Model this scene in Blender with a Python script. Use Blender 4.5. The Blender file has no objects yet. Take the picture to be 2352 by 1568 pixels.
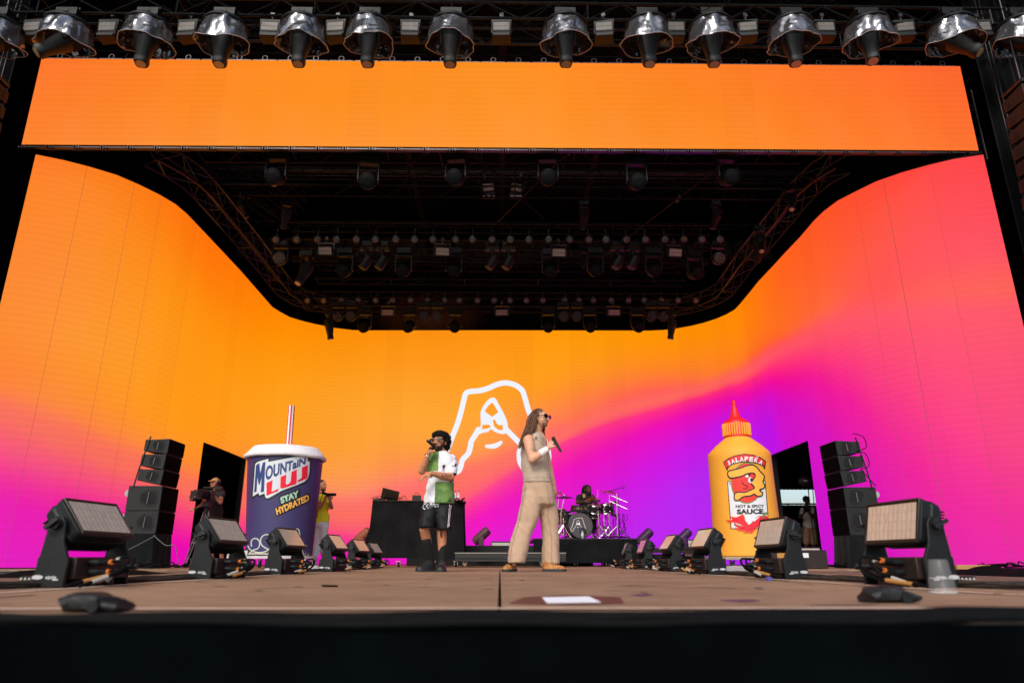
import bpy, bmesh, math, random
import numpy as np
from mathutils import Vector, Matrix, noise
from mathutils.bvhtree import BVHTree

# ------------------------------------------------------------------ camera, sky, sun
rad = math.radians
scene = bpy.context.scene
C = scene.collection
rnd = random.Random(7)
cam_d = bpy.data.cameras.new('camera')
cam = bpy.data.objects.new('camera', cam_d)
C.objects.link(cam)
FPX, PITCH, YAW, EYE = 1590.0, rad(17.55), rad(0.945), 0.12
cam_d.sensor_width = 36.0
cam_d.lens = 36.0 * FPX / 2352
cam_d.clip_start = 0.05
cam_d.clip_end = 3000
cam_d.dof.use_dof = True
cam_d.dof.focus_distance = 8.8
cam_d.dof.aperture_fstop = 2.1
cR = Vector((math.cos(YAW), -math.sin(YAW), 0))
cF = Vector((math.sin(YAW) * math.cos(PITCH), math.cos(YAW) * math.cos(PITCH), math.sin(PITCH)))
cU = cR.cross(cF)
cam.matrix_world = Matrix(((cR.x, cU.x, -cF.x, 0), (cR.y, cU.y, -cF.y, 0), (cR.z, cU.z, -cF.z, EYE), (0, 0, 0, 1)))
scene.camera = cam
EYEV = Vector((0, 0, EYE))

scene.view_settings.view_transform = 'Standard'
scene.view_settings.look = 'None'
EXPO = 0.32
scene.view_settings.exposure = EXPO
scene.view_settings.gamma = 1.0

SUN_EL, SUN_AZ = rad(40), rad(197)          # high veiled sun behind the camera, a little to the left
world = bpy.data.worlds.new('World')
scene.world = world
world.use_nodes = True
wn = world.node_tree.nodes
sky = wn.new('ShaderNodeTexSky')
sky.sky_type = 'NISHITA'
sky.sun_disc = False
sky.sun_elevation = SUN_EL
sky.sun_rotation = SUN_AZ
sky.air_density = 1.0
sky.dust_density = 3.0
world.node_tree.links.new(sky.outputs[0], wn['Background'].inputs[0])
wn['Background'].inputs[1].default_value = 0.15
sd = bpy.data.lights.new('sun', 'SUN')
sd.energy = 1.5
sd.angle = rad(22)
sd.color = (1.0, 0.955, 0.9)
sun = bpy.data.objects.new('sun', sd)
C.objects.link(sun)
sdir = Vector((math.sin(SUN_AZ) * math.cos(SUN_EL), math.cos(SUN_AZ) * math.cos(SUN_EL), math.sin(SUN_EL)))
sun.rotation_euler = sdir.to_track_quat('Z', 'Y').to_euler()
sun.location = (0, -20, 25)


def ray(px, py):
    return (px - 1176) / FPX * cR + (784 - py) / FPX * cU + cF


def at(px, py, Y):
    """measurement helper: the world point at depth Y seen at a photograph position"""
    d = ray(px, py)
    return EYEV + d * (Y / d.y)


def gnd(px, py, z=0.0):
    d = ray(px, py)
    return EYEV + d * ((z - EYE) / d.z)


# ------------------------------------------------------------------ materials
def lin(c):
    return tuple(((v / 255) / 12.92 if v / 255 <= 0.04045 else ((v / 255 + 0.055) / 1.055) ** 2.4) for v in c)


def hx(s):
    return lin([int(s[i:i + 2], 16) for i in (0, 2, 4)])


MATS = {}


def mat(name, col, rough=0.6, metal=0.0, var=0.0, scale=8.0, bump=0.0, bscale=60.0, col2=None, spec=0.5, emit=None, estr=1.0,
        trans=0.0, alpha=1.0, sheen=0.0, ior=1.45, stretch=None, coat=0.0):
    if name in MATS:
        return MATS[name]
    m = bpy.data.materials.new(name)
    MATS[name] = m
    m.use_nodes = True
    nt = m.node_tree
    b = nt.nodes['Principled BSDF']
    b.inputs['Base Color'].default_value = (*col, 1)
    b.inputs['Roughness'].default_value = rough
    b.inputs['Metallic'].default_value = metal
    b.inputs['Specular IOR Level'].default_value = spec
    b.inputs['IOR'].default_value = ior
    b.inputs['Transmission Weight'].default_value = trans
    b.inputs['Alpha'].default_value = alpha
    b.inputs['Sheen Weight'].default_value = sheen
    b.inputs['Coat Weight'].default_value = coat
    if emit:
        b.inputs['Emission Color'].default_value = (*emit, 1)
        b.inputs['Emission Strength'].default_value = estr
    if var or col2 or bump:
        tc = nt.nodes.new('ShaderNodeTexCoord')
        mp = nt.nodes.new('ShaderNodeMapping')
        if stretch:
            mp.inputs['Scale'].default_value = stretch
        nt.links.new(tc.outputs['Object'], mp.inputs[0])
    if var or col2:
        n = nt.nodes.new('ShaderNodeTexNoise')
        n.inputs['Scale'].default_value = scale
        n.inputs['Detail'].default_value = 6
        n.inputs['Roughness'].default_value = 0.65
        nt.links.new(mp.outputs[0], n.inputs['Vector'])
        r = nt.nodes.new('ShaderNodeValToRGB')
        r.color_ramp.elements[0].position = 0.32
        r.color_ramp.elements[1].position = 0.68
        c2 = col2 or tuple(min(1, c * (1 + var)) for c in col)
        c1 = col if col2 else tuple(c * (1 - var) for c in col)
        r.color_ramp.elements[0].color = (*c1, 1)
        r.color_ramp.elements[1].color = (*c2, 1)
        nt.links.new(n.outputs[0], r.inputs[0])
        nt.links.new(r.outputs[0], b.inputs['Base Color'])
    if bump:
        n2 = nt.nodes.new('ShaderNodeTexNoise')
        n2.inputs['Scale'].default_value = bscale
        n2.inputs['Detail'].default_value = 5
        bp = nt.nodes.new('ShaderNodeBump')
        bp.inputs['Strength'].default_value = bump
        bp.inputs['Distance'].default_value = 0.02
        nt.links.new(mp.outputs[0], n2.inputs['Vector'])
        nt.links.new(n2.outputs[0], bp.inputs['Height'])
        nt.links.new(bp.outputs[0], b.inputs['Normal'])
    return m


def emat(name, col, s=1.0):
    m = bpy.data.materials.new(name)
    m.use_nodes = True
    nt = m.node_tree
    b = nt.nodes['Principled BSDF']
    b.inputs['Base Color'].default_value = (0.01, 0.01, 0.01, 1)
    b.inputs['Emission Color'].default_value = (*col, 1)
    b.inputs['Emission Strength'].default_value = s / 2 ** EXPO
    b.inputs['Roughness'].default_value = 0.9
    b.inputs['Specular IOR Level'].default_value = 0.1
    return m


BLK = mat('black_plastic', (0.005, 0.0066, 0.0078), 0.5, spec=0.3, var=0.25, scale=12, bump=0.15, bscale=90)
BLK2 = mat('dark_housing', (0.0048, 0.0068, 0.0078), 0.52, spec=0.35, var=0.3, scale=7, bump=0.1, bscale=120)
STEEL = mat('truss_aluminium', (0.035, 0.037, 0.04), 0.38, 0.75, var=0.35, scale=5)
TRUSSB = mat('black_truss', (0.003, 0.0033, 0.0036), 0.6, 0.1, spec=0.2, var=0.4, scale=4)
CHROME = mat('chrome', (0.55, 0.54, 0.52), 0.18, 1.0, var=0.15, scale=20)
RUBBER = mat('cable_rubber', (0.0028, 0.0034, 0.004), 0.75, spec=0.12, var=0.3, scale=14)
DRAPE = mat('black_drape', (0.006, 0.007, 0.008), 0.95, spec=0.1, var=0.4, scale=3, bump=0.5, bscale=6, sheen=0.05)
FABT = mat('pit_cloth', (0.016, 0.024, 0.028), 0.85, var=0.4, scale=4, bump=0.6, bscale=5, sheen=0.2)
ROOFM = mat('roof_sheet', (0.006, 0.0065, 0.007), 0.95, var=0.4, scale=1.2, spec=0.1)
WHITE = mat('white_paint', (0.75, 0.76, 0.78), 0.6, var=0.05, scale=15)
ORANGE = mat('orange_plug', (0.55, 0.14, 0.02), 0.4)
TAPEY = mat('yellow_tape', (0.42, 0.2, 0.05), 0.5)
TAPEW = mat('white_tape', (0.4, 0.39, 0.36), 0.6)


# ------------------------------------------------------------------ mesh builder
def rot_to(d):
    return Vector(d).normalized().to_track_quat('Z', 'Y').to_matrix()


class MB:
    def __init__(s):
        s.v, s.f, s.m, s.mi = [], [], [], 0

    def add(s, vs, fs, T=None):
        o = len(s.v)
        if T is not None:
            vs = [T @ Vector(p) for p in vs]
        s.v += [tuple(p) for p in vs]
        for q in fs:
            s.f.append(tuple(i + o for i in q))
            s.m.append(s.mi)
        return s

    def box(s, c, d, T=None, R=None):
        x, y, z = [k / 2 for k in d]
        vs = [Vector((i * x, j * y, k * z)) for i in (-1, 1) for j in (-1, 1) for k in (-1, 1)]
        if R is not None:
            vs = [R @ v for v in vs]
        vs = [v + Vector(c) for v in vs]
        return s.add(vs, [(0, 1, 3, 2), (4, 6, 7, 5), (0, 4, 5, 1), (2, 3, 7, 6), (0, 2, 6, 4), (1, 5, 7, 3)], T)

    def rings(s, rs, T=None, cap=True, close=False):
        n = len(rs[0])
        vs = [p for r in rs for p in r]
        fs = []
        m = len(rs)
        for i in range(m if close else m - 1):
            for j in range(n):
                a, b = i * n + j, i * n + (j + 1) % n
                c, d = ((i + 1) % m) * n + (j + 1) % n, ((i + 1) % m) * n + j
                fs.append((a, b, c, d))
        if cap and not close:
            fs.append(tuple(range(n - 1, -1, -1)))
            fs.append(tuple((m - 1) * n + j for j in range(n)))
        return s.add(vs, fs, T)

    def cyl(s, p, q, r0, r1=None, n=10, T=None):
        r1 = r0 if r1 is None else r1
        p, q = Vector(p), Vector(q)
        if (q - p).length < 1e-7:
            return s
        R = rot_to(q - p)
        return s.rings([[c + R @ Vector((r * math.cos(6.2832 * k / n), r * math.sin(6.2832 * k / n), 0)) for k in range(n)]
                        for c, r in ((p, r0), (q, r1))], T)

    def tube(s, pts, r, n=6, T=None, close=False):
        pts = [Vector(p) for p in pts]
        rr = r if isinstance(r, (list, tuple)) else [r] * len(pts)
        rs = []
        up = None
        for i, p in enumerate(pts):
            if close:
                t = (pts[(i + 1) % len(pts)] - pts[i - 1]).normalized()
            else:
                t = (pts[min(i + 1, len(pts) - 1)] - pts[max(i - 1, 0)]).normalized()
            if up is None:
                up = Vector((0, 0, 1)) if abs(t.z) < 0.9 else Vector((1, 0, 0))
            a = t.cross(up)
            if a.length < 1e-5:
                a = t.cross(Vector((0, 1, 0.3)))
            a.normalize()
            b = a.cross(t).normalized()
            up = b
            rs.append([p + rr[i] * (math.cos(6.2832 * k / n) * a + math.sin(6.2832 * k / n) * b) for k in range(n)])
        return s.rings(rs, T, close=close)

    def lathe(s, prof, n=24, T=None, c=(0, 0, 0)):
        c = Vector(c)
        return s.rings([[c + Vector((max(r, 1e-4) * math.cos(6.2832 * k / n), max(r, 1e-4) * math.sin(6.2832 * k / n), z))
                         for k in range(n)] for r, z in prof], T)

    def ell(s, c, r, R=None, T=None, n=14, m=9):
        c = Vector(c)
        rs = []
        for i in range(m + 1):
            t = math.pi * (0.02 + 0.96 * i / m) - math.pi / 2
            ring = [Vector((r[0] * math.cos(t) * math.cos(6.2832 * k / n), r[1] * math.cos(t) * math.sin(6.2832 * k / n),
                            r[2] * math.sin(t))) for k in range(n)]
            rs.append([c + (R @ p if R is not None else p) for p in ring])
        return s.rings(rs, T)

    def prism(s, poly, z0, z1, T=None):
        n = len(poly)
        vs = [(x, y, z0) for x, y in poly] + [(x, y, z1) for x, y in poly]
        fs = [tuple(range(n - 1, -1, -1)), tuple(range(n, 2 * n))] + [(i, (i + 1) % n, n + (i + 1) % n, n + i) for i in range(n)]
        return s.add(vs, fs, T)

    def cap(s, p, q, r0, r1, n=12):
        """tapered limb with rounded ends"""
        p, q = Vector(p), Vector(q)
        d = q - p
        R = rot_to(d if d.length > 1e-6 else (0, 0, 1))
        L = d.length
        rs = []
        for k in range(5):
            t = -math.pi / 2 + math.pi / 2 * (0.06 + 0.94 * k / 4)
            rs.append((r0 * math.sin(t), r0 * math.cos(t)))
        for k in range(5):
            t = math.pi / 2 * (k / 4 * 0.94)
            rs.append((L + r1 * math.sin(t), r1 * math.cos(t)))
        return s.rings([[p + R @ Vector((rr * math.cos(6.2832 * k / n), rr * math.sin(6.2832 * k / n), z)) for k in range(n)]
                        for z, rr in rs])

    def mesh(s, name):
        me = bpy.data.meshes.new(name)
        me.from_pydata(s.v, [], s.f)
        me.update()
        return me

    def build(s, name, mats, parent=None, smooth=True, bevel=0, angle=38):
        me = s.mesh(name)
        ml = mats if isinstance(mats, (list, tuple)) else [mats]
        for m in ml:
            me.materials.append(m)
        if len(ml) > 1:
            me.polygons.foreach_set('material_index', s.m)
        bm = bmesh.new()
        bm.from_mesh(me)
        bmesh.ops.recalc_face_normals(bm, faces=bm.faces)
        bm.to_mesh(me)
        bm.free()
        if smooth:
            me.polygons.foreach_set('use_smooth', [True] * len(me.polygons))
            me.set_sharp_from_angle(angle=rad(angle))
        return link(name, me, parent, bevel)


def link(name, me, parent=None, bevel=0):
    o = bpy.data.objects.new(name, me)
    C.objects.link(o)
    if parent:
        o.parent = parent
    if bevel:
        b = o.modifiers.new('bevel', 'BEVEL')
        b.width = bevel
        b.segments = 2
        b.limit_method = 'ANGLE'
    return o


def tag(o, label=None, cat=None, group=None, kind=None):
    if label:
        o['label'] = label
    if cat:
        o['category'] = cat
    if group:
        o['group'] = group
    if kind:
        o['kind'] = kind
    return o


def thing(name, label, cat, loc=(0, 0, 0), rz=0, group=None):
    o = bpy.data.objects.new(name, None)
    C.objects.link(o)
    o.empty_display_size = 0.1
    o.location = loc
    o.rotation_euler = (0, 0, rz)
    return tag(o, label, cat, group)


def dup(root, loc=None, rot=None, label=None, scale=None):
    r = root.copy()
    C.objects.link(r)
    if loc is not None:
        r.location = loc
    if rot is not None:
        r.rotation_euler = rot if isinstance(rot, tuple) else (0, 0, rot)
    if scale:
        r.scale = (scale,) * 3
    if label:
        r['label'] = label
    for ch in list(root.children):
        c = ch.copy()
        C.objects.link(c)
        c.parent = r
        for g in list(ch.children):
            d = g.copy()
            C.objects.link(d)
            d.parent = c
    return r


ORD = ('leftmost second third fourth fifth sixth seventh eighth ninth tenth eleventh twelfth thirteenth fourteenth fifteenth '
       'sixteenth seventeenth eighteenth nineteenth twentieth twenty-first twenty-second twenty-third twenty-fourth').split()


def nth(i, n):
    if i == n - 1:
        return 'rightmost'
    return ORD[i] if i == 0 else ORD[i] + ' from left'


def bake(o):
    """replace a mesh object's mesh by its modifier result"""
    dg = bpy.context.evaluated_depsgraph_get()
    dg.update()
    me = bpy.data.meshes.new_from_object(o.evaluated_get(dg))
    o.modifiers.clear()
    o.data = me
    return o


def blob(name, mb, mats, parent=None, voxel=0.01, sm=4, fac=0.5, disp=None, paint=None):
    """fuse overlapping closed shapes into one continuous skin"""
    me = mb.mesh(name)
    bm = bmesh.new()
    bm.from_mesh(me)
    bmesh.ops.recalc_face_normals(bm, faces=bm.faces)
    bm.to_mesh(me)
    bm.free()
    o = bpy.data.objects.new(name, me)
    C.objects.link(o)
    r = o.modifiers.new('r', 'REMESH')
    r.mode = 'VOXEL'
    r.voxel_size = voxel
    if sm:
        s = o.modifiers.new('s', 'SMOOTH')
        s.iterations = sm
        s.factor = fac
    bake(o)
    me = o.data
    if disp:
        co = [v.co.copy() for v in me.vertices]
        no = [v.normal.copy() for v in me.vertices]
        for v, c, n in zip(me.vertices, co, no):
            v.co = c + n * disp(c)
    me.materials.clear()
    for m in (mats if isinstance(mats, (list, tuple)) else [mats]):
        me.materials.append(m)
    if paint:
        me.polygons.foreach_set('material_index', [paint(p.center, p.normal) for p in me.polygons])
    me.polygons.foreach_set('use_smooth', [True] * len(me.polygons))
    me.update()
    if parent:
        o.parent = parent
    return o


def wspace(o, parent):
    """parent an object whose mesh is in world space"""
    o.parent = parent
    o.location = -Vector(parent.location)
    return o


# ------------------------------------------------------------------ printed artwork laid onto a surface
def bvh(objs):
    vs, fs = [], []
    for o in objs:
        off = len(vs)
        vs += [v.co.copy() for v in o.data.vertices]
        fs += [tuple(i + off for i in p.vertices) for p in o.data.polygons]
    return BVHTree.FromPolygons(vs, fs)


def decal(name, polys, tree, mats, parent, off=0.004, step=10.0, Yflat=None, thick=0.0):
    """polys: outlines (photograph positions) pressed onto the surface `tree`, one material index each"""
    bm = bmesh.new()
    for poly, mi in polys:
        if len(poly) < 3:
            continue
        vs = [bm.verts.new((x, y, 0)) for x, y in poly]
        try:
            f = bm.faces.new(vs)
            f.material_index = mi
        except ValueError:
            pass
    bm.normal_update()
    bmesh.ops.triangulate(bm, faces=bm.faces[:], ngon_method='EAR_CLIP')
    return _press(name, bm, tree, mats, parent, off, step, Yflat)


def _press(name, bm, tree, mats, parent, off, step, Yflat=None):
    if tree is not None and step:
        for ax in (0, 1):
            lo = min(v.co[ax] for v in bm.verts)
            hi = max(v.co[ax] for v in bm.verts)
            k = lo + step
            while k < hi:
                p = Vector((0, 0, 0)); p[ax] = k
                nn = Vector((0, 0, 0)); nn[ax] = 1
                bmesh.ops.bisect_plane(bm, geom=bm.verts[:] + bm.edges[:] + bm.faces[:], plane_co=p, plane_no=nn)
                k += step
    dead = []
    last = None
    for v in bm.verts:
        d = ray(v.co.x, v.co.y).normalized()
        if tree is None:
            v.co = at(v.co.x, v.co.y, Yflat)
            continue
        h = tree.ray_cast(EYEV, d)
        if h[0] is None:
            dead.append(v)
            continue
        v.co = h[0] - d * off
    if dead:
        bmesh.ops.delete(bm, geom=dead, context='VERTS')
    for f in bm.faces:
        if f.normal.dot(f.calc_center_median() - EYEV) > 0:
            f.normal_flip()
    me = bpy.data.meshes.new(name)
    bm.to_mesh(me)
    bm.free()
    for m in (mats if isinstance(mats, (list, tuple)) else [mats]):
        me.materials.append(m)
    o = link(name, me)
    if parent:
        wspace(o, parent)
    return o


def stroke(pts, w, closed=False):
    """ribbon outlines for a pen stroke; w constant or per point"""
    n = len(pts)
    ws = w if isinstance(w, (list, tuple)) else [w] * n
    L, Rr = [], []
    for i in range(n):
        if closed:
            a, b = pts[i - 1], pts[(i + 1) % n]
        else:
            a, b = pts[max(i - 1, 0)], pts[min(i + 1, n - 1)]
        dx, dy = b[0] - a[0], b[1] - a[1]
        l = math.hypot(dx, dy) or 1
        nx, ny = -dy / l * ws[i] / 2, dx / l * ws[i] / 2
        L.append((pts[i][0] + nx, pts[i][1] + ny))
        Rr.append((pts[i][0] - nx, pts[i][1] - ny))
    out = []
    for i in range(n if closed else n - 1):
        j = (i + 1) % n
        out.append([L[i], L[j], Rr[j], Rr[i]])
    return out


def spline(pts, k=5, closed=False):
    n = len(pts)
    out = []
    for i in range(n if closed else n - 1):
        g = lambda q: pts[q % n] if closed else pts[max(0, min(n - 1, q))]
        p0, p1, p2, p3 = g(i - 1), g(i), g(i + 1), g(i + 2)
        for s in range(k):
            t = s / k
            out.append(tuple(0.5 * ((2 * b) + (-a + c) * t + (2 * a - 5 * b + 4 * c - d) * t * t + (-a + 3 * b - 3 * c + d) * t ** 3)
                             for a, b, c, d in zip(p0, p1, p2, p3)))
    if not closed:
        out.append(tuple(pts[-1]))
    return out


def glyph_bm(txt, quad, bold=0.02, shear=0.0):
    """letters filling the quad (bl, br, tr, tl)"""
    cu = bpy.data.curves.new('t', 'FONT')
    cu.body = txt
    cu.offset = bold
    cu.shear = shear
    cu.resolution_u = 3
    o = bpy.data.objects.new('t', cu)
    C.objects.link(o)
    dg = bpy.context.evaluated_depsgraph_get()
    dg.update()
    me = bpy.data.meshes.new_from_object(o.evaluated_get(dg))
    bpy.data.objects.remove(o)
    xs = [v.co.x for v in me.vertices]
    ys = [v.co.y for v in me.vertices]
    x0, x1, y0, y1 = min(xs), max(xs), min(ys), max(ys)
    bl, br, tr, tl = [Vector((*q, 0)) for q in quad]
    for v in me.vertices:
        u, w = (v.co.x - x0) / (x1 - x0), (v.co.y - y0) / (y1 - y0)
        v.co = (bl * (1 - u) + br * u) * (1 - w) + (tl * (1 - u) + tr * u) * w
    bm = bmesh.new()
    bm.from_mesh(me)
    bpy.data.meshes.remove(me)
    bmesh.ops.triangulate(bm, faces=bm.faces[:])
    return bm


def word(name, txt, quad, tree, m, parent, bold=0.02, off=0.006, step=10.0, Yflat=None, shear=0.0):
    return _press(name, glyph_bm(txt, quad, bold, shear), tree, m, parent, off, step, Yflat)


PLAN = [(-8.739, 11.461), (-8.329, 11.646), (-7.974, 11.87), (-7.603, 12.165), (-7.347, 12.526),
        (-7.121, 12.925), (-6.968, 13.328), (-6.911, 13.756), (-6.884, 14.916), (-6.85, 16.838),
        (-6.872, 19.616), (-6.77, 20.035), (-6.616, 20.509), (-6.352, 20.835), (-6.042, 21.126),
        (-5.442, 21.553), (-4.904, 21.768), (-4.364, 21.791), (-0.045, 21.706), (4.921, 21.665),
        (5.35, 21.59), (5.702, 21.458), (6.201, 21.123), (6.488, 20.834), (6.766, 20.452),
        (6.961, 20.044), (7.079, 19.613), (7.082, 19.164), (7.043, 18.15), (7.005, 17.396),
        (7.014, 16.356), (7.009, 15.584), (7.019, 14.675), (6.992, 13.838), (7.013, 13.405),
        (7.105, 12.943), (7.295, 12.558), (7.512, 12.161), (7.839, 11.82), (8.214, 11.538),
        (8.574, 11.323), (9.022, 11.173)]
# measured screen colours: photograph x, y, red, green, blue
PICT = [(90, 370, 255, 122, 40), (200, 420, 255, 132, 32), (400, 500, 255, 122, 12), (60, 600, 255, 135, 50), (250, 600, 255, 142, 28),
        (400, 700, 255, 147, 14), (550, 650, 255, 124, 2), (20, 850, 255, 132, 48), (200, 800, 255, 150, 40), (400, 850, 255, 150, 20),
        (600, 800, 255, 147, 6), (330, 450, 255, 126, 20), (480, 600, 255, 120, 5), (20, 950, 255, 122, 82), (150, 950, 255, 132, 62),
        (300, 950, 255, 147, 35), (450, 950, 255, 152, 15), (20, 1050, 245, 60, 125), (150, 1050, 252, 85, 108), (300, 1050, 255, 118, 80),
        (440, 1050, 255, 142, 40), (550, 950, 255, 155, 25), (20, 1150, 240, 10, 150), (150, 1120, 242, 28, 145), (250, 1100, 250, 65, 115),
        (430, 1130, 255, 105, 90), (20, 1270, 232, 0, 170), (200, 1270, 235, 0, 192), (420, 1260, 230, 0, 205), (430, 1200, 240, 20, 170),
        (120, 1220, 238, 0, 170), (300, 1180, 243, 25, 150), (650, 760, 255, 142, 0), (800, 800, 255, 148, 12), (1150, 800, 255, 150, 20),
        (1500, 800, 255, 144, 10), (800, 950, 255, 162, 45), (1000, 900, 255, 160, 42), (900, 1050, 255, 152, 68), (1100, 1050, 255, 145, 78),
        (1350, 850, 255, 150, 30), (1350, 950, 255, 112, 78), (1300, 1000, 255, 85, 115), (1200, 1130, 250, 60, 160), (800, 1130, 255, 142, 98),
        (800, 1170, 255, 112, 128), (800, 1200, 250, 82, 168), (1090, 1100, 255, 112, 108), (1090, 1150, 250, 62, 168), (1090, 1220, 242, 20, 200),
        (1150, 1270, 235, 20, 210), (700, 1000, 255, 158, 40), (780, 1280, 240, 10, 190), (1150, 950, 255, 158, 50), (1250, 900, 255, 150, 35),
        (1400, 1050, 246, 25, 175), (1450, 1100, 240, 0, 200), (1500, 950, 255, 45, 118), (1500, 880, 255, 112, 62), (1500, 1040, 228, 10, 212),
        (1500, 1150, 202, 30, 222), (1550, 1200, 182, 50, 240), (1600, 1050, 200, 5, 222), (1600, 1270, 160, 60, 250), (1450, 1000, 250, 30, 150),
        (1400, 1200, 225, 25, 215), (1600, 960, 245, 0, 150), (1560, 900, 255, 85, 90), (1900, 600, 255, 92, 45), (1800, 650, 255, 100, 30),
        (2000, 500, 255, 80, 55), (2250, 400, 255, 62, 75), (2200, 600, 255, 78, 90), (2000, 700, 255, 82, 78), (2300, 750, 252, 75, 125),
        (1880, 1200, 192, 0, 222), (1880, 1280, 196, 0, 214), (2250, 1270, 214, 12, 185), (1850, 730, 255, 100, 50), (1700, 1200, 170, 50, 245),
        (2000, 1280, 205, 0, 190), (1652, 829, 255, 130, 30), (1652, 878, 255, 110, 60), (1652, 913, 255, 60, 110), (1652, 939, 235, 10, 170),
        (1634, 983, 225, 0, 210), (1740, 829, 255, 85, 55), (1740, 860, 255, 50, 90), (1740, 878, 255, 10, 110), (1740, 904, 235, 0, 160),
        (1740, 939, 190, 0, 225), (1740, 983, 170, 10, 245), (1819, 799, 255, 85, 60), (1819, 825, 255, 35, 95), (1819, 851, 252, 0, 120),
        (1819, 882, 235, 0, 160), (1819, 922, 200, 0, 215), (1819, 974, 185, 0, 225), (1806, 1010, 185, 10, 225), (1880, 781, 255, 90, 80),
        (1880, 807, 255, 45, 105), (1880, 838, 252, 5, 125), (1880, 878, 240, 0, 150), (1880, 939, 225, 0, 180), (1880, 983, 215, 0, 195),
        (1889, 1071, 200, 0, 205), (1889, 1203, 190, 0, 215), (1959, 755, 255, 95, 85), (1959, 781, 255, 65, 110), (1959, 821, 255, 45, 120),
        (1959, 878, 255, 20, 125), (1959, 931, 248, 5, 145), (1959, 983, 238, 0, 165), (2003, 1071, 235, 5, 165), (2047, 737, 255, 95, 85),
        (2047, 763, 255, 75, 110), (2047, 851, 255, 60, 125), (2047, 939, 255, 35, 130), (2047, 1005, 248, 15, 145), (2047, 1071, 238, 15, 155),
        (2179, 720, 255, 90, 90), (2179, 763, 252, 75, 115), (2179, 895, 255, 65, 125), (2179, 1027, 250, 45, 140), (2179, 1159, 235, 15, 165),
        (2289, 720, 255, 90, 95), (2289, 807, 250, 75, 125), (2289, 983, 245, 60, 140), (2289, 1159, 232, 45, 160), (1300, 1080, 250, 30, 165),
        (1300, 1013, 255, 98, 98), (1300, 1042, 255, 60, 130), (1344, 987, 255, 88, 88), (1344, 1013, 255, 45, 125), (1344, 1051, 248, 20, 160),
        (1285, 1124, 245, 0, 190), (1358, 963, 255, 110, 60), (1095, 1148, 255, 110, 110), (1124, 1130, 255, 105, 115), (1168, 1110, 255, 95, 125),
        (1095, 1171, 252, 60, 160), (1141, 1154, 250, 50, 165), (1171, 1183, 242, 10, 195), (1182, 1130, 252, 55, 155)]



def tps_setup():
    """smooth picture through the measured colours, in wall coordinates (metres along, metres up)"""
    pl = np.array(PLAN)
    arc = np.r_[0, np.cumsum(np.linalg.norm(np.diff(pl, axis=0), axis=1))]
    s = np.linspace(0, arc[-1], 1500)
    wx, wy = np.interp(s, arc, pl[:, 0]), np.interp(s, arc, pl[:, 1])
    az = wx / wy
    pts, cols = [], []
    for x, y, r_, g_, b_ in PICT:
        d_ = ray(x, y)
        k = int(np.argmin(np.abs(az - d_.x / d_.y)))
        pts.append((s[k] / 8.0, (EYE + d_.z * wy[k] / d_.y) / 4.0))
        cols.append((r_, g_, b_))
    X, Cc = np.array(pts), np.array(cols, float)
    n_ = len(X)
    r = np.linalg.norm(X[:, None] - X[None], axis=2)
    K = np.where(r > 0, r * r * np.log(r + 1e-9), 0) + np.eye(n_) * 1.2e-3
    Pm = np.c_[np.ones(n_), X]
    A = np.zeros((n_ + 3, n_ + 3))
    A[:n_, :n_] = K; A[:n_, n_:] = Pm; A[n_:, :n_] = Pm.T
    return X, np.linalg.solve(A, np.r_[Cc, np.zeros((3, 3))])


TPX, TPW = tps_setup()


# contours of the screen picture, measured on the photograph: x, then the heights where orange ends, coral, hot pink, magenta, purple, violet
CONT = [(0, 880, 950, 1040, 1150, 1400, 1500), (122, 920, 1005, 1080, 1185, 1400, 1500), (244, 985, 1060, 1125, 1220, 1400, 1500), (341, 1020, 1098, 1160, 1240, 1400, 1500),
        (455, 1065, 1140, 1196, 1262, 1400, 1500), (650, 1103, 1168, 1217, 1274, 1400, 1500), (812, 1127, 1184, 1233, 1280, 1400, 1500), (1034, 1053, 1122, 1181, 1230, 1338, 1500),
        (1150, 1015, 1068, 1105, 1165, 1290, 1420), (1279, 975, 1009, 1024, 1093, 1220, 1318), (1377, 916, 955, 980, 1044, 1161, 1259), (1475, 892, 926, 950, 995, 1083, 1220),
        (1573, 877, 902, 921, 955, 1024, 1122), (1671, 838, 872, 889, 921, 960, 1063), (1769, 779, 818, 846, 877, 916, 965), (1867, 710, 779, 823, 872, 955, 1318),
        (1965, 661, 750, 838, 926, 1102, 1500), (2063, 652, 735, 897, 1044, 1259, 1500), (2161, 652, 730, 955, 1142, 1400, 1500), (2260, 652, 730, 1004, 1181, 1450, 1500), (2350, 652, 730, 1044, 1220, 1500, 1550)]


def contour_setup():
    pl = np.array(PLAN)
    arc = np.r_[0, np.cumsum(np.linalg.norm(np.diff(pl, axis=0), axis=1))]
    s = np.linspace(0, arc[-1], 1500)
    wx, wy = np.interp(s, arc, pl[:, 0]), np.interp(s, arc, pl[:, 1])
    az = wx / wy
    out = []
    for k in range(1, 7):
        c_ = []
        for row_ in CONT:
            d_ = ray(row_[0], row_[k])
            i = int(np.argmin(np.abs(az - d_.x / d_.y)))
            c_.append((s[i], EYE + d_.z * wy[i] / d_.y))
        out.append((np.array([q[0] for q in c_]), np.array([q[1] for q in c_])))
    return out


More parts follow.
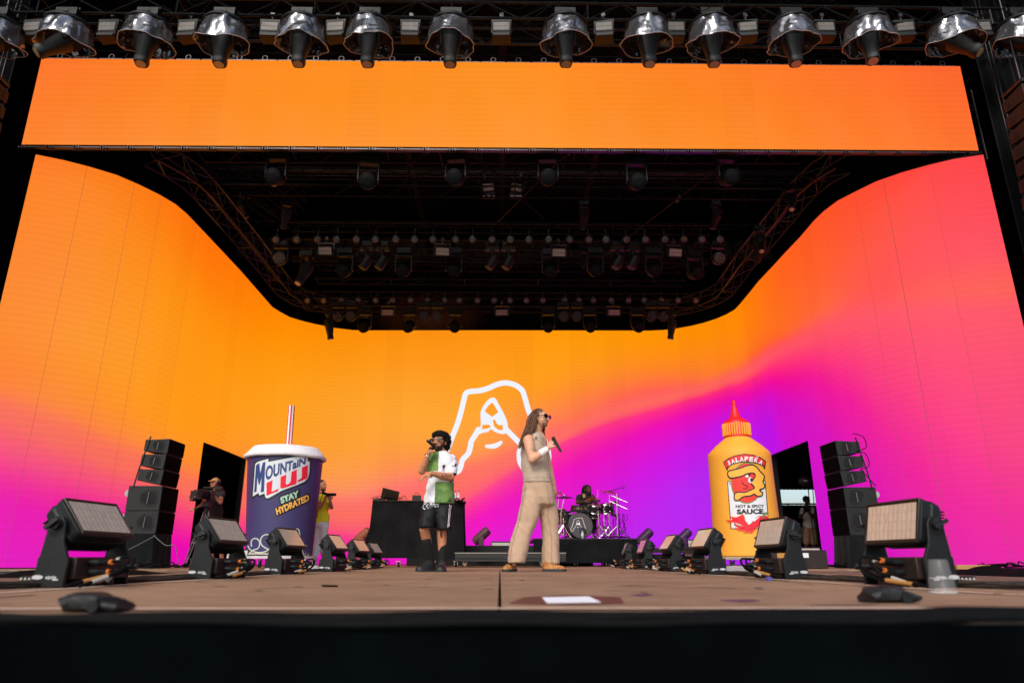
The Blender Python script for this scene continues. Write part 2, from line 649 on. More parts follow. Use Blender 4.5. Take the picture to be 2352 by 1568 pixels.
CURV = contour_setup()
LEV_S = [0, 6, 17, 24, 28, 34.5]
LEV = [[(250, 110, 90)] * 2 + [(255, 112, 100), (255, 100, 90), (255, 80, 100), (254, 80, 102)],
       [(247, 78, 128), (248, 60, 128)] + [(251, 66, 142), (255, 40, 120), (255, 42, 118), (246, 58, 130)],
       [(236, 3, 175)] * 2 + [(240, 12, 190), (232, 0, 180), (240, 0, 150), (236, 25, 155)],
       [(225, 0, 205)] * 2 + [(222, 22, 218), (200, 12, 226), (212, 0, 192), (222, 8, 180)],
       [(215, 0, 215)] * 2 + [(205, 32, 226), (178, 35, 243), (190, 0, 222), (210, 5, 190)],
       [(215, 0, 215)] * 2 + [(170, 50, 245), (178, 25, 240), (190, 0, 222), (210, 5, 190)]]


def lev_col(k, s):
    return [float(np.interp(s, LEV_S, [c_[j] for c_ in LEV[k]])) for j in range(3)]


def scr_col(s, z):
    base = tps_col(s, z)
    zc = [float(np.interp(s, c_[0], c_[1])) for c_ in CURV]
    for k in range(1, 6):
        zc[k] = min(zc[k], zc[k - 1] - .02)
    if z >= zc[0]:
        return base
    if z >= zc[1]:
        t = (z - zc[1]) / (zc[0] - zc[1])
        t = t * t * (3 - 2 * t)
        b_ = lev_col(0, s)
        return [base[j] * t + b_[j] * (1 - t) for j in range(3)]
    # crisp edge on the hot pink line
    for k in range(1, 5 + 0):
        if z >= zc[k + 1] or k == 4:
            t = min(1, max(0, (zc[k] - z) / (zc[k] - zc[k + 1])))
            a_, b_ = lev_col(k - 1, s), lev_col(k, s)
            if k == 1:
                cr = min(1, max(0, (s - 10) / 3)) * min(1, max(0, (28.5 - s) / 2))
                t = (t ** 1.4 * .68 + (.32 if t > .96 else .32 * max(0, (t - .78) / .18))) * cr + t * (1 - cr)
            if k == 2:
                t = t
            return [a_[j] * (1 - t) + b_[j] * t for j in range(3)]


def tps_col(s, z):
    q = np.array([min(max(s, 0.4), 34.0) / 8.0, min(max(z, 0.1), 7.3) / 4.0])
    r = np.linalg.norm(TPX - q, axis=1)
    c = np.where(r > 0, r * r * np.log(r + 1e-9), 0) @ TPW[:len(TPX)] + np.r_[1, q] @ TPW[len(TPX):]
    return [float(v) for v in np.clip(c, 0, 255)]


# ------------------------------------------------------------------ the setting
def struct(name, mb, m, **k):
    return tag(mb.build(name, m, **k), kind='structure')


gm = mat('trampled_ground', (0.09, 0.085, 0.06), 0.95, col2=(0.05, 0.06, 0.03), scale=0.6, bump=0.3, bscale=3)
g = MB()
g.add([(-1500, -1500, -1.35), (1500, -1500, -1.35), (1500, 1500, -1.35), (-1500, 1500, -1.35)], [(0, 1, 2, 3)])
struct('ground', g, gm, smooth=False)


def floor_mat():
    m = bpy.data.materials.new('phenolic_stage_board')
    m.use_nodes = True
    nt = m.node_tree
    N, L = nt.nodes, nt.links
    b = N['Principled BSDF']
    tc = N.new('ShaderNodeTexCoord')
    n1 = N.new('ShaderNodeTexNoise'); n1.inputs['Scale'].default_value = 0.9; n1.inputs['Detail'].default_value = 8
    n1.inputs['Roughness'].default_value = 0.7
    mp = N.new('ShaderNodeMapping'); mp.inputs['Scale'].default_value = (0.5, 2.5, 1)
    n2 = N.new('ShaderNodeTexNoise'); n2.inputs['Scale'].default_value = 9; n2.inputs['Detail'].default_value = 8
    n2.inputs['Roughness'].default_value = 0.75
    L.new(tc.outputs['Object'], n1.inputs['Vector'])
    L.new(tc.outputs['Object'], mp.inputs[0]); L.new(mp.outputs[0], n2.inputs['Vector'])
    r1 = N.new('ShaderNodeValToRGB')
    r1.color_ramp.elements[0].position = 0.3; r1.color_ramp.elements[0].color = (0.21, 0.132, 0.084, 1)
    r1.color_ramp.elements[1].position = 0.72; r1.color_ramp.elements[1].color = (0.37, 0.24, 0.155, 1)
    L.new(n1.outputs[0], r1.inputs[0])
    r2 = N.new('ShaderNodeValToRGB')
    r2.color_ramp.elements[0].position = 0.36; r2.color_ramp.elements[0].color = (0.62, 0.6, 0.58, 1)
    r2.color_ramp.elements[1].position = 0.6; r2.color_ramp.elements[1].color = (1.08, 1.06, 1.04, 1)
    L.new(n2.outputs[0], r2.inputs[0])
    mx = N.new('ShaderNodeMix'); mx.data_type = 'RGBA'; mx.blend_type = 'MULTIPLY'; mx.inputs[0].default_value = 1
    L.new(r1.outputs[0], mx.inputs[6]); L.new(r2.outputs[0], mx.inputs[7])
    # anti-slip grid pressed in the board
    w = N.new('ShaderNodeTexWave'); w.bands_direction = 'X'; w.inputs['Scale'].default_value = 30; w.inputs['Distortion'].default_value = 0
    w2 = N.new('ShaderNodeTexWave'); w2.bands_direction = 'Y'; w2.inputs['Scale'].default_value = 30
    L.new(tc.outputs['Object'], w.inputs['Vector']); L.new(tc.outputs['Object'], w2.inputs['Vector'])
    mu = N.new('ShaderNodeMath'); mu.operation = 'MULTIPLY'
    L.new(w.outputs['Fac'], mu.inputs[0]); L.new(w2.outputs['Fac'], mu.inputs[1])
    ad = N.new('ShaderNodeMath'); ad.operation = 'MULTIPLY_ADD'; ad.inputs[1].default_value = 0.35
    L.new(mu.outputs[0], ad.inputs[0]); L.new(n2.outputs[0], ad.inputs[2])
    bp = N.new('ShaderNodeBump'); bp.inputs['Strength'].default_value = 0.35; bp.inputs['Distance'].default_value = 0.004
    L.new(ad.outputs[0], bp.inputs['Height']); L.new(bp.outputs[0], b.inputs['Normal'])
    L.new(mx.outputs[2], b.inputs['Base Color'])
    b.inputs['Roughness'].default_value = 0.72
    b.inputs['Specular IOR Level'].default_value = 0.25
    return m


FLOOR = floor_mat()
FASCIA = mat('black_fascia', (0.0016, 0.0026, 0.0032), 0.95, var=0.3, scale=3, spec=0.0)
# the runway: two rows of decks with an open joint down the middle, a fascia in front
d = MB()
yb = [1.405, 3.77, 6.21, 8.65, 10.9]
for sx in (-1, 1):
    for a, b_ in zip(yb[:-1], yb[1:]):
        x0, x1 = (0.005, 3.12) if sx > 0 else (-3.12, -0.005)
        d.box(((x0 + x1) / 2, (a + b_) / 2, -0.05), (x1 - x0, b_ - a - 0.003, 0.1))
struct('runway', d, FLOOR, smooth=False, bevel=0.004)
d = MB()
d.box((0, 6.1, -0.72), (6.2, 9.5, 1.2))
d.box((0, 1.379, -0.653), (6.3, 0.05, 1.316))
struct('runway_base', d, FASCIA, smooth=False)
d = MB()
for x0, x1, y0, y1 in ((-13.0, -3.125, 10.9, 25), (3.125, 13.0, 10.9, 25), (-3.122, 3.122, 10.904, 25)):
    d.box(((x0 + x1) / 2, (y0 + y1) / 2, -0.065), (x1 - x0, y1 - y0, 0.12))
struct('stage_floor', d, FLOOR, smooth=False)
d = MB()
for sx in (-1, 1):
    pts = []
    n = 90
    for i in range(n + 1):
        x = 3.13 + 9.8 * i / n
        pts.append((x * sx, 10.86 - 0.03 * math.sin(i * 1.7) - 0.02 * math.sin(i * 0.63)))
    d.add([(x, y, -0.03) for x, y in pts] + [(x + 0.02 * math.sin(i), y - 0.12, -1.35) for i, (x, y) in enumerate(pts)],
          [(i, i + 1, n + 2 + i, n + 1 + i) for i in range(n)])
    d.box((sx * 8.0, 10.84, -0.055), (9.8, 0.05, 0.045))
struct('stage_valance', d, FABT)
# pale marking tape round the runway
tape = mat('marking_tape', (0.62, 0.47, 0.36), 0.7, var=0.2, scale=9)
for a, b_, w in (((-1.9, 2.72), (-2.0, 10.4), 0.035), ((1.83, 2.66), (1.78, 10.4), 0.035), ((-1.55, 1.9), (1.62, 1.9), 0.045),
                 ((-1.9, 2.75), (-2.4, 1.9), 0.04), ((1.83, 2.7), (2.3, 1.9), 0.04)):
    q = MB()
    A, B = Vector((*a, 0)), Vector((*b_, 0))
    t = (B - A).normalized().cross(Vector((0, 0, 1))) * w / 2
    n = 14
    for i in range(n):
        P0, P1 = A.lerp(B, i / n), A.lerp(B, (i + 1) / n)
        q.add([P0 - t + Vector((0, 0, .004)), P1 - t + Vector((0, 0, .004)), P1 + t + Vector((0, 0, .004)), P0 + t + Vector((0, 0, .004))], [(0, 1, 2, 3)])
    struct('floor_marking', q, tape, smooth=False)
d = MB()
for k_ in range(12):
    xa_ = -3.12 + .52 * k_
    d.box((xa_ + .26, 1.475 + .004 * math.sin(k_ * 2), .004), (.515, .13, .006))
struct('edge_strip', d, mat('front_edge_shade', (.022, .016, .013), .85, var=.5, scale=9, bump=.4, bscale=20), smooth=False)  # added dark strip, its colour stands in for shade along the runway front
# roof, side and rear drapes
d = MB()
d.box((0, 16.75, 12.6), (30, 16.0, 0.1))
d.add([(-15, 8.8, 12.5), (15, 8.8, 12.5), (15, 8.78, 12.0), (-15, 8.78, 12.0)], [(0, 1, 2, 3)])
tag(d.build('stage_roof', ROOFM, smooth=False), 'black sheeted canopy roof high above the whole stage', 'roof')
for sx, nm in ((-1, 'left'), (1, 'right')):
    d = MB()
    n = 120
    for z0, z1 in (((-1.35, 12.5),) if sx < 0 else ((-1.35, 12.5),)):
        pts = [(sx * (13.2 + 0.05 * math.sin(i * 2.1) + 0.04 * math.sin(i * .7)), 9.5 + 15.5 * i / n) for i in range(n + 1)]
        d.add([(x, y, z0) for x, y in pts] + [(x, y, z1) for x, y in pts], [(i, i + 1, n + 2 + i, n + 1 + i) for i in range(n)])
    tag(d.build('side_drape', DRAPE), 'black cloth hanging down the %s side of the stage behind the speaker column' % nm, 'drape')
    d = MB()
    pts = [(sx * (9.35 + 4.0 * i / 60), 11.2 + 0.05 * math.sin(i * 1.9)) for i in range(61)]
    d.add([(x, y, -0.0) for x, y in pts] + [(x, y, 12.5) for x, y in pts], [(i, i + 1, 62 + i, 61 + i) for i in range(60)])
    tag(d.build('stage_leg_drape', DRAPE), 'narrow black cloth closing the gap %s of the glowing screen wall' % nm, 'drape')
d = MB()
n = 200
for z0, z1, xa, xb in ((-0.005, 12.57, -13.1, 7.3), (-0.005, 1.97, 7.0, 13.1), (2.5, 12.57, 7.0, 13.1)):
    pts = [(xa + (xb - xa) * i / n, 24.6 + (.06 if xa > 0 else 0) + 0.05 * math.sin(i * 1.3) + 0.03 * math.sin(i * 3.1)) for i in range(n + 1)]
    d.add([(x, y, z0) for x, y in pts] + [(x, y, z1) for x, y in pts], [(i, i + 1, n + 2 + i, n + 1 + i) for i in range(n)])
bk = thing('rear_drape', 'black cloth across the rear of the stage with a bright gap at the right', 'drape', (0, 24.6, 0))
wspace(d.build('cloth', DRAPE), bk)
d = MB()
d.cyl((6.8, 24.5, 2.0), (13.1, 24.5, 2.0), 0.03)
for i in range(9):
    d.cyl((7.2 + 0.7 * i, 24.48, 2.02), (7.2 + .7 * i, 24.48, 1.93), 0.025)
wspace(d.build('rail', WHITE), bk)

# ------------------------------------------------------------------ LED screens
PL = [Vector((x, y, 0)) for x, y in PLAN]
ARC = [0.0]
for a, b_ in zip(PL[:-1], PL[1:]):
    ARC.append(ARC[-1] + (b_ - a).length)
TOPZ = 7.37


def wall_at(s):
    for i in range(len(PL) - 1):
        if s <= ARC[i + 1] or i == len(PL) - 2:
            t = (s - ARC[i]) / (ARC[i + 1] - ARC[i])
            return PL[i].lerp(PL[i + 1], t)


def led_mat(name, strength=1.0):
    m = bpy.data.materials.new(name)
    m.use_nodes = True
    nt = m.node_tree
    N, L = nt.nodes, nt.links
    b = N['Principled BSDF']
    b.inputs['Base Color'].default_value = (0.012, 0.012, 0.012, 1)
    b.inputs['Roughness'].default_value = 0.85
    b.inputs['Specular IOR Level'].default_value = 0.1
    at_ = N.new('ShaderNodeAttribute'); at_.attribute_name = 'picture'
    uv = N.new('ShaderNodeUVMap')
    # module to module brightness differences
    br = N.new('ShaderNodeTexBrick')
    br.offset = 0.0
    br.inputs['Color1'].default_value = (0.965, 0.965, 0.965, 1)
    br.inputs['Color2'].default_value = (1.02, 1.02, 1.02, 1)
    br.inputs['Mortar'].default_value = (0.95, 0.95, 0.95, 1)
    br.inputs['Scale'].default_value = 1.0
    br.inputs['Mortar Size'].default_value = 0.004
    br.inputs['Brick Width'].default_value = 0.6
    br.inputs['Row Height'].default_value = 7.6
    L.new(uv.outputs[0], br.inputs['Vector'])
    wv = N.new('ShaderNodeTexWave'); wv.bands_direction = 'Y'; wv.inputs['Scale'].default_value = 2.6; wv.inputs['Distortion'].default_value = 0.6
    wv.inputs['Detail'].default_value = 1
    L.new(uv.outputs[0], wv.inputs['Vector'])
    mr = N.new('ShaderNodeMapRange'); mr.inputs[3].default_value = 0.975; mr.inputs[4].default_value = 1.02
    L.new(wv.outputs['Fac'], mr.inputs[0])
    ns = N.new('ShaderNodeTexNoise'); ns.inputs['Scale'].default_value = 42; ns.inputs['Detail'].default_value = 2
    mr2 = N.new('ShaderNodeMapRange'); mr2.inputs[3].default_value = 0.94; mr2.inputs[4].default_value = 1.06
    L.new(uv.outputs[0], ns.inputs['Vector']); L.new(ns.outputs[0], mr2.inputs[0])
    m1 = N.new('ShaderNodeMath'); m1.operation = 'MULTIPLY'
    L.new(mr.outputs[0], m1.inputs[0]); L.new(mr2.outputs[0], m1.inputs[1])
    mx = N.new('ShaderNodeMix'); mx.data_type = 'RGBA'; mx.blend_type = 'MULTIPLY'; mx.inputs[0].default_value = 1
    L.new(at_.outputs['Color'], mx.inputs[6]); L.new(br.outputs[0], mx.inputs[7])
    L.new(mx.outputs[2], b.inputs['Emission Color'])
    m2 = N.new('ShaderNodeMath'); m2.operation = 'MULTIPLY'; m2.inputs[1].default_value = strength / 2 ** EXPO
    L.new(m1.outputs[0], m2.inputs[0]); L.new(m2.outputs[0], b.inputs['Emission Strength'])
    return m


def grid_screen(name, cols, heights, colf, m, hole=None, parent=None, uvf=None):
    """cols: (point, s) ; quads cols x heights"""
    vs, fs, cs, uvs = [], [], [], []
    nz = len(heights)
    for p, s in cols:
        for z in heights:
            vs.append((p[0], p[1], z))
            cs.append(colf(s, z)); uvs.append((s, z))
    for i in range(len(cols) - 1):
        for j in range(nz - 1):
            if hole and hole(cols[i][1], cols[i + 1][1], heights[j], heights[j + 1]):
                continue
            fs.append((i * nz + j, (i + 1) * nz + j, (i + 1) * nz + j + 1, i * nz + j + 1))
    me = bpy.data.meshes.new(name)
    me.from_pydata(vs, [], fs)
    ca = me.color_attributes.new('picture', 'FLOAT_COLOR', 'POINT')
    for k, c in enumerate(cs):
        ca.data[k].color = (*lin(c), 1)
    uvl = me.uv_layers.new(name='UVMap')
    for lp in me.loops:
        uvl.data[lp.index].uv = uvs[lp.vertex_index]
    me.materials.append(m)
    return link(name, me, parent)


LED = led_mat('led_picture')
wallT = thing('screen_wall', 'huge curved LED wall glowing orange, pink and violet behind the performers', 'led screen', (0, 21.7, 0))
S_L = [next(s for s in np.arange(2, 12, .02) if wall_at(s).y > y) for y in (16.06, 18.9)]
S_R = [next(s for s in np.arange(32, 20, -.02) if wall_at(s).y > y) for y in (17.95, 15.62)]
DOOR = 2.73
ss = sorted(set([round(x, 3) for x in ARC] + [round(x, 3) for x in S_L + S_R] + [round(x, 3) for x in np.arange(0, ARC[-1], .22)]))
ss2 = [ss[0]]
for s in ss[1:]:
    if s - ss2[-1] > 0.004:
        ss2.append(s)
zz = [0.012] + [DOOR * i / 34 for i in range(1, 35)] + [DOOR + (TOPZ - DOOR) * i / 60 for i in range(1, 61)]
inhole = lambda a, b_, z0, z1: z1 <= DOOR + .01 and any(h[0] - .01 <= a and b_ <= h[1] + .01 for h in (S_L, sorted(S_R)))
pic = scr_col
wspace(grid_screen('picture_face', [(wall_at(s), s) for s in ss2], zz, pic, LED, inhole), wallT)
# cabinets behind the face, open joints between the columns, top flange with rings
d = MB()
nrm = []
for i in range(len(PL)):
    a, b_ = PL[max(i - 1, 0)], PL[min(i + 1, len(PL) - 1)]
    t = (b_ - a).normalized()
    nrm.append(Vector((-t.y, t.x, 0)))
for i in range(len(PL) - 1):
    s0, s1 = ARC[i], ARC[i + 1]
    for h in (S_L, sorted(S_R)):
        pass
    z0 = 0.0
    segs = [(PL[i], PL[i + 1], s0, s1)]
    a0, a1 = PL[i] + nrm[i] * .02, PL[i + 1] + nrm[i + 1] * .02
    c0, c1 = PL[i] + nrm[i] * .14, PL[i + 1] + nrm[i + 1] * .14
    cuts = sorted([s0, s1] + [h for h in S_L + S_R if s0 < h < s1])
    for q0, q1 in zip(cuts[:-1], cuts[1:]):
        mid = (q0 + q1) / 2
        op = any(min(h) < mid < max(h) for h in (S_L, S_R))
        t0, t1 = (q0 - s0) / (s1 - s0), (q1 - s0) / (s1 - s0)
        A0, A1, B0, B1 = a0.lerp(a1, t0), a0.lerp(a1, t1), c0.lerp(c1, t0), c0.lerp(c1, t1)
        zb = DOOR if op else 0.0
        up = Vector((0, 0, 1))
        d.add([A0 + up * zb, A1 + up * zb, B1 + up * zb, B0 + up * zb, A0 + up * TOPZ, A1 + up * TOPZ, B1 + up * TOPZ, B0 + up * TOPZ],
              [(0, 1, 2, 3), (4, 5, 6, 7), (0, 1, 5, 4), (2, 3, 7, 6), (0, 3, 7, 4), (1, 2, 6, 5)])
wspace(d.build('cabinets', BLK, smooth=False), wallT)
d = MB()
for i in range(len(PL) - 1):
    L_ = (PL[i + 1] - PL[i]).length
    k = max(1, round(L_ / 0.6))
    for j in range(k):
        p = PL[i].lerp(PL[i + 1], (j + .5) / k) + nrm[i] * .06
        T = Matrix.Translation(p + Vector((0, 0, TOPZ + .09)))
        d.tube([(0.045 * math.cos(a / 10 * 6.2832), 0, 0.045 * math.sin(a / 10 * 6.2832)) for a in range(10)], 0.009, 5, T, close=True)
    a0, a1 = PL[i] + nrm[i] * .04, PL[i + 1] + nrm[i + 1] * .04
    d.tube([a0 + Vector((0, 0, TOPZ + .035)), a1 + Vector((0, 0, TOPZ + .035))], 0.03, 4)
wspace(d.build('top_flange', TRUSSB), wallT)
dark = emat('panel_joint', (0.32, 0.07, 0.05), 1.0)
d = MB()
for s in [0.9 * 0.93, 1.7, 2.3, 3.6, ARC[-1] - 0.9, ARC[-1] - 1.7, ARC[-1] - 2.3]:
    p = wall_at(s)
    t = (wall_at(s + .05) - p).normalized() * (0.0022 if s != ARC[-1] - 1.7 else 0.004)
    nn = Vector((t.y, -t.x, 0)).normalized() * .004
    d.add([p - t + nn + Vector((0, 0, 0.02)), p + t + nn + Vector((0, 0, .02)), p + t + nn + Vector((0, 0, TOPZ)), p - t + nn + Vector((0, 0, TOPZ))], [(0, 1, 2, 3)])
wspace(d.build('panel_joint', dark, smooth=False), wallT)

# portrait outline emblem shown in white on the wall
c1 = lambda p: (918.75 + p[0] * .29297, 890.04 + p[1] * .29297)
emW = emat('emblem_white', lin((240, 243, 252)), 1.0)
emO = emat('emblem_orange', lin((255, 158, 44)), 1.0)
ol = spline([(985, 100), (965, 35), (945, 8), (900, -22), (830, -38), (760, -25), (690, 5), (620, 24), (550, 30), (515, 48), (500, 100), (478, 190), (448, 290), (415, 370),
             (385, 450), (360, 520), (362, 600), (405, 655), (455, 655), (478, 610), (490, 565), (535, 515), (552, 460), (560, 420), (590, 370), (618, 320)], 5)
orr = spline([(985, 100), (1012, 190), (1060, 290), (1112, 375), (1148, 450), (1165, 540), (1150, 620), (1080, 670), (1000, 660), (945, 590),
              (935, 520), (945, 450), (905, 400), (870, 365), (836, 330)], 5)
polys = []
for pts, w in ((ol, 42), (orr, 42)):
    polys += [([c1(q) for q in s_], 0) for s_ in stroke(pts, w)]
    for q in pts[::2]:
        polys.append(([c1((q[0] + w / 2 * math.cos(a), q[1] + w / 2 * math.sin(a))) for a in [k * .6283 for k in range(10)]], 0))
gl = spline([(605, 368), (632, 300), (632, 240), (632, 190), (655, 140), (690, 95), (720, 78), (748, 84), (775, 130), (808, 190), (835, 250), (846, 300), (842, 345),
             (815, 362), (780, 358), (745, 345), (712, 326), (690, 345), (650, 352)], 4, True)
polys.append(([c1(q) for q in gl], 0))
for hole in ([(668, 185), (690, 145), (722, 116), (742, 140), (768, 192), (722, 226)], [(648, 292), (692, 292), (712, 308), (690, 318), (642, 324)],
             [(728, 250), (745, 252), (758, 280), (780, 292), (804, 292), (806, 330), (770, 328), (738, 300)]):
    pass
mo = spline([(668, 455), (700, 460), (745, 455), (775, 440), (800, 420)], 4)
polys += [([c1(q) for q in s_], 0) for s_ in stroke(mo, [20 + 18 * math.sin(math.pi * i / (len(mo) - 1)) for i in range(len(mo))])]
lo = decal('emblem', polys, None, [emW], None, Yflat=21.55)
wspace(lo, wallT)
hl = []
for hole in ([(664, 185), (690, 143), (722, 116), (742, 140), (770, 192), (722, 228)], [(648, 290), (700, 290), (712, 308), (690, 318), (640, 326)],
             [(728, 250), (745, 252), (758, 280), (780, 294), (806, 292), (806, 332), (770, 330), (736, 300)]):
    hl.append(([c1(q) for q in hole], 0))
wspace(decal('emblem', hl, None, [emO], None, Yflat=21.53), wallT)

# header screen
hd = thing('header_screen', 'long flat orange LED banner hanging across the top of the stage', 'led screen', (0, 11.3, 7.5))
HBL, HBR = Vector((-8.92, 11.3, 7.478)), Vector((9.055, 11.3, 7.54))
HH = 1.92
HC = [((0, 255, 116, 34), (.25, 255, 138, 14), (.5, 255, 143, 22), (.75, 255, 124, 30), (1, 255, 100, 42)),
      ((0, 255, 132, 44), (.25, 255, 144, 36), (.5, 255, 148, 36), (.75, 255, 136, 26), (1, 255, 112, 38))]


def hcol(s, z):
    u = s / 18.0
    out = []
    for row in HC:
        for a, b_ in zip(row[:-1], row[1:]):
            if u <= b_[0] or b_[0] == 1:
                t = min(max((u - a[0]) / (b_[0] - a[0]), 0), 1)
                out.append([a[k] * (1 - t) + b_[k] * t for k in (1, 2, 3)])
                break
    w = 1 - z / HH
    return [out[0][k] * (1 - w) + out[1][k] * w for k in range(3)]


me_cols = [((0, 0), 18.0 * i / 40) for i in range(41)]
hs = grid_screen('picture_face', [((0, 0), 18.0 * i / 40) for i in range(41)], [HH * j / 6 for j in range(7)], hcol, LED)
for i in range(41):
    for j in range(7):
        b0 = HBL.lerp(HBR, i / 40)
        x = b0.x + (0.07 * (i / 20 - 1)) * j / 6 * 0.3
        hs.data.vertices[i * 7 + j].co = (x, b0.y, b0.z + HH * j / 6)
wspace(hs, hd)
d = MB()
for i in range(36):
    b0, b1 = HBL.lerp(HBR, i / 36), HBL.lerp(HBR, (i + 1) / 36)
    d.box(((b0.x + b1.x) / 2, 11.40, (b0.z + b1.z) / 2 + HH / 2), (b1.x - b0.x - .004, .16, HH + .005))
wspace(d.build('cabinets', BLK, smooth=False), hd)
CLIP = mat('bright_clips', (0.06, 0.055, 0.06), 0.35, 0.6)
for i in range(37):
    d = MB()
    b0 = HBL.lerp(HBR, i / 36)
    for dx in (-.05, .0, .05):
        d.box((b0.x + dx, 11.36, b0.z - .035), (.018, .1, .05))
    if i < 36:
        d.box((b0.x + .22, 11.36, b0.z - .03), (.40, .08, .022))
    wspace(d.build('lower_clip', CLIP, smooth=False), hd)
    if i < 36:
        d = MB()
        d.box((b0.x + .25, 11.42, b0.z + HH + .05), (.46, .06, .09))
        T = Matrix.Translation((b0.x + .25, 11.40, b0.z + HH + .14))
        d.tube([(0.05 * math.cos(a / 10 * 6.2832), 0, 0.05 * math.sin(a / 10 * 6.2832)) for a in range(10)], 0.011, 5, T, close=True)
        wspace(d.build('hanging_ring', CLIP, smooth=False), hd)




# ------------------------------------------------------------------ trusses
def truss(name, pts, w, h, r, m, label, group=None, bay=0.5, name2='truss'):
    """box truss along a polyline of centre points"""
    d = MB()
    pts = [Vector(p) for p in pts]
    st = [pts[0]]
    for a, b_ in zip(pts[:-1], pts[1:]):
        k = max(1, round((b_ - a).length / bay))
        st += [a.lerp(b_, (i + 1) / k) for i in range(k)]
    cor = []
    for i, p in enumerate(st):
        t = (st[min(i + 1, len(st) - 1)] - st[max(i - 1, 0)]).normalized()
        up = Vector((0, 0, 1)) if abs(t.z) < .9 else Vector((0, 1, 0))
        s = t.cross(up).normalized()
        up = s.cross(t)
        cor.append([p + s * w / 2 + up * h / 2, p - s * w / 2 + up * h / 2, p - s * w / 2 - up * h / 2, p + s * w / 2 - up * h / 2])
    for k in range(4):
        d.tube([c[k] for c in cor], r, 6)
    for i in range(len(st) - 1):
        for k in range(4):
            j = (k + 1) % 4
            a, b_ = (cor[i][k], cor[i + 1][j]) if (i + k) % 2 else (cor[i][j], cor[i + 1][k])
            d.cyl(a, b_, r * .5, n=4)
        if i % 4 == 0:
            for k in range(4):
                d.cyl(cor[i][k], cor[i][(k + 1) % 4], r * .6, n=4)
    o = d.build(name2, m, angle=60)
    return tag(o, label, 'truss', group)


def ctr(a, b_):
    return [a, b_]


TY = 10.3
truss('t', [(-11, TY + .37, 9.79), (11, TY + .37, 9.79)], .66, .36, .026, STEEL, 'nearest horizontal truss carrying the row of hooded moving lights', 'lighting trusses', .62)
truss('t', [(-11, TY + 1.5, 10.45), (11, TY + 1.5, 10.45)], .5, .5, .028, TRUSSB, 'dark truss just behind and above the row of hooded moving lights', 'lighting trusses', .5)
truss('t', [(-11, TY + 1.2, 11.1), (11, TY + 1.2, 11.1)], .6, .6, .028, TRUSSB, 'higher black roof truss at the very top of the picture', 'lighting trusses', .6)
truss('t', [(-5.9, 11.9, 7.86), (6.0, 11.9, 7.95)], .45, .4, .022, TRUSSB, 'dark truss right under the orange banner carrying six big moving heads', 'lighting trusses', .45)
truss('t', [(-7, 14.2, 8.45), (7, 14.2, 8.45)], .5, .45, .022, TRUSSB, 'black truss crossing the dark roof above the two tilted floodlights', 'lighting trusses', .6)
truss('t', [(-5.3, 15.6, 7.78), (5.3, 15.6, 7.78)], .5, .45, .022, TRUSSB, 'middle truss with a long row of round lamps and spotlights', 'lighting trusses', .5)
truss('t', [(-5.1, 15.55, 7.12), (5.1, 15.55, 7.12)], .1, .1, .014, TRUSSB, 'thin bar under the middle truss carrying hanging spotlights', 'lighting trusses', .5)
truss('t', [(-5.0, 17.5, 7.55), (5.0, 17.5, 7.55)], .4, .4, .02, TRUSSB, 'dim black truss between the two rows of ceiling lights', 'lighting trusses', .5)
truss('t', [(-6.0, 19.9, 7.68), (6.0, 19.9, 7.68)], .5, .45, .022, TRUSSB, 'far truss just above the top edge of the rear screen', 'lighting trusses', .5)
# curved trusses following the wall's shoulders
for sgn, nm in ((0, 'left'), (1, 'right')):
    rng = [i for i in (range(0, 18) if sgn == 0 else range(19, len(PL))) if PL[i].y > 12.3]
    ps = []
    for i in rng:
        inner = nrm[i]
        off = -0.55 if True else 0
        ps.append(PL[i] + inner * off * -1 * 0 + Vector((0, 0, 0)))
    out = []
    for i in rng:
        out.append(PL[i] - nrm[i] * .30 + Vector((0, 0, TOPZ + .62)))
    truss('t', out, .42, .42, .026, mat('bare_truss', (.075, .073, .073), .4, .8), 'curved truss above the %s shoulder of the glowing screen wall' % nm, 'curved trusses over the screen wall', .55)
# dark main roof beams running back, cross beams and bracing
for i, x in enumerate((-7.4, -2.6, 0.0, 2.6, 7.4)):
    d = MB()
    d.box((x, 15.5, 11.2 - abs(x) * .08), (.16, 17, .42))
    tag(d.build('roof_beam', TRUSSB), 'long black roof beam running to the rear, %s' % nth(i, 5), 'beam', 'roof beams running to the rear')
for i, (y, z) in enumerate(((13.3, 9.9), (16.6, 10.2), (19.6, 10.2), (22.3, 10.1))):
    d = MB()
    d.cyl((-11, y, z), (11, y, z), .06)
    d.box((0, y + .02, z - .13), (22, .02, .03))
    tag(d.build('roof_purlin', STEEL), 'horizontal steel tube crossing under the roof sheet, %s' % ('nearest', 'second', 'third', 'farthest')[i], 'beam', 'cross tubes under the roof')
d = MB()
n = 60
for k in range(5):
    xs0, xs1 = -9.5 + 3.9 * k, -9.5 + 3.9 * k + 3.7
    for i in range(n):
        a0, a1 = xs0 + (xs1 - xs0) * i / n, xs0 + (xs1 - xs0) * (i + 1) / n
        f = lambda a: 22.9 - .1 * math.sin(a * 13)
        d.add([(a0, f(a0), 10.5), (a1, f(a1), 10.5), (a1, f(a1) + .2, 11.35), (a0, f(a0) + .2, 11.35)], [(0, 1, 2, 3)])
tag(d.build('roof_lining', mat('grey_lining', (0.06, 0.062, 0.066), 0.8, var=.3, scale=2)), 'grey sagging fabric panels under the rear of the roof', 'fabric')
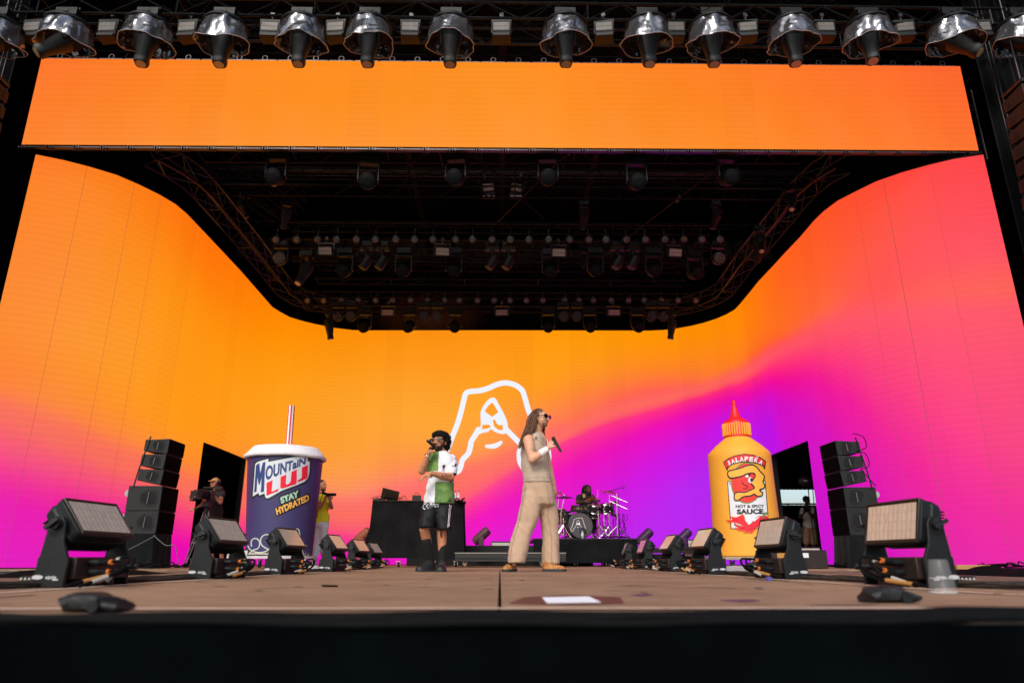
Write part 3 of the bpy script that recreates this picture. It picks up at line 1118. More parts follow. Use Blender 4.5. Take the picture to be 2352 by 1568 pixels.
for i, (p, q) in enumerate((((-8.4, 11.6, 9.2), (-5.5, 15.4, 8.2)), ((-7.6, 11.6, 9.6), (-4.9, 15.4, 8.4)), ((3.2, 13, 10.5), (-.2, 17.4, 9)), ((-2.8, 13, 10.6), (1.2, 17.4, 9.2)),
                           ((5.9, 13, 9.2), (2.8, 19, 8.6)), ((-1.7, 12.2, 9.6), (-1.5, 16, 9.8)), ((1.75, 12.2, 9.6), (1.55, 16, 9.8)))):
    if i < 2:
        truss('t', [p, q], .3, .3, .018, TRUSSB, 'slanting dark truss behind the left shoulder of the wall, %s one' % ('outer', 'inner')[i], 'slanting trusses at the left', .45)
    else:
        d = MB()
        d.cyl(p, q, .013, n=5)
        m_ = Vector(p).lerp(Vector(q), .45)
        d.box(m_, (.06, .3, .06))
        tag(d.build('tension_cable', STEEL), 'thin steel tension cable under the roof, %s' % ('', '', 'crossing left to right above the floodlights', 'crossing right to left above the floodlights', 'long one at the right', 'left of the floodlights', 'right of the floodlights')[i], 'cable')

# ------------------------------------------------------------------ stage lights
LENS = mat('dark_lens', (0.006, 0.007, 0.009), 0.45, spec=.12)
HOOD = None


def hood_mat():
    m = bpy.data.materials.new('clear_rain_hood')
    m.use_nodes = True
    nt = m.node_tree
    N, L = nt.nodes, nt.links
    N.remove(N['Principled BSDF'])
    out = N['Material Output']
    gl = N.new('ShaderNodeBsdfGlossy'); gl.inputs['Color'].default_value = (0.36, 0.375, 0.40, 1); gl.inputs['Roughness'].default_value = 0.13
    df = N.new('ShaderNodeBsdfDiffuse'); df.inputs['Color'].default_value = (0.36, 0.37, 0.40, 1)
    tr = N.new('ShaderNodeBsdfTransparent'); tr.inputs['Color'].default_value = (0.75, 0.76, 0.8, 1)
    tc = N.new('ShaderNodeTexCoord')
    mp = N.new('ShaderNodeMapping'); mp.inputs['Scale'].default_value = (1.8, 1.8, 0.45)
    ns = N.new('ShaderNodeTexNoise'); ns.inputs['Scale'].default_value = 3.0; ns.inputs['Detail'].default_value = 2.0; ns.inputs['Distortion'].default_value = 0.5
    bp = N.new('ShaderNodeBump'); bp.inputs['Strength'].default_value = 0.06; bp.inputs['Distance'].default_value = 0.02
    L.new(tc.outputs['Object'], mp.inputs[0]); L.new(mp.outputs[0], ns.inputs['Vector']); L.new(ns.outputs[0], bp.inputs['Height'])
    L.new(bp.outputs[0], gl.inputs['Normal'])
    fr = N.new('ShaderNodeFresnel'); fr.inputs['IOR'].default_value = 1.7
    L.new(bp.outputs[0], fr.inputs['Normal'])
    mr = N.new('ShaderNodeMapRange'); mr.inputs[1].default_value = 0.05; mr.inputs[2].default_value = 0.5; mr.inputs[3].default_value = 0.42; mr.inputs[4].default_value = 0.85
    L.new(fr.outputs[0], mr.inputs[0])
    m1 = N.new('ShaderNodeMixShader'); m1.inputs[0].default_value = 0.22
    L.new(tr.outputs[0], m1.inputs[1]); L.new(df.outputs[0], m1.inputs[2])
    m2 = N.new('ShaderNodeMixShader')
    L.new(mr.outputs[0], m2.inputs[0]); L.new(m1.outputs[0], m2.inputs[1]); L.new(gl.outputs[0], m2.inputs[2])
    L.new(m2.outputs[0], out.inputs[0])
    return m


HOOD = hood_mat()
RIM = mat('hood_rim', (0.35, 0.3, 0.3), 0.35)


def spot_head(parent, tilt, ax=0.0, L_=.62, r=.15):
    """tapering spotlight body hanging from a yoke; tilt in degrees from straight down"""
    R = Matrix.Rotation(rad(ax), 4, 'Z') @ Matrix.Rotation(rad(tilt), 4, 'X')
    T = Matrix.Translation((0, 0, -.42)) @ R
    d = MB()
    n = 16
    secs = [(.30, .15, .13), (.27, .17, .155), (.0, .17, .155), (-.12, .15, .14), (-.36, .105, .105), (-.40, .115, .115), (-.47, .118, .118), (-.52, .10, .10)]
    d.rings([[Vector((a * math.copysign(abs(math.cos(t)) ** .6, math.cos(t)), b_ * math.copysign(abs(math.sin(t)) ** .6, math.sin(t)), z))
              for t in [6.2832 * k / n for k in range(n)]] for z, a, b_ in secs], T)
    for k in range(7):
        d.box((-.09 + .03 * k, -.16, .14), (.012, .02, .2), T)
    d.build('head', BLK2, parent, bevel=.004)
    d = MB()
    d.cyl((0, 0, -.515), (0, 0, -.526), .085, n=18, T=T)
    d.build('lens', mat('lit_front_glass', (0.5, 0.35, 0.2), 0.1, spec=1), parent)
    d = MB()
    Rz = Matrix.Rotation(rad(ax), 4, 'Z')
    for s in (-1, 1):
        d.prism([(-.07, .0), (.07, 0), (.06, -.38), (.03, -.47), (-.03, -.47), (-.06, -.38)], .175 * s - .02, .175 * s + .02,
                Rz @ Matrix(((0, 0, 1, 0), (1, 0, 0, 0), (0, 1, 0, 0), (0, 0, 0, 1))))
    d.box((0, 0, .02), (.40, .16, .07), Rz)
    d.build('yoke', BLK2, parent, bevel=.006)
    d = MB()
    d.box((0, 0, .13), (.38, .30, .15))
    d.box((0, -.155, .13), (.1, .01, .05))
    for s in (-1, 1):
        d.cyl((s * .13, 0, .2), (s * .13, 0, .32), .02)
    d.build('base', BLK, parent, bevel=.01)


def hood(parent, seed):
    rn = random.Random(seed)
    n, m = 84, 22
    d = MB()
    rs = []
    ph = [rn.uniform(0, 6.28) for _ in range(6)]
    for j in range(m + 1):
        w = j / m
        ring = []
        for k in range(n):
            a = 6.2832 * k / n
            rr = .365 + .075 * w + .008 * math.sin(7 * a + ph[4] + 5 * w) + .006 * math.sin(11 * a + ph[2]) + (w ** 1.5) * (.022 * math.sin(2 * a + ph[0]) + .016 * math.sin(3 * a + ph[1]) + .008 * math.sin(5 * a + ph[2]))
            cs = Vector((math.cos(a) * 2.2 + seed * 5, math.sin(a) * 2.2, w * 1.3))
            rr += .022 * noise.noise(cs * 1.6) + .016 * (abs(noise.noise(cs * 2.8)) - .2) * min(1, w * 3)
            z = -.13 - .36 * w - (w ** 2) * (.03 * math.sin(2 * a + ph[3]) + .03 * math.sin(3 * a + ph[5])) + .09 * w * math.sin(a)
            ring.append(Vector((rr * math.cos(a), rr * math.sin(a), z)))
        rs.append(ring)
    d.rings(rs, cap=False)
    h = d.build('rain_hood', HOOD, parent, angle=80)
    d = MB()
    d.tube([p for p in rs[-1]], .008, 5, close=True)
    d.build('hood_hem', RIM, parent)
    d = MB()
    d.lathe([(.36, -.14), (.388, -.13), (.392, -.10), (.37, -.07), (.1, -.04), (.0, -.04)], 40)
    d.build('hood_lid', BLK, parent)


NH = 14
hx_ = [2, 160, 345, 520, 697, 852, 1037, 1297, 1484, 1630, 1813, 1988, 2180, 2335]
tilt = [(38, 120), (44, 118), (-6, 8), (-4, 0), (-5, 0), (-4, -4), (-3, 0), (-4, 2), (-4, 4), (-3, -4), (-4, -6), (-12, -30), (40, -125), (42, -122)]
for i, (px, (tl, ax)) in enumerate(zip(hx_, tilt)):
    p = at(px, 52, TY - .1)
    t = thing('moving_light', 'moving spotlight under a clear rain hood on the front truss, %s of fourteen' % nth(i, NH), 'stage light', p, 0,
              'hooded moving lights on the front truss')
    spot_head(t, tl, ax)
    hood(t, i)
BL = mat('strobe_cells', (0.52, 0.46, 0.40), 0.35, spec=.8, var=.15, scale=60, stretch=(1, 1, 4))


def strip_mat(name, col, sx=60, sy=12):
    m = mat(name, col, .45, spec=.3)
    nt = m.node_tree
    b = nt.nodes['Principled BSDF']
    tc = nt.nodes.new('ShaderNodeTexCoord')
    br = nt.nodes.new('ShaderNodeTexBrick')
    br.offset = 0
    br.inputs['Scale'].default_value = 1
    br.inputs['Brick Width'].default_value = 1 / sx
    br.inputs['Row Height'].default_value = 1 / sy
    br.inputs['Mortar Size'].default_value = .0022
    br.inputs['Color1'].default_value = (*[c * .85 for c in col], 1)
    br.inputs['Color2'].default_value = (*[min(1, c * 1.12) for c in col], 1)
    br.inputs['Mortar'].default_value = (*[c * .35 for c in col], 1)
    nt.links.new(tc.outputs['UV'], br.inputs['Vector'])
    nt.links.new(br.outputs[0], b.inputs['Base Color'])
    return m


CELL = strip_mat('blinder_cells', (0.17, 0.155, 0.14), 50, 22)


def panel(name, w, h, T, m, parent, y=0.0):
    """flat glass front in the local X/Z plane facing -Y, with UVs in metres"""
    me = bpy.data.meshes.new(name)
    vs = [T @ Vector((sx * w / 2, y, sz * h / 2)) for sx, sz in ((-1, -1), (1, -1), (1, 1), (-1, 1))]
    me.from_pydata(vs, [], [(0, 1, 2, 3)])
    uv = me.uv_layers.new(name='UVMap')
    for k, c in enumerate(((0, 0), (w, 0), (w, h), (0, h))):
        uv.data[k].uv = c
    me.materials.append(m)
    return link(name, me, parent)


def blinder(parent, w=.40, h=.22, dp=.2, cell=CELL, bag=True, tiltx=0):
    T = Matrix.Rotation(rad(tiltx), 4, 'X')
    d = MB()
    d.box((0, 0, 0), (w + .04, dp, h + .06), T)
    if bag:
        d.prism([(-.5 * w - .05, .17), (.5 * w + .05, .17), (.5 * w + .02, -.2), (-.5 * w - .02, -.22)], -dp * .45, dp * .9, Matrix(((1, 0, 0, 0), (0, 0, 1, 0), (0, 1, 0, 0), (0, 0, 0, 1))))
        d.box((0, -.02, -.19), (w + .03, dp * 1.1, .07))
    d.build('housing', BLK2, parent, bevel=.012)
    panel('strip_panel', w, h * .48, T @ Matrix.Translation((0, 0, h * .26)), cell, parent, -dp / 2 - .006)
    panel('strip_panel', w, h * .48, T @ Matrix.Translation((0, 0, -h * .26)), cell, parent, -dp / 2 - .006)
    d = MB()
    for s in (-1, 1):
        d.box((s * (w / 2 + .035), .02, .06), (.012, .04, .26))
    d.box((0, .02, .2), (w + .08, .04, .012))
    d.cyl((0, .02, .2), (0, .02, .34), .018)
    d.box((0, .02, .33), (.07, .05, .08))
    d.build('bracket', STEEL, parent)


bx_ = [80, 252, 434, 622, 773, 943, 1152, 1387, 1550, 1716, 1893, 2075, 2250]
bt = thing('strobe_bar', 'bagged strobe between hooded moving lights on the front truss, %s of thirteen' % nth(0, 13), 'stage light',
           at(bx_[0], 68, TY + .1), 0, 'bagged strobes on the front truss')
blinder(bt, w=.29, h=.17, dp=.16)
for i, px in enumerate(bx_[1:]):
    r = dup(bt, at(px, 68, TY + .1), rnd.uniform(-.12, .12), 'bagged strobe between hooded moving lights on the front truss, %s of thirteen' % nth(i + 1, 13))
bt.rotation_euler.z = -.1

# ---- ceiling rigs
LB = mat('lens_bulb', (0.11, 0.105, 0.10), 0.2, spec=1.0)


def par(parent):
    d = MB()
    d.lathe([(.03, .12), (.09, .08), (.105, 0), (.11, -.06), (.10, -.065)], 16, Matrix.Rotation(rad(-62), 4, 'X'))
    d.build('can', BLK, parent)
    d = MB()
    d.ell((0, 0, -.045), (.095, .095, .035), T=Matrix.Rotation(rad(-62), 4, 'X'))
    d.build('lens', LB, parent)
    d = MB()
    d.cyl((0, 0, .05), (0, 0, .28), .015)
    d.build('clamp', STEEL, parent)


DEEP = mat('deep_black_body', (0.0018, 0.002, 0.0022), .6, spec=.15)


def profile(parent, big=1.0, turn=0.0, face=62):
    T = Matrix.Rotation(turn, 4, 'Z') @ Matrix.Translation((0, 0, -.38)) @ Matrix.Rotation(rad(-face), 4, 'X')
    d = MB()
    d.lathe([(.05, .28), (.13, .26), (.165, .15), (.17, -.02), (.15, -.14), (.155, -.2), (.135, -.21)], 18, T)
    d.build('head', DEEP, parent)
    d = MB()
    d.ell((0, 0, -.20), (.12, .12, .022), T=T)
    d.build('lens', LENS, parent)
    d = MB()
    for s in (-1, 1):
        d.box((s * .19, 0, -.2), (.03, .12, .38))
    d.box((0, 0, .0), (.41, .13, .05))
    d.build('yoke', BLK2, parent, bevel=.006)
    d = MB()
    d.box((0, 0, .1), (.36, .26, .14))
    d.box((0, -.134, .1), (.1, .01, .045))
    d.box((0, 0, .19), (.2, .08, .05))
    d.build('base', BLK, parent, bevel=.008)


def wash(parent):
    T = Matrix.Translation((0, 0, -.25)) @ Matrix.Rotation(rad(-75), 4, 'X')
    d = MB()
    d.lathe([(.06, .16), (.14, .12), (.165, 0), (.165, -.07), (.155, -.075)], 20, T)
    d.build('head', BLK2, parent)
    d = MB()
    for r_, n_ in ((0, 1), (.055, 6), (.11, 12)):
        for k in range(n_):
            d.ell((r_ * math.cos(6.2832 * k / n_), r_ * math.sin(6.2832 * k / n_), -.076), (.021, .021, .008), T=T, n=8, m=4)
    d.build('lens', mat('grey_lens', (.12, .12, .13), .15, spec=1), parent)
    d = MB()
    for s in (-1, 1):
        d.box((s * .185, 0, -.12), (.025, .08, .28))
    d.box((0, 0, .03), (.39, .1, .04))
    d.box((0, 0, .12), (.34, .22, .12))
    d.build('yoke', BLK2, parent, bevel=.006)


def beam(parent, yaw=0.0):
    d = MB()
    d.box((0, 0, .1), (.30, .22, .12))
    d.build('base', BLK, parent, bevel=.006)
    d = MB()
    d.box((0, 0, -.02), (.34, .12, .07))
    d.cyl((0, 0, -.02), (0, 0, -.28), .055, .05)
    d.build('yoke', BLK2, parent, bevel=.006)
    d = MB()
    T = Matrix.Rotation(yaw, 4, 'Z') @ Matrix.Translation((0, 0, -.36)) @ Matrix.Rotation(rad(28), 4, 'Y')
    d.lathe([(.06, .17), (.11, .14), (.125, -.1), (.10, -.18), (.09, -.18)], 16, T)
    d.build('head', BLK2, parent)


def row(fn, xs, ys, Y, nm, label, group, cat='stage light', **k):
    proto = None
    n = len(xs)
    for i, x in enumerate(xs):
        y = ys if not isinstance(ys, (list, tuple)) else ys[i]
        p = at(x, y, Y)
        lb = label % nth(i, n)
        if proto is None:
            proto = thing(nm, lb, cat, p, 0, group)
            fn(proto, **k)
        else:
            dup(proto, p, rnd.uniform(-.15, .15), lb)
    return proto


xa = [635.5, 683, 730.7, 774.6, 820, 863, 909.4, 952.5, 995.3, 1045.7, 1086, 1130, 1172.4, 1215, 1260.6, 1308, 1351.4, 1391.6, 1437.9, 1481.5, 1526.4, 1569.4, 1611.3, 1653]
row(par, xa, 550, 15.3, 'par_lamp', 'small round lamp on the middle ceiling truss, %s of twenty-four', 'round lamps on the middle truss')
xb = [707.8, 745.3, 785, 824, 864, 902.4, 944, 982.6, 1021.3, 1055, 1097, 1135, 1171.3, 1208.5, 1246.6, 1296.7, 1328.6, 1363, 1403.3, 1442.9, 1479.5, 1518.5, 1556.6, 1596.7]
row(par, xb, 689.5, 19.6, 'par_lamp', 'small round lamp on the farthest ceiling truss, %s of twenty-four', 'round lamps on the farthest truss')
CELLP = strip_mat('pink_cells', (0.42, 0.38, 0.36), 60, 26)
row(blinder, [748.3, 1016.4, 1283, 1549], [576, 577.7, 580, 580], 15.1, 'strobe_light', 'pale rectangular strobe on the middle ceiling truss, %s of four', 'strobes on the middle truss', w=.30, h=.17, dp=.14, cell=CELLP, bag=False, tiltx=25)
row(blinder, [891, 1152.6, 1409.5], 717.5, 19.4, 'strobe_light', 'pale rectangular strobe on the farthest ceiling truss, %s of three', 'strobes on the farthest truss', w=.34, h=.155, dp=.14, cell=CELLP, bag=False, tiltx=20)
row(beam, [842.6, 878.6, 1130.6, 1167.8, 1418, 1453.7], 571, 15.45, 'beam_light', 'narrow spotlight pointing down from the middle truss, %s of six', 'beam lights on the middle truss')
row(profile, [793.7, 928.5, 1042.7, 1263.3, 1365.8, 1499.1, 1593.8], [588, 588, 588, 590, 588, 588, 594], 15.5, 'moving_spot', 'moving spotlight with a round lens under the middle truss, %s of seven', 'moving spots on the middle truss')
row(wash, [645.7, 1648.5], 572, 15.4, 'wash_light', 'round many-lensed wash light at an end of the middle truss, %s of two', 'wash lights on the middle truss')
row(wash, [776.7, 807.5, 974.5, 1004.6, 1294, 1325.7, 1495.6, 1524], 708, 19.5, 'wash_light', 'round many-lensed wash light on the farthest truss, %s of eight', 'wash lights on the farthest truss')
row(profile, [839, 941, 1045, 1259, 1354.4, 1463.4], 722, 19.3, 'moving_spot', 'moving spotlight lit orange just over the rear screen, %s of six', 'moving spots on the farthest truss')
bigs = row(profile, [638, 848, 1048, 1258, 1460, 1668], [366, 376, 368, 368, 378, 368], 11.75, 'moving_spot', 'large dim moving head hanging just under the orange banner, %s of six', 'big moving heads under the banner')
for i, (px, py) in enumerate(((758.5, 728), (1541, 728))):
    t = thing('hanging_spot', 'dark spotlight hanging over the %s end of the rear screen top' % ('left', 'right')[i], 'stage light', at(px, py, 19.1), 0, 'dark spots at the ends of the farthest truss')
    spot_head(t, 10, (-60, 60)[i])
    t.scale = (.72,) * 3
for i, (px, ry) in enumerate(((1120, .5), (1188, -.5))):
    t = thing('floodlight', '%s of two tilted floodlights hanging alone under the dark roof' % ('left', 'right')[i], 'stage light', at(px, 430, 14.6), ry * .6, 'two floodlights under the roof')
    blinder(t, w=.26, h=.17, dp=.1, cell=CELLP, bag=False, tiltx=30)
    t.rotation_euler = (0, -ry * .6, ry * .5)
    t2 = thing('speaker_box', 'small grey box under the %s tilted floodlight' % ('left', 'right')[i], 'box', at(px + (3, -3)[i], 449, 14.7))
    d = MB(); d.box((0, 0, 0), (.3, .14, .13)); d.build('case', BLK2, t2, bevel=.01)
    d = MB(); d.box((0, -.075, -.055), (.27, .012, .018)); d.build('edge_strip', WHITE, t2)
    d = MB(); d.cyl((0, 0, .06), (0, 0, .3), .01); d.build('hanger', STEEL, t2)

for i, (px, py, Y, sc) in enumerate(((659, 473, 13.5, .8), (1342, 584 - 4, 15.9, .6), (1341, 476, 14, .8), (1644, 476, 14, .8), (1815, 438, 12.8, .8), (1744, 532, 14.5, .9), (704, 594, 15.0, 1.1), (628, 372, 12.6, .8), (560, 455, 13.6, .7), (1741, 560, 15, .7))):
    t = thing('dark_spotlight', 'nearly black spotlight in the unlit roof, %s of ten' % nth(sorted([659, 1342, 1341, 1644, 1815, 1744, 704, 628, 560, 1741]).index(px), 10), 'stage light', at(px, py, Y), 0, 'unlit spots in the dark roof')
    spot_head(t, rnd.choice((-25, 30, 20)), rnd.uniform(-40, 40))
    t.scale = (sc * .7,) * 3
# loose cables looping under the trusses
for gi, (ty, tz, nm) in enumerate(((15.4, 7.5, 'middle'), (19.7, 7.45, 'farthest'), (10.0, 9.7, 'front'))):
    d = MB()
    for k in range(34):
        x0 = -5.2 + 10.4 * k / 34 if gi < 2 else -9.5 + 19 * k / 34
        x1 = x0 + rnd.uniform(.15, .6)
        dz = rnd.uniform(.05, .22)
        zz_ = tz + rnd.uniform(-.15, .1)
        yy_ = ty + rnd.uniform(-.15, .2)
        d.tube([(x0 + (x1 - x0) * t / 6, yy_, zz_ - dz * math.sin(math.pi * t / 6)) for t in range(7)], .009, 4)
    tag(d.build('loom_of_cables', RUBBER), 'tangle of black cables looped along the %s truss' % nm, 'cables', kind='stuff')

# ------------------------------------------------------------------ hanging speaker columns
SPK = mat('speaker_side', (0.0035, 0.0028, 0.0027), 0.6, var=.3, scale=6)
GRL = mat('speaker_grille', (0.03, 0.033, 0.036), 0.55, 0.3, var=.3, scale=80)


def line_array(sgn, label):
    t = thing('hanging_speaker_column', label, 'speaker', (sgn * (9.3 if sgn < 0 else 9.62), 10.2, 7.85), 0, 'speaker columns hanging beside the stage')
    z, y = 0.0, 0.0
    ang = 0.0
    for i in range(16):
        ang = .6 * i if i < 8 else 4.8 + 1.6 * (i - 7)
        T = Matrix.Translation((0, y, z)) @ Matrix.Rotation(rad(ang), 4, 'X')
        d = MB()
        d.prism([(-.25, -.155), (.25, -.11), (.25, .11), (-.25, .155)], -.62, .62, T @ Matrix(((0, 0, 1, 0), (1, 0, 0, 0), (0, 1, 0, 0), (0, 0, 0, 1))))
        c = d.build('cabinet', SPK, t, bevel=.008)
        d = MB()
        for s in (-1, 1):
            d.box((s * .30, -.262, 0), (.56, .014, .26), T)
        d.build('grille', GRL, c)
        d = MB()
        for s in (-1, 1):
            for q in (-.035, .05):
                d.box((s * .623, .1 + q, 0), (.01, .045, .13), T)
        d.build('handle', BLK, c)
        z -= .315 * math.cos(rad(ang))
        y += .315 * math.sin(rad(ang)) + .012
    d = MB()
    d.box((0, 0, .24), (1.2, .5, .06))
    d.cyl((-.4, 0, .25), (-.4, 0, 3.9), .02)
    d.cyl((.4, 0, .25), (.4, 0, 3.9), .02)
    d.build('flying_frame', STEEL, t)


line_array(-1, 'tall column of black speakers hanging at the far left edge')
line_array(1, 'tall column of black speakers hanging at the far right edge')
# chains beside the banner and small truss at its right end
for i, x in enumerate((-9.35, 9.35)):
    d = MB()
    d.cyl((x, 10.9, 6.0), (x, 10.9, 11.6), .014)
    d.cyl((x + .08, 10.9, 7.0), (x + .08, 10.9, 11.6), .014)
    tag(d.build('hoist_chain', STEEL), 'steel hoist chain beside the %s end of the orange banner' % ('left', 'right')[i], 'chain')
truss('t', [(9.3, 11.9, 7.6), (9.3, 11.9, 9.2)], .4, .4, .025, STEEL, 'short upright truss beside the right end of the orange banner', None, .4)



# ------------------------------------------------------------------ floor strobes along the runway
GLASS = None


def lens_front():
    m = bpy.data.materials.new('strobe_lens_front')
    m.use_nodes = True
    nt = m.node_tree
    N, L = nt.nodes, nt.links
    b = N['Principled BSDF']
    tc = N.new('ShaderNodeTexCoord')
    br = N.new('ShaderNodeTexBrick'); br.offset = 0
    br.inputs['Scale'].default_value = 1
    br.inputs['Brick Width'].default_value = .034; br.inputs['Row Height'].default_value = .044
    br.inputs['Mortar Size'].default_value = .004; br.inputs['Mortar Smooth'].default_value = 1
    br.inputs['Color1'].default_value = (.47, .405, .345, 1); br.inputs['Color2'].default_value = (.53, .455, .385, 1); br.inputs['Mortar'].default_value = (.44, .36, .29, 1)
    L.new(tc.outputs['UV'], br.inputs['Vector'])
    wv = N.new('ShaderNodeTexWave'); wv.wave_type = 'BANDS'; wv.bands_direction = 'X'; wv.inputs['Scale'].default_value = 9.3
    wv.inputs['Distortion'].default_value = 2.5; wv.inputs['Detail'].default_value = 0; wv.inputs['Detail Scale'].default_value = 3
    L.new(tc.outputs['UV'], wv.inputs['Vector'])
    mr = N.new('ShaderNodeMapRange'); mr.inputs[3].default_value = .9; mr.inputs[4].default_value = 1.08
    L.new(wv.outputs['Fac'], mr.inputs[0])
    mx = N.new('ShaderNodeMix'); mx.data_type = 'RGBA'; mx.blend_type = 'MULTIPLY'; mx.inputs[0].default_value = 1
    L.new(br.outputs[0], mx.inputs[6]); L.new(mr.outputs[0], mx.inputs[7]); L.new(mx.outputs[2], b.inputs['Base Color'])
    b.inputs['Roughness'].default_value = .16
    b.inputs['Specular IOR Level'].default_value = .9
    b.inputs['Coat Weight'].default_value = .5
    b.inputs['Coat Roughness'].default_value = .05
    return m


LENSF = lens_front()
BROWN = mat('rusty_brown_base', (0.016, 0.0085, 0.007), .55, var=.4, scale=10)
SILV = mat('silver_print', (.45, .46, .47), .4)


def strobe(t, elev, seed, mirror):
    """faces local +X, its long axis along local Y; `elev` tilts the face up"""
    rn = random.Random(seed)
    d = MB()
    d.box((0, 0, .085), (.20, .40, .10))
    d.box((0, .0, .018), (.15, .30, .035))
    bs = d.build('base', BROWN, t, bevel=.006)
    d = MB()
    d.box((-.0, -.203, .085), (.10, .008, .06))
    for k, (dx, dz) in enumerate(((0, .03), (.018, .01), (-.018, .01), (0, -.012))):
        d.cyl((.045 + dx, -.205, .08 + dz), (.045 + dx, -.213, .08 + dz), .006, n=8)
    d.build('control_plate', BLK, bs)
    for a_, b_ in [((.098, -.1, dz), (.15, -.1, dz)) for dz in (.065, .11)] + [((.098, -.05, dz), (.14, -.05, dz)) for dz in (.065, .11)] + [((.09, .17, .09), (.16, .19, .09))]:
        d = MB()
        d.cyl(a_, b_, .017, n=10)
        d.build('socket', BLK, bs)
    for s in (-1, 1):
        d = MB()
        T = Matrix.Translation((0, s * .235, 0)) @ Matrix(((1, 0, 0, 0), (0, 0, 1, 0), (0, 1, 0, 0), (0, 0, 0, 1)))
        d.prism([(-.075, .0), (.085, .0), (.088, .12), (.05, .20), (.04, .292), (.022, .318), (-.022, .318), (-.04, .292), (-.055, .15)], -.009, .009, T)
        a = d.build('arm', BLK2, t, bevel=.004)
        d = MB()
        d.cyl((0, s * .24, .285), (0, s * .268, .285), .026, n=14)
        d.box((0, s * .282, .285), (.075, .014, .016), R=Matrix.Rotation(rnd.uniform(-.8, .8), 3, 'Y'))
        for k in range(7):
            an = rad(-150 + 20 * k)
            d.cyl((.043 * math.cos(an), s * .2445, .275 + .043 * math.sin(an)), (.043 * math.cos(an), s * .247, .275 + .043 * math.sin(an)), .003, n=6)
        d.build('tilt_lock', STEEL, a)
        if s < 0:
            d = MB()
            d.rings([[Vector((-.045 + .028 * math.cos(k * .5236), -.2455, .045 + .010 * math.sin(k * .5236))) for k in range(12)],
                     [Vector((-.045 + .028 * math.cos(k * .5236), -.2468, .045 + .010 * math.sin(k * .5236))) for k in range(12)]])
            for k in range(5):
                d.box((.0 + .011 * k, -.246, .043), (.007, .002, .016 if k % 2 else .011))
            d.box((.045, -.246, .034), (.028, .002, .006))
            d.build('maker_mark', SILV, a)
    T = Matrix.Translation((0, 0, .292)) @ Matrix.Rotation(rad(-elev), 4, 'Y')
    # head box, with local +X the front
    d = MB()
    rr = .03
    def rrect(w, h, x):
        pts = []
        for cx, cy, a0 in ((w - rr, h - rr, 0), (-w + rr, h - rr, 90), (-w + rr, -h + rr, 180), (w - rr, -h + rr, 270)):
            for k in range(4):
                a = rad(a0 + 30 * k)
                pts.append(Vector((x, cx + rr * math.cos(a), cy + rr * math.sin(a))))
        return pts
    d.rings([rrect(.185, .085, -.07), rrect(.205, .10, -.055), rrect(.215, .108, -.01), rrect(.21, .105, .0), rrect(.213, .112, .045), rrect(.205, .104, .052)], T)
    h = d.build('head', BLK2, t, bevel=.002)
    d = MB()
    for k in range(12):
        d.box((-.08, 0, -.077 + .014 * k), (.05, .34, .005), T)
    for k in range(16):
        d.prism([(-.0, -.105), (-.085, -.10), (-.06, -.08)], -.17 + .022 * k, -.163 + .022 * k, T @ Matrix(((1, 0, 0, 0), (0, 0, 1, 0), (0, 1, 0, 0), (0, 0, 0, 1))))
    d.build('cooling_fins', BLK, h)
    d = MB()
    ro = [Vector((.053, a, b_)) for a, b_ in ((-.2, -.1), (.2, -.1), (.2, .1), (-.2, .1))]
    d.tube([T @ p for p in ro], .0065, 5, close=True)
    d.build('bezel', mat('brown_bezel', (.03, .017, .011), .5), h)
    me = bpy.data.meshes.new('lens_panel')
    W, Hh = .187, .088
    me.from_pydata([T @ Vector((.0555, a, b_)) for a, b_ in ((-W, -Hh), (W, -Hh), (W, Hh), (-W, Hh))], [], [(0, 1, 2, 3)])
    uv = me.uv_layers.new(name='UVMap')
    for k, c_ in enumerate(((0, 0), (2 * W, 0), (2 * W, 2 * Hh), (0, 2 * Hh))):
        uv.data[k].uv = c_
    me.materials.append(LENSF)
    link('lens_panel', me, h)
    # plugs and leads curling down to the floor loom
    for k in range(4):
        y0 = (-.1, -.05)[k % 2]
        z0 = .065 if k < 2 else .11
        d = MB()
        e = Vector((.25 + rn.uniform(-.03, .05), -.28 - .07 * k + rn.uniform(-.05, .05), .012))
        a = Vector((.15, y0, z0))
        mid = Vector((.27 + .02 * k, y0 - .03 - .02 * k, z0 - .005 + rn.uniform(0, .03)))
        m2 = Vector((.32 + rn.uniform(-.02, .02), y0 - .12, .05 + rn.uniform(0, .03)))
        pts = spline([tuple(a), tuple(mid), tuple(m2), tuple(e)], 6)
        d.tube(pts, .0075, 6)
        ld = d.build('lead', RUBBER, t)
        d = MB()
        d.cyl(a, a.lerp(mid, .45), .0155, .013, n=10)
        d.build('plug', BLK, ld)
        d = MB()
        p0 = a.lerp(mid, .44); p1 = a.lerp(mid, .56)
        d.cyl(p0, p1, .0125, n=10)
        d.build('cable_mark', ORANGE if k % 2 == 0 else TAPEW, ld)
        d = MB()
        i = len(pts) * 3 // 4
        d.cyl(pts[i], pts[i + 2], .0092, n=8)
        d.build('cable_mark', TAPEY if k % 2 else TAPEW, ld)


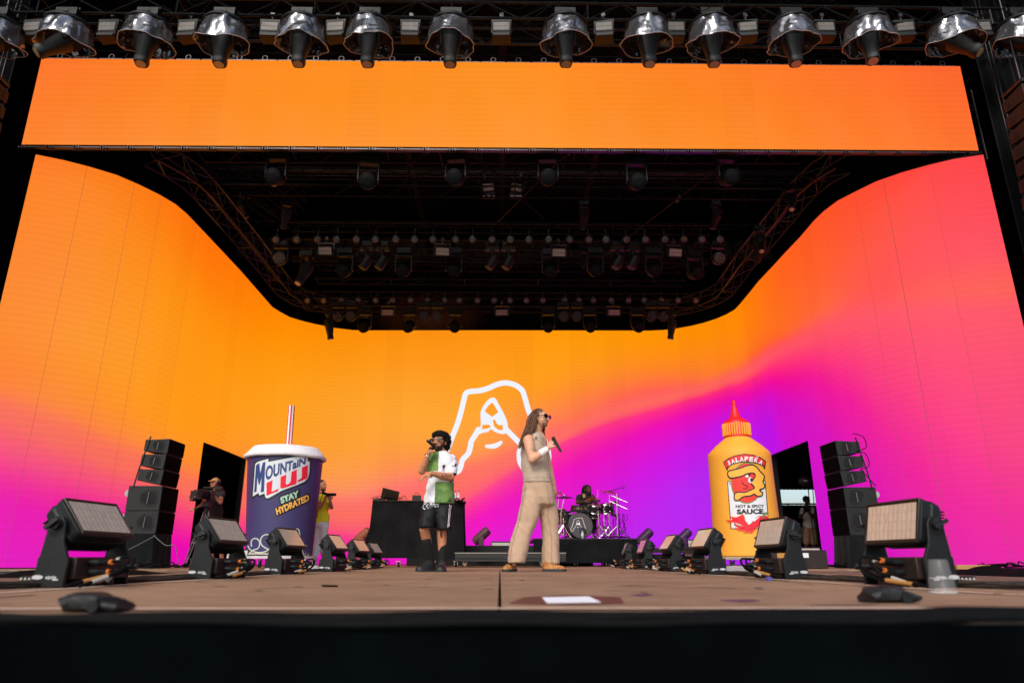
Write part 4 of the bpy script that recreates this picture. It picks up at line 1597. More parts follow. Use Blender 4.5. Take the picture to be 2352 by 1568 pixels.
rows_ = {-1: dict(y=[3.66, 5.15, 6.75, 8.45, 10.4, 12.3], el=[38, 37, 36, 38, 36, 36], yaw=[0.10, .14, .16, .12, .2, .18],
                  px=[(185, 1345), (498, 1328), (652, 1320), (764, 1312), (820, 1309), (855, 1307)]),
         1: dict(y=[3.60, 5.1, 6.75, 8.45, 10.3, 12.2], el=[13, 20, 32, 36, 24, 24], yaw=[.12, .08, .06, .03, 0, -.08],
                 px=[(2092, 1345), (1795, 1330), (1628, 1318), (1545, 1312), (1484, 1308), (1443, 1305)])}
for sgn in (-1, 1):
    r = rows_[sgn]
    for i in range(6):
        x = at(r['px'][i][0], r['px'][i][1], r['y'][i]).x
        wh = ('nearest', 'second nearest', 'third', 'fourth', 'fifth', 'farthest')[i]
        t = thing('floor_strobe', '%s black floor strobe in the %s row along the runway' % (wh, 'left' if sgn < 0 else 'right'), 'stage light',
                  (x, r['y'][i], .002 if r['y'][i] < 10.9 else .0), 0, 'floor strobes along the %s side of the runway' % ('left' if sgn < 0 else 'right'))
        strobe(t, r['el'][i], i * 2 + (sgn > 0), sgn)
        t.rotation_euler.z = (-r['yaw'][i] if sgn < 0 else math.pi + r['yaw'][i])
        if sgn > 0:
            # same body turned to face the runway; mirror so plugs stay towards the camera
            t.rotation_euler.z = r['yaw'][i]
            t.scale = (-1, 1, 1)
        else:
            t.rotation_euler.z = -r['yaw'][i]

# looms of cable along the rows of strobes
for sgn in (-1, 1):
    d = MB()
    for k in range(7):
        pts = []
        off = rnd.uniform(-.05, .05)
        for j in range(60):
            y = 1.9 + j * .17
            x0 = np.interp(y, [2.0, 3.6, 12], [2.62, 2.13, 1.99])
            pts.append((sgn * (x0 + off + .035 * math.sin(y * 2.3 + k * 1.9) + .02 * math.sin(y * 5.1 + k)), y, .012 + .006 * (k % 3) + .004 * math.sin(y * 7 + k)))
        d.tube(pts, .010, 6)
    tag(d.build('cable_loom', mat('dusty_cable', (.035, .024, .018), .75, var=.5, scale=18)), 'bundle of dusty black cables lying along the %s row of floor strobes' % ('left' if sgn < 0 else 'right'), 'cables')
# thick soft cables at the very front edge
for k, (pts, r_, lb) in enumerate((
        ([(-2.6, 1.62), (-1.4, 1.55), (-.6, 1.60), (0, 1.63), (.7, 1.66), (1.1, 1.75), (1.8, 1.82), (2.8, 1.78)], .0105, 'thick black cable running right across the front edge of the runway'),
        ([(-2.6, 1.70), (-1.6, 1.66), (-.9, 1.56), (-.2, 1.57), (.4, 1.6), (1.0, 1.64), (1.7, 1.72), (2.8, 1.70)], .0095, 'second black cable lying just in front of the thickest one'),
        ([(-2.6, 1.55), (-1.9, 1.62), (-1.1, 1.66), (-.5, 1.52), (.1, 1.50), (.6, 1.53), (1.3, 1.6), (2.8, 1.62)], .008, 'thinnest black cable nearest the camera on the runway edge'),
        ([(1.75, 1.98), (1.6, 1.95), (1.62, 1.9), (1.9, 1.93), (2.2, 2.0), (2.8, 2.1)], .013, 'black cable end looping back at the right of the runway edge'))):
    d = MB()
    d.tube([(x, y - .15, r_ + .004 + .002 * math.sin(i * .7)) for i, (x, y) in enumerate(spline(pts, 10))], r_, 8)
    tag(d.build('front_cable', RUBBER), lb, 'cable')
# covered footlights / monitors at the runway front
for (px0, px1, yt, yb_, Y, lb) in ((132, 300, 1369, 1406, 1.85, 'black covered hump with a rolled end on the left front of the runway'), (1968, 2112, 1352, 1384, 2.2, 'black covered hump on the right front of the runway near the clear cup')):
    a, b_ = gnd(px0, yb_), gnd(px1, yb_)
    a = at(px0, yb_, Y); b_ = at(px1, yb_, Y)
    zt = at((px0 + px1) / 2, yt, Y).z * 1.35
    t = thing('covered_monitor', lb, 'cover', ((a.x + b_.x) / 2, Y, 0))
    w = (b_.x - a.x) * .72
    d = MB()
    rs = []
    for i in range(15):
        u = i / 14
        hh = zt * (1.0 if u < .55 else 1 - .55 * (u - .55) / .45) * (.75 + .25 * min(1, u * 6))
        if px0 > 1000:
            hh = zt * math.sin(math.pi * (.12 + .8 * u)) ** .5
        x = -w / 2 + w * u
        rs.append([Vector((x + .012 * math.sin(k + i), .05 * math.cos(6.2832 * k / 14) + .0 * i, max(.002, hh / 2 + hh / 2 * math.copysign(abs(math.sin(6.2832 * k / 14)) ** .6, math.sin(6.2832 * k / 14)) ))) for k in range(14)])
    d.rings(rs)
    d.build('cover', mat('bin_liner', (.006, .0085, .0095), .6, var=.3, scale=20, bump=.6, bscale=18), t)
    d = MB()
    d.cyl((w / 2 - .04, -.06, zt * .32), (w / 2 - .03, .06, zt * .32), zt * .3, zt * .28, n=16)
    d.build('rolled_end', BLK, t)
d = MB()
d.box((-2.55, 1.98, .02), (.5, .12, .035))
d.build('x', BLK)
bpy.data.objects[-1] if False else None
for o in list(C.objects):
    if o.name == 'x':
        o.name = 'floor_box'
        tag(o, 'low flat black box at the far left front of the runway', 'box')

# setlist paper, dark tape, floor dirt
def flat(name, pix, z, m, label=None, cat=None, kind=None, th=0.0012):
    pts = [gnd(x, y, z) for x, y in pix]
    d = MB()
    d.prism([(p.x, p.y) for p in pts], z, z + th)
    o = d.build(name, m, smooth=False)
    return tag(o, label, cat, kind=kind)


flat('tape_patch', [(1205, 1371), (1300, 1366), (1425, 1371), (1432, 1384), (1300, 1388), (1170, 1385)], .0015, mat('brown_tape', (.10, .035, .022), .6, var=.3, scale=15), 'dark red-brown gaffer tape patch under the white paper', 'tape')
flat('setlist', [(1245, 1371.5), (1352, 1369.5), (1380, 1382.5), (1256, 1384)], .004, mat('paper', (.8, .82, .88), .7, var=.04, scale=30), 'white sheet of paper taped to the brown runway floor', 'paper')
flat('paint_spot', [(1450, 1366), (1470, 1364.5), (1500, 1366), (1475, 1368)], .001, mat('purple_paint', (.06, .02, .09), .5), 'small purple paint spot on the runway floor, farther one', 'stain')
flat('paint_spot', [(1985 - 330, 1378), (1720, 1376.5), (1745, 1379), (1700, 1381)], .001, MATS['purple_paint'], 'small purple paint spot near the front of the runway, right of the paper', 'stain')
d = MB()
for k in range(9):
    a = gnd(1292 / 2352 * 1176 + 98 + k * 3.4, 1346 + (k % 3) * .4)
    d.ell((a.x, a.y, .004), (.012, .03, .004), n=8, m=4)
tag(d.build('gaffer_scrap', RUBBER), 'crumpled scrap of black tape alone on the left half of the runway', 'tape')

# upturned plastic cup
p = at(2167, 1362, 2.78)
t = thing('plastic_cup', 'clear plastic cup standing upside down by the nearest right strobe', 'cup', (p.x, p.y, .002))
CLEAR = mat('clear_plastic', (.5, .51, .53), .25, trans=.0, alpha=.13, spec=1.0)
d = MB()
hC = .115
prof = [(.047, 0), (.049, .004), (.047, .008), (.044, .05), (.0405, .052), (.034, .112), (.031, .116), (.0, .116)]
d.rings([[Vector((max(r_, .0005) * math.cos(6.2832 * k / 32), max(r_, .0005) * math.sin(6.2832 * k / 32), z)) for k in range(32)] for r_, z in prof], cap=False)
cp = d.build('wall', CLEAR, t, angle=80)
d = MB()
d.tube([(.048 * math.cos(6.2832 * k / 32), .048 * math.sin(6.2832 * k / 32), .003) for k in range(32)], .0025, 6, close=True)
d.tube([(.0415 * math.cos(6.2832 * k / 32), .0415 * math.sin(6.2832 * k / 32), .051) for k in range(32)], .0012, 5, close=True)
d.build('rolled_rim', mat('clear_rim', (.6, .62, .64), .2, alpha=.45), t)
t.scale = (1.0, 1.0, 1.06)

# ------------------------------------------------------------------ side strips: LED floodlets, draped heaps and plank
for sgn, px, lb in ((-1, 75, 'row of round lamps low behind the nearest left strobe'), (1, 2212, 'row of round lamps low behind the nearest right strobe')):
    p = at(px, 1336, 4.2)
    t = thing('led_floodlet', lb, 'stage light', (p.x, p.y, p.z))
    d = MB(); d.box((0, .03, .0), (.17, .05, .065)); d.build('case', BLK, t, bevel=.006)
    d = MB()
    for a in range(7):
        for b_ in range(2):
            d.ell((-.068 + .0227 * a, 0, .014 - .028 * b_), (.0095, .006, .0115), n=10, m=5)
    d.build('lamp_lens', mat('pale_lens', (.25, .23, .2), .2, spec=1), t)
    d = MB(); d.box((0, .03, -p.z / 2 - .02), (.1, .04, p.z)); d.build('foot', BLK, t)
d = MB()
d.box((-3.6, 7.2, -.02), (.95, 7.3, .035)); d.box((3.6, 7.2, -.02), (.95, 7.3, .035))
struct('side_ledge', d, mat('ledge_board', (.13, .075, .05), .8, var=.3, scale=3), smooth=False)


def heap(name, cx, cy, cz, sx, sy, sz, m, label, cat, seed):
    n_, m_ = 26, 18
    vs, fs = [], []
    for i in range(n_ + 1):
        for j in range(m_ + 1):
            u, v = i / n_ * 2 - 1, j / m_ * 2 - 1
            h_ = max(0, 1 - abs(u) ** 3) * max(0, 1 - abs(v) ** 3)
            nz = noise.noise(Vector((u * 2.2 + seed, v * 2.2, 0))) + .6 * abs(noise.noise(Vector((u * 6 + v * 3, v * 2 + seed, 3))))
            vs.append((cx + u * sx, cy + v * sy, cz + sz * h_ * (.65 + .5 * nz)))
    for i in range(n_):
        for j in range(m_):
            a = i * (m_ + 1) + j
            fs.append((a, a + m_ + 1, a + m_ + 2, a + 1))
    d = MB(); d.add(vs, fs)
    return tag(d.build(name, m), label, cat)


PL_D = mat('black_sheeting', (.0025, .0035, .004), .9, spec=.06, var=.3, scale=8, bump=.4, bscale=12)
heap('sheeting', 6.1, 9.0, -.25, 2.4, 1.2, .34, PL_D, 'heap of black sheeting piled at the right beside the stage edge', 'cover', 2)
heap('sheeting', -5.2, 10.0, -.3, 1.8, .9, .2, PL_D, 'folds of dark sheeting left of the runway, below the left speaker stack', 'cover', 5)
heap('sheeting', -3.6, 6.4, 0.0, .38, .9, .07, PL_D, 'low flap of black sheeting between the two nearest left strobes', 'cover', 9)
d = MB(); d.box((at(2222, 1303, 10.7).x, 10.7, .03), (.5, .3, .06))
tag(d.build('timber_plank', mat('plank', (.42, .22, .08), .7, var=.2, scale=4, stretch=(1, 8, 8)), smooth=False), 'orange-brown plank on the stage edge at the right', 'plank')
for (cx, cy, lb) in ((-1.35, 11.4, 'left'), (1.62, 9.6, 'right')):
    pass
for (px, Y, w, lb) in ((680 + 58, 9.6, .42, 'pale tread-plate step left of the runway behind the strobes'), (1745 - 60, 8.9, .5, 'pale tread-plate wedge right of the runway behind the strobes'), (1630 - 95, 10.6, .4, 'small pale tread-plate wedge behind the farther right strobes')):
    p = at(px, 1308, Y)
    d = MB()
    d.prism([(-.12, 0), (.12, 0), (.10, .06), (-.05, .06)], -w / 2, w / 2, Matrix.Translation((p.x, Y, .0)) @ Matrix(((0, 0, 1, 0), (1, 0, 0, 0), (0, 1, 0, 0), (0, 0, 0, 1))))
    tag(d.build('tread_plate', mat('tread_plate', (.42, .4, .38), .45, .6, bump=.8, bscale=60), smooth=False), lb, 'ramp')

# small strobes and parked heads near the rear screen
def floorstrobe(px, py, Y, w, h, lb, z0=None, rz=0):
    p = at(px, py, Y)
    t = thing('low_strobe', lb, 'stage light', (p.x, Y, p.z), rz, 'low strobes on the floor by the rear screen')
    blinder(t, w=w, h=h, dp=.08, cell=strip_mat('grey_cells', (.60, .58, .52), 60, 30), bag=False, tiltx=-6)
    for ch in list(t.children):
        if ch.name.startswith('bracket'):
            bpy.data.objects.remove(ch)
    d = MB()
    zb = -p.z + (z0 or 0)
    d.box((0, .05, (zb - h / 2 - .03) / 2), (w * .8, .12, abs(zb + h / 2 + .03)))
    d.box((0, .05, zb + .03), (w * .95, .22, .06))
    d.build('stand', BLK, t, bevel=.006)
    return t


floorstrobe(547, 1276, 12.6, .36, .17, 'low pale strobe beside the left side of the giant cup', rz=-.1)
floorstrobe(1150, 1253.5, 17.0, .42, .15, 'low pale strobe on the black ledge between the performers', z0=.33)
floorstrobe(1599, 1250, 17.5, .40, .18, 'upper pale strobe on the metal rail left of the sauce bottle', z0=.33)
floorstrobe(1592, 1268, 16.9, .42, .18, 'lower pale strobe under the metal rail left of the sauce bottle')
floorstrobe(1858, 1272, 13.6, .42, .2, 'low pale strobe in front of the right doorway', rz=.1)
VEIL = {}


def parked(px, py, Y, col, lb, z0=0.0, flip=1, hg=.62):
    p = at(px, py, Y)
    t = thing('parked_moving_head', lb, 'stage light', (p.x, Y, z0), 0, 'parked moving heads before the rear screen')
    m = mat('veiled_' + str(px), col, .5, var=.1, scale=5)
    k = (p.z - z0)
    d = MB()
    d.box((0, 0, .05), (.40, .3, .1)); d.build('base', m, t, bevel=.02)
    d = MB()
    d.box((-.0, -.14, k * .45), (.13, .04, k * .95)); d.build('arm', m, t, bevel=.02)
    T = Matrix.Translation((0, 0, k)) @ Matrix.Rotation(rad(48) * flip, 4, 'Y')
    d = MB()
    n = 20
    d.rings([[Vector((a * math.cos(6.2832 * q / n), a * math.sin(6.2832 * q / n), z)) for q in range(n)] for z, a in ((-.25, .04), (-.24, .09), (-.15, .12), (.15, .115), (.20, .11), (.23, .08))], T)
    d.build('head', m, t)
    return t


parked(832, 1231, 17.5, (.28, .085, .05), 'brownish parked moving head partly behind the table', 0.0)
parked(1106, 1230, 17.6, (.075, .03, .045), 'dark parked moving head between the two singers', 0.33)
parked(1481, 1232, 18.0, (.045, .012, .075), 'violet tinted parked moving head right beside the drum riser', 0.3)
parked(1570, 1232, 18.2, (.05, .014, .09), 'violet tinted parked moving head farther right of the drum riser', 0.3)
t = thing('metal_rail', 'grey metal deck rail on posts left of the sauce bottle', 'rail', at(1575, 1260, 16.6))
z = at(1575, 1260, 16.6).z
d = MB(); d.box((0, .2, 0), (2.0, .3, .05)); d.box((0, .03, -.06), (2.0, .03, .06)); d.build('rail', STEEL, t, smooth=False)
for x in (-.95, -.2, .45, .62):
    d = MB(); d.cyl((x, .1, -.05), (x, .1, -z), .03); d.build('post', mat('grey_tube', (.35, .33, .33), .4, .7), t)
d = MB(); d.box((-.0, 18.3, .16), (4.6, .8, .32))
tag(d.build('rear_ledge', BLK, smooth=False), 'long low black ledge before the foot of the rear screen', 'riser')
d = MB(); d.box((3.9, 18.4, .14), (2.6, .5, .28))
tag(d.build('rear_ledge', BLK, smooth=False), 'short low black ledge right of the drum riser', 'riser')

# ------------------------------------------------------------------ speaker stacks on the stage
CABM = mat('cabinet_paint', (.0045, .006, .007), .62, var=.25, scale=10, bump=.25, bscale=150)
CABF = mat('cabinet_grille', (.0012, .0013, .0015), .9, spec=.05, var=.3, scale=60)


def cabinet(nm, label, cx, cy, z, w, dp, h, sgn, wedge=0.0, tilt=0.0, yaw=0.0, hand=.5):
    """front (grille) faces the runway centre; the side with its handle faces the camera"""
    t = thing(nm, label, 'speaker', (cx, cy, z), yaw)
    t.rotation_euler.y = tilt
    d = MB()
    # local: +X*(-sgn) is the grille side; profile in X/Z, extruded along Y
    k = -sgn
    d.prism([(k * dp / 2, 0), (k * dp / 2, h), (-k * dp / 2, h - wedge), (-k * dp / 2, wedge)], -w / 2, w / 2, Matrix(((1, 0, 0, 0), (0, 0, 1, 0), (0, 1, 0, 0), (0, 0, 0, 1))))
    c = d.build('cabinet', CABM, t, bevel=.008)
    d = MB()
    d.box((k * (dp / 2 + .006), 0, h / 2), (.012, w - .03, h - .03))
    d.build('grille', CABF, t, smooth=False)
    hxx = k * dp * (hand - .5)
    s_ = min(h, .42)
    out = [(-.32, .2), (-.36, .0), (-.32, -.2), (-.05, -.34), (.28, -.3), (.36, -.2), (.36, .2), (.28, .3), (-.05, .34)]
    d = MB()
    d.tube([(hxx + k * a * s_ * 1.0, -w / 2 - .003, h / 2 + b_ * s_) for a, b_ in out], .007, 5, close=True)
    hd_ = d.build('handle_cup', CABM, t)
    d = MB()
    d.prism([(hxx + k * a * s_ * .84, h / 2 + b_ * s_ * .8) for a, b_ in out], -w / 2 - .004, -w / 2 + .0, Matrix(((1, 0, 0, 0), (0, 0, 1, 0), (0, 1, 0, 0), (0, 0, 0, 1))))
    d.build('recess', mat('recess_black', (.004, .004, .005), .9), hd_, smooth=False)
    d = MB()
    d.cyl((hxx - k * .01, -w / 2 - .012, h / 2 - .24 * s_), (hxx + k * .0, -w / 2 - .012, h / 2 + .24 * s_), .010)
    d.build('grip', mat('worn_grip', (.12, .12, .12), .4, .3), hd_)
    for a, b_ in ((.46, .08), (.46, .92), (-.42, .12), (-.42, .88)):
        d = MB()
        d.cyl((k * dp * a, -w / 2 - .002, h * b_ * (1 if a > 0 else .9) + (0 if a > 0 else .02)), (k * dp * a, -w / 2 - .01, h * b_ * (1 if a > 0 else .9) + (0 if a > 0 else .02)), .012, n=8)
        d.build('rigging_point', STEEL, t)
    return t


for sgn in (-1, 1):
    sd_ = 'left' if sgn < 0 else 'right'
    Y = 12.2 if sgn < 0 else 12.0
    S = (lambda x: x)
    if sgn < 0:
        fr = [(384, 1262), (392, 1192), (401, 1115)]      # inner front corners bottom of drape, subs, top
        xin_b, xin_m, xin_t = 380, 395, 402
        xo_b, xo_m = 275, 287
    drx0, drx1 = (at(258, 1297, Y).x, at(346, 1297, Y).x) if sgn < 0 else (at(1975, 1297, Y).x, at(2078, 1297, Y).x)
    zt = at(300, 1226, Y).z if sgn < 0 else at(2000, 1229, Y).z
    z2 = at(300, 1172.7, Y).z if sgn < 0 else at(2000, 1165.5, Y).z
    z3 = at(300, 1114.5, Y).z if sgn < 0 else at(2000, 1117.5, Y).z
    # inner front edge of the camera-facing side
    xi = at(357, 1226, Y).x if sgn < 0 else at(1953, 1228, Y).x
    wS = .62
    dS = abs(xi - (at(278, 1226, Y).x if sgn < 0 else at(2028, 1228, Y).x)) * 1.0
    cx = xi + sgn * dS / 2
    dm = MB()
    n = 44
    ring0, ring1 = [], []
    for k in range(n):
        a = 6.2832 * k / n
        ux, uy = math.copysign(min(1, abs(math.cos(a)) * 1.35), math.cos(a)), math.copysign(min(1, abs(math.sin(a)) * 1.35), math.sin(a))
        rp = .02 * math.sin(k * 1.7) + .012 * math.sin(k * 3.3)
        ring0.append(Vector((cx + ux * (dS / 2 + .05 + rp), Y + .31 + uy * (.31 + .03 + rp), 0)))
        ring1.append(Vector((cx + ux * (dS / 2 + .01), Y + .31 + uy * .31, zt)))
    dm.rings([ring0, ring1])
    tag(dm.build('draped_plinth', DRAPE), 'black draped plinth under the %s speaker stack' % sd_, 'plinth')
    cabinet('subwoofer', 'lower of the two big bass cabinets in the %s speaker stack' % sd_, cx, Y + .31, zt, wS, dS, z2 - zt, sgn, hand=.64)
    cabinet('subwoofer', 'upper of the two big bass cabinets in the %s speaker stack' % sd_, cx, Y + .31, z2 + .004, wS, dS, z3 - z2 - .008, sgn, hand=.64)
    # three wedge cabinets, each leaning a little more
    if sgn < 0:
        tops = [((320, 1113), (367, 1113), 1079), ((330, 1077), (374, 1079), 1044), ((339, 1041), (388, 1041), 1009)]
    else:
        tops = [((1922, 1117), (1987, 1108), 1081), ((1909, 1081), (1975, 1072), 1045), ((1900, 1045), (1967, 1037), 1012)]
    zc = z3 + .03
    xe = xi
    hs_ = (at(360, 1009, Y).z - z3) / 3 - .01
    tl = 0.0
    for k in range(3):
        tl = (-.10, -.10, -.07)[k] * (-sgn) * -1
        dW = .42
        # the front (grille) edge follows the lean
        xf = [at(370, 1100, Y).x, at(377, 1063, Y).x, at(386, 1028, Y).x][k] if sgn < 0 else [at(1936, 1100, Y).x, at(1929, 1063, Y).x, at(1922, 1028, Y).x][k]
        cabinet('line_array_speaker', '%s of the three small wedge speakers on the %s stack' % (('lowest', 'middle', 'topmost')[k], sd_),
                xf + sgn * dW / 2, Y + .31, zc, wS, dW, hs_ + .012, sgn, wedge=.038, tilt=sgn * -.035 * (3 - k), hand=.58)
        zc += hs_ + .006
    d = MB()
    x0 = xi + sgn * .47
    d.tube([(x0 + sgn * .02, Y - .01, z3 - .02), (x0 - sgn * .02, Y - .01, z3 + .25), (x0 - sgn * .08, Y - .01, z3 + .55), (x0 - sgn * .14, Y - .01, z3 + .85)], .014, 5)
    tag(d.build('rigging_strut', STEEL), 'thin perforated steel strut on the outer side of the %s small speakers' % sd_, 'bracket')
    for k, zz0 in enumerate((z3 - .12, z2 - .1)):
        t = thing('caster', '%s rubber wheel on the back of the %s bass cabinets' % (('upper', 'lower')[k], sd_), 'wheel', (cx + sgn * (dS / 2 + .05), Y + .12, zz0))
        d = MB(); d.cyl((0, -.02, 0), (0, .02, 0), .055, n=16); d.build('tyre', mat('pale_rubber', (.3, .36, .36), .5), t)
        d = MB(); d.box((-sgn * .04, 0, 0), (.05, .06, .05)); d.build('fork', CHROME, t)
    d = MB()
    if sgn < 0:
        pts = [(xi + .02, Y - .02, zt - .02), (xi - .25, Y - .3, zt - .25), (xi - .6, Y - .6, .06), (xi - .8, Y - .9, .02)]
        d.tube(spline(pts, 6), .008, 5)
        pts = [(xi - .02, Y - .02, zt - .02), (xi + .22, Y - .05, zt - .18), (xi + .36, Y, .35), (xi + .42, Y + .1, .03)]
        d.tube(spline(pts, 6), .007, 5)
        tag(d.build('speaker_cable', mat('grey_cable', (.1, .1, .1), .6)), 'grey cable drooping off the left speaker stack to the floor', 'cable')
    else:
        for (a, b_) in ((.92, .62), (.62, .30)):
            d.tube(spline([(xi + .30, Y, z3 + a), (xi + .46, Y - .02, z3 + a - .06), (xi + .49, Y - .02, z3 + b_ + .06), (xi + .34, Y, z3 + b_)], 6), .008, 5)
        d.tube([(xi + .34, Y, z3 + .3), (xi + .56, Y, z3 + .02)], .008, 5)
        tag(d.build('speaker_cable', RUBBER), 'looping black cables on the outer side of the right small speakers', 'cable')
# cables on stage floor near stacks
for k, (x0, x1, y) in enumerate(((-6.0, -4.6, 11.6), (5.3, 6.6, 12.3), (-4.7, -4.0, 11.5), (7.6, 8.9, 11.3))):
    d = MB()
    for q in range(5):
        pts = [(x0 + (x1 - x0) * i / 12, y + rnd.uniform(-.15, .15), .02 + abs(rnd.gauss(0, .035))) for i in range(13)]
        d.tube(spline(pts, 3), .011, 5)
    tag(d.build('cable_heap', RUBBER), 'messy black cables on the stage floor %s' % ('right of the left speaker stack', 'left of the right speaker stack', 'beside the tripod', 'at the foot of the right screen edge')[k], 'cables')
# wear on the runway boards: scrapes, a long crack and footmarks
scr = mat('scrape', (.06, .04, .03), .9)
d = MB()
for (a, b_) in (((1690, 1321), (1868, 1343)), ((1560, 1316), (1640, 1321)), ((980, 1316), (1060, 1314)), ((600, 1352), (700, 1347)), ((420, 1372), (560, 1369))):
    p, q = gnd(*a), gnd(*b_)
    n = 14
    pts = [p.lerp(q, i / n) + Vector((rnd.uniform(-.006, .006), rnd.uniform(-.01, .01), .0015)) for i in range(n + 1)]
    t_ = (q - p).normalized().cross(Vector((0, 0, 1))) * .005
    for u, v in zip(pts[:-1], pts[1:]):
        d.add([u - t_, v - t_, v + t_, u + t_], [(0, 1, 2, 3)])
tag(d.build('floor_scrape', scr, smooth=False), kind='structure')
d = MB()
mk = random.Random(21)
for k in range(90):
    x, y = mk.uniform(-1.8, 1.8), mk.uniform(2.0, 8.6)
    L_, w, a = mk.uniform(.03, .16), mk.uniform(.004, .02), mk.uniform(0, 3.14)
    c_, s_ = math.cos(a), math.sin(a)
    poly = [(L_ * u * c_ - w * v * s_, L_ * u * s_ + w * v * c_) for u, v in ((-1, 0), (-.5, .8), (.3, 1), (1, .2), (.6, -.9), (-.4, -1))]
    d.add([(x + i, y + j, .0018) for i, j in poly], [tuple(range(6))])
tag(d.build('floor_scuff', mat('scuff', (.125, .085, .062), .85, var=.3, scale=20), smooth=False), kind='structure')
# small litter: cable ties and a purple cap
d = MB(); p = gnd(1766, 1333); d.box((p.x, p.y, .012), (.03, .03, .022))
tag(d.build('bottle_cap', mat('violet_cap', (.08, .07, .35), .4)), 'tiny violet bottle cap by the right row of strobes', 'cap')



# ------------------------------------------------------------------ giant drink cup
c3 = lambda p: (516.8 + p[0] * .2747, 918.75 + p[1] * .2747)
c5 = lambda p: (1550.4 + p[0] * .2929, 890.04 + p[1] * .2929)
c4 = lambda p: (1263.3 + p[0] * .14649, 1062.3 + p[1] * .14649)
TRUEZ = lambda px, py, Y: at(px, py, Y).z


def caster(parent, x, y, z, r_=.07, m=None, nm='caster'):
    d = MB()
    d.cyl((x - .02, y, z + r_), (x + .02, y, z + r_), r_, n=18)
    c = d.build(nm, m or mat('teal_tyre', (.03, .10, .12), .5), parent)
    d = MB()
    d.box((x - .032, y, z + r_ * 1.5), (.008, .06, r_ * 1.6))
    d.box((x + .032, y, z + r_ * 1.5), (.008, .06, r_ * 1.6))
    d.box((x, y, z + r_ * 2.35), (.1, .1, .012))
    d.build('fork', CHROME, c)
    return c


Yc = 12.95
cxp = at(655, 1285, Yc)
zb = .20
zt_ = TRUEZ(657, 1038, Yc - .75)
rb_ = (at(717, 1278, Yc).x - at(567, 1278, Yc).x) / 2 * .985
rt_ = (at(741.5, 1045, Yc).x - at(572.5, 1045, Yc).x) / 2 * .985
cx_ = (at(717, 1278, Yc).x + at(567, 1278, Yc).x) / 2
cup = thing('giant_cup', 'giant dark blue drink cup prop with white lid and striped straw, on a wheeled dolly', 'cup prop', (cx_, Yc, 0))
PURP = mat('cup_blue', (.042, .036, .125), .55, var=.06, scale=2)
d = MB()
d.lathe([(rb_ - .03, zb), (rb_, zb + .01), (rb_ + .002, zb + .05), (rt_, zt_), (rt_ - .02, zt_)], 96, c=(cx_, Yc, 0))
body = d.build('cup_wall', PURP)
for v in body.data.vertices:
    v.co.x -= .031 * v.co.z
body = wspace(body, cup)
d = MB()
zl = zt_ - .0
lr = (at(750, 1045, Yc).x - at(565, 1045, Yc).x) / 2 * .985
prof = [(rt_ - .02, zl - .03), (lr - .03, zl - .045), (lr, zl - .03), (lr + .005, zl + .01), (lr - .06, zl + .07), (lr - .13, zl + .15), (lr - .16, zl + .175), (lr - .25, zl + .18), (.01, zl + .175)]
d.lathe(prof, 72, c=(cx_, Yc, 0))
lid = d.build('lid', mat('foam_white', (.72, .73, .76), .8, var=.06, scale=12, bump=.4, bscale=25), angle=60)
for v in lid.data.vertices:
    v.co.x -= .031 * v.co.z
    v.co += Vector((noise.noise(v.co * 3), noise.noise(v.co * 3 + Vector((9, 0, 0))), noise.noise(v.co * 4))) * .012
wspace(lid, cup)
sx = at(664, 1015, Yc + .1)
s0, s1 = at(664, 1020, Yc + .1), at(670, 932, Yc + .1)
s0.z = zl + .1
sr = (at(677, 940, Yc).x - at(662.5, 940, Yc).x) / 2
STRM = bpy.data.materials.new('striped_straw')
STRM.use_nodes = True
nt = STRM.node_tree
bb = nt.nodes['Principled BSDF']
d = MB()
R = rot_to(s1 - s0)
nS = 24
rings = []
rings = [[c + R @ Vector((sr * math.cos(6.2832 * k / nS), sr * math.sin(6.2832 * k / nS), 0)) for k in range(nS)] for c in (s0, s1)]
d.rings(rings)
wspace(d.build('straw', WHITE), cup)
st = cup.children[-1]
st.data.materials.append(mat('straw_red', (.55, .012, .03), .5))
for p in st.data.polygons:
    if len(p.vertices) == 4:
        k = min(p.vertices[0] % nS, p.vertices[1] % nS)
        k = [v % nS for v in p.vertices]
        k = min(k) if max(k) - min(k) < 3 else nS - 1
        p.material_index = 1 if k % 4 in (0, 1) else 0
d = MB()
d.lathe([(rb_ + .07, zb - .045), (rb_ + .07, zb - .002), (.02, zb - .002)], 40, c=(cx_, Yc, 0))
dol = wspace(d.build('dolly_board', mat('dolly_white', (.5, .5, .5), .5, var=.15, scale=6)), cup)
tcl = thing('tmp', 'x', 'x')
for a, b_ in ((-.52, -.45), (.52, -.45), (-.5, .5), (.5, .5)):
    c = caster(cup, a, b_, 0, .065)
bpy.data.objects.remove(tcl)
tree = bvh([body])
NAVY = mat('print_navy', (.028, .055, .19), .5)
PWHT = mat('print_white', (.62, .66, .72), .55)
MINT = mat('print_mint', (.36, .58, .44), .55)
PBLK = mat('print_black', (.012, .012, .016), .55)
PRED = mat('print_red', (.75, .008, .03), .5)
PYEL = mat('print_amber', (.80, .42, .08), .55)
LBLU = mat('print_pale_blue', (.42, .66, .70), .55)
k3 = lambda L_: [c3(p) for p in L_]
plate = [(222, 825), (243, 530), (253, 512), (278, 502), (300, 494), (360, 478), (372, 475), (370, 503), (480, 482), (600, 458), (698, 446), (703, 500), (720, 503), (716, 600), (708, 640), (695, 668),
         (670, 692), (600, 722), (480, 766), (470, 775), (400, 812), (372, 828), (345, 832), (325, 818), (318, 795), (305, 800), (282, 813), (275, 793)]
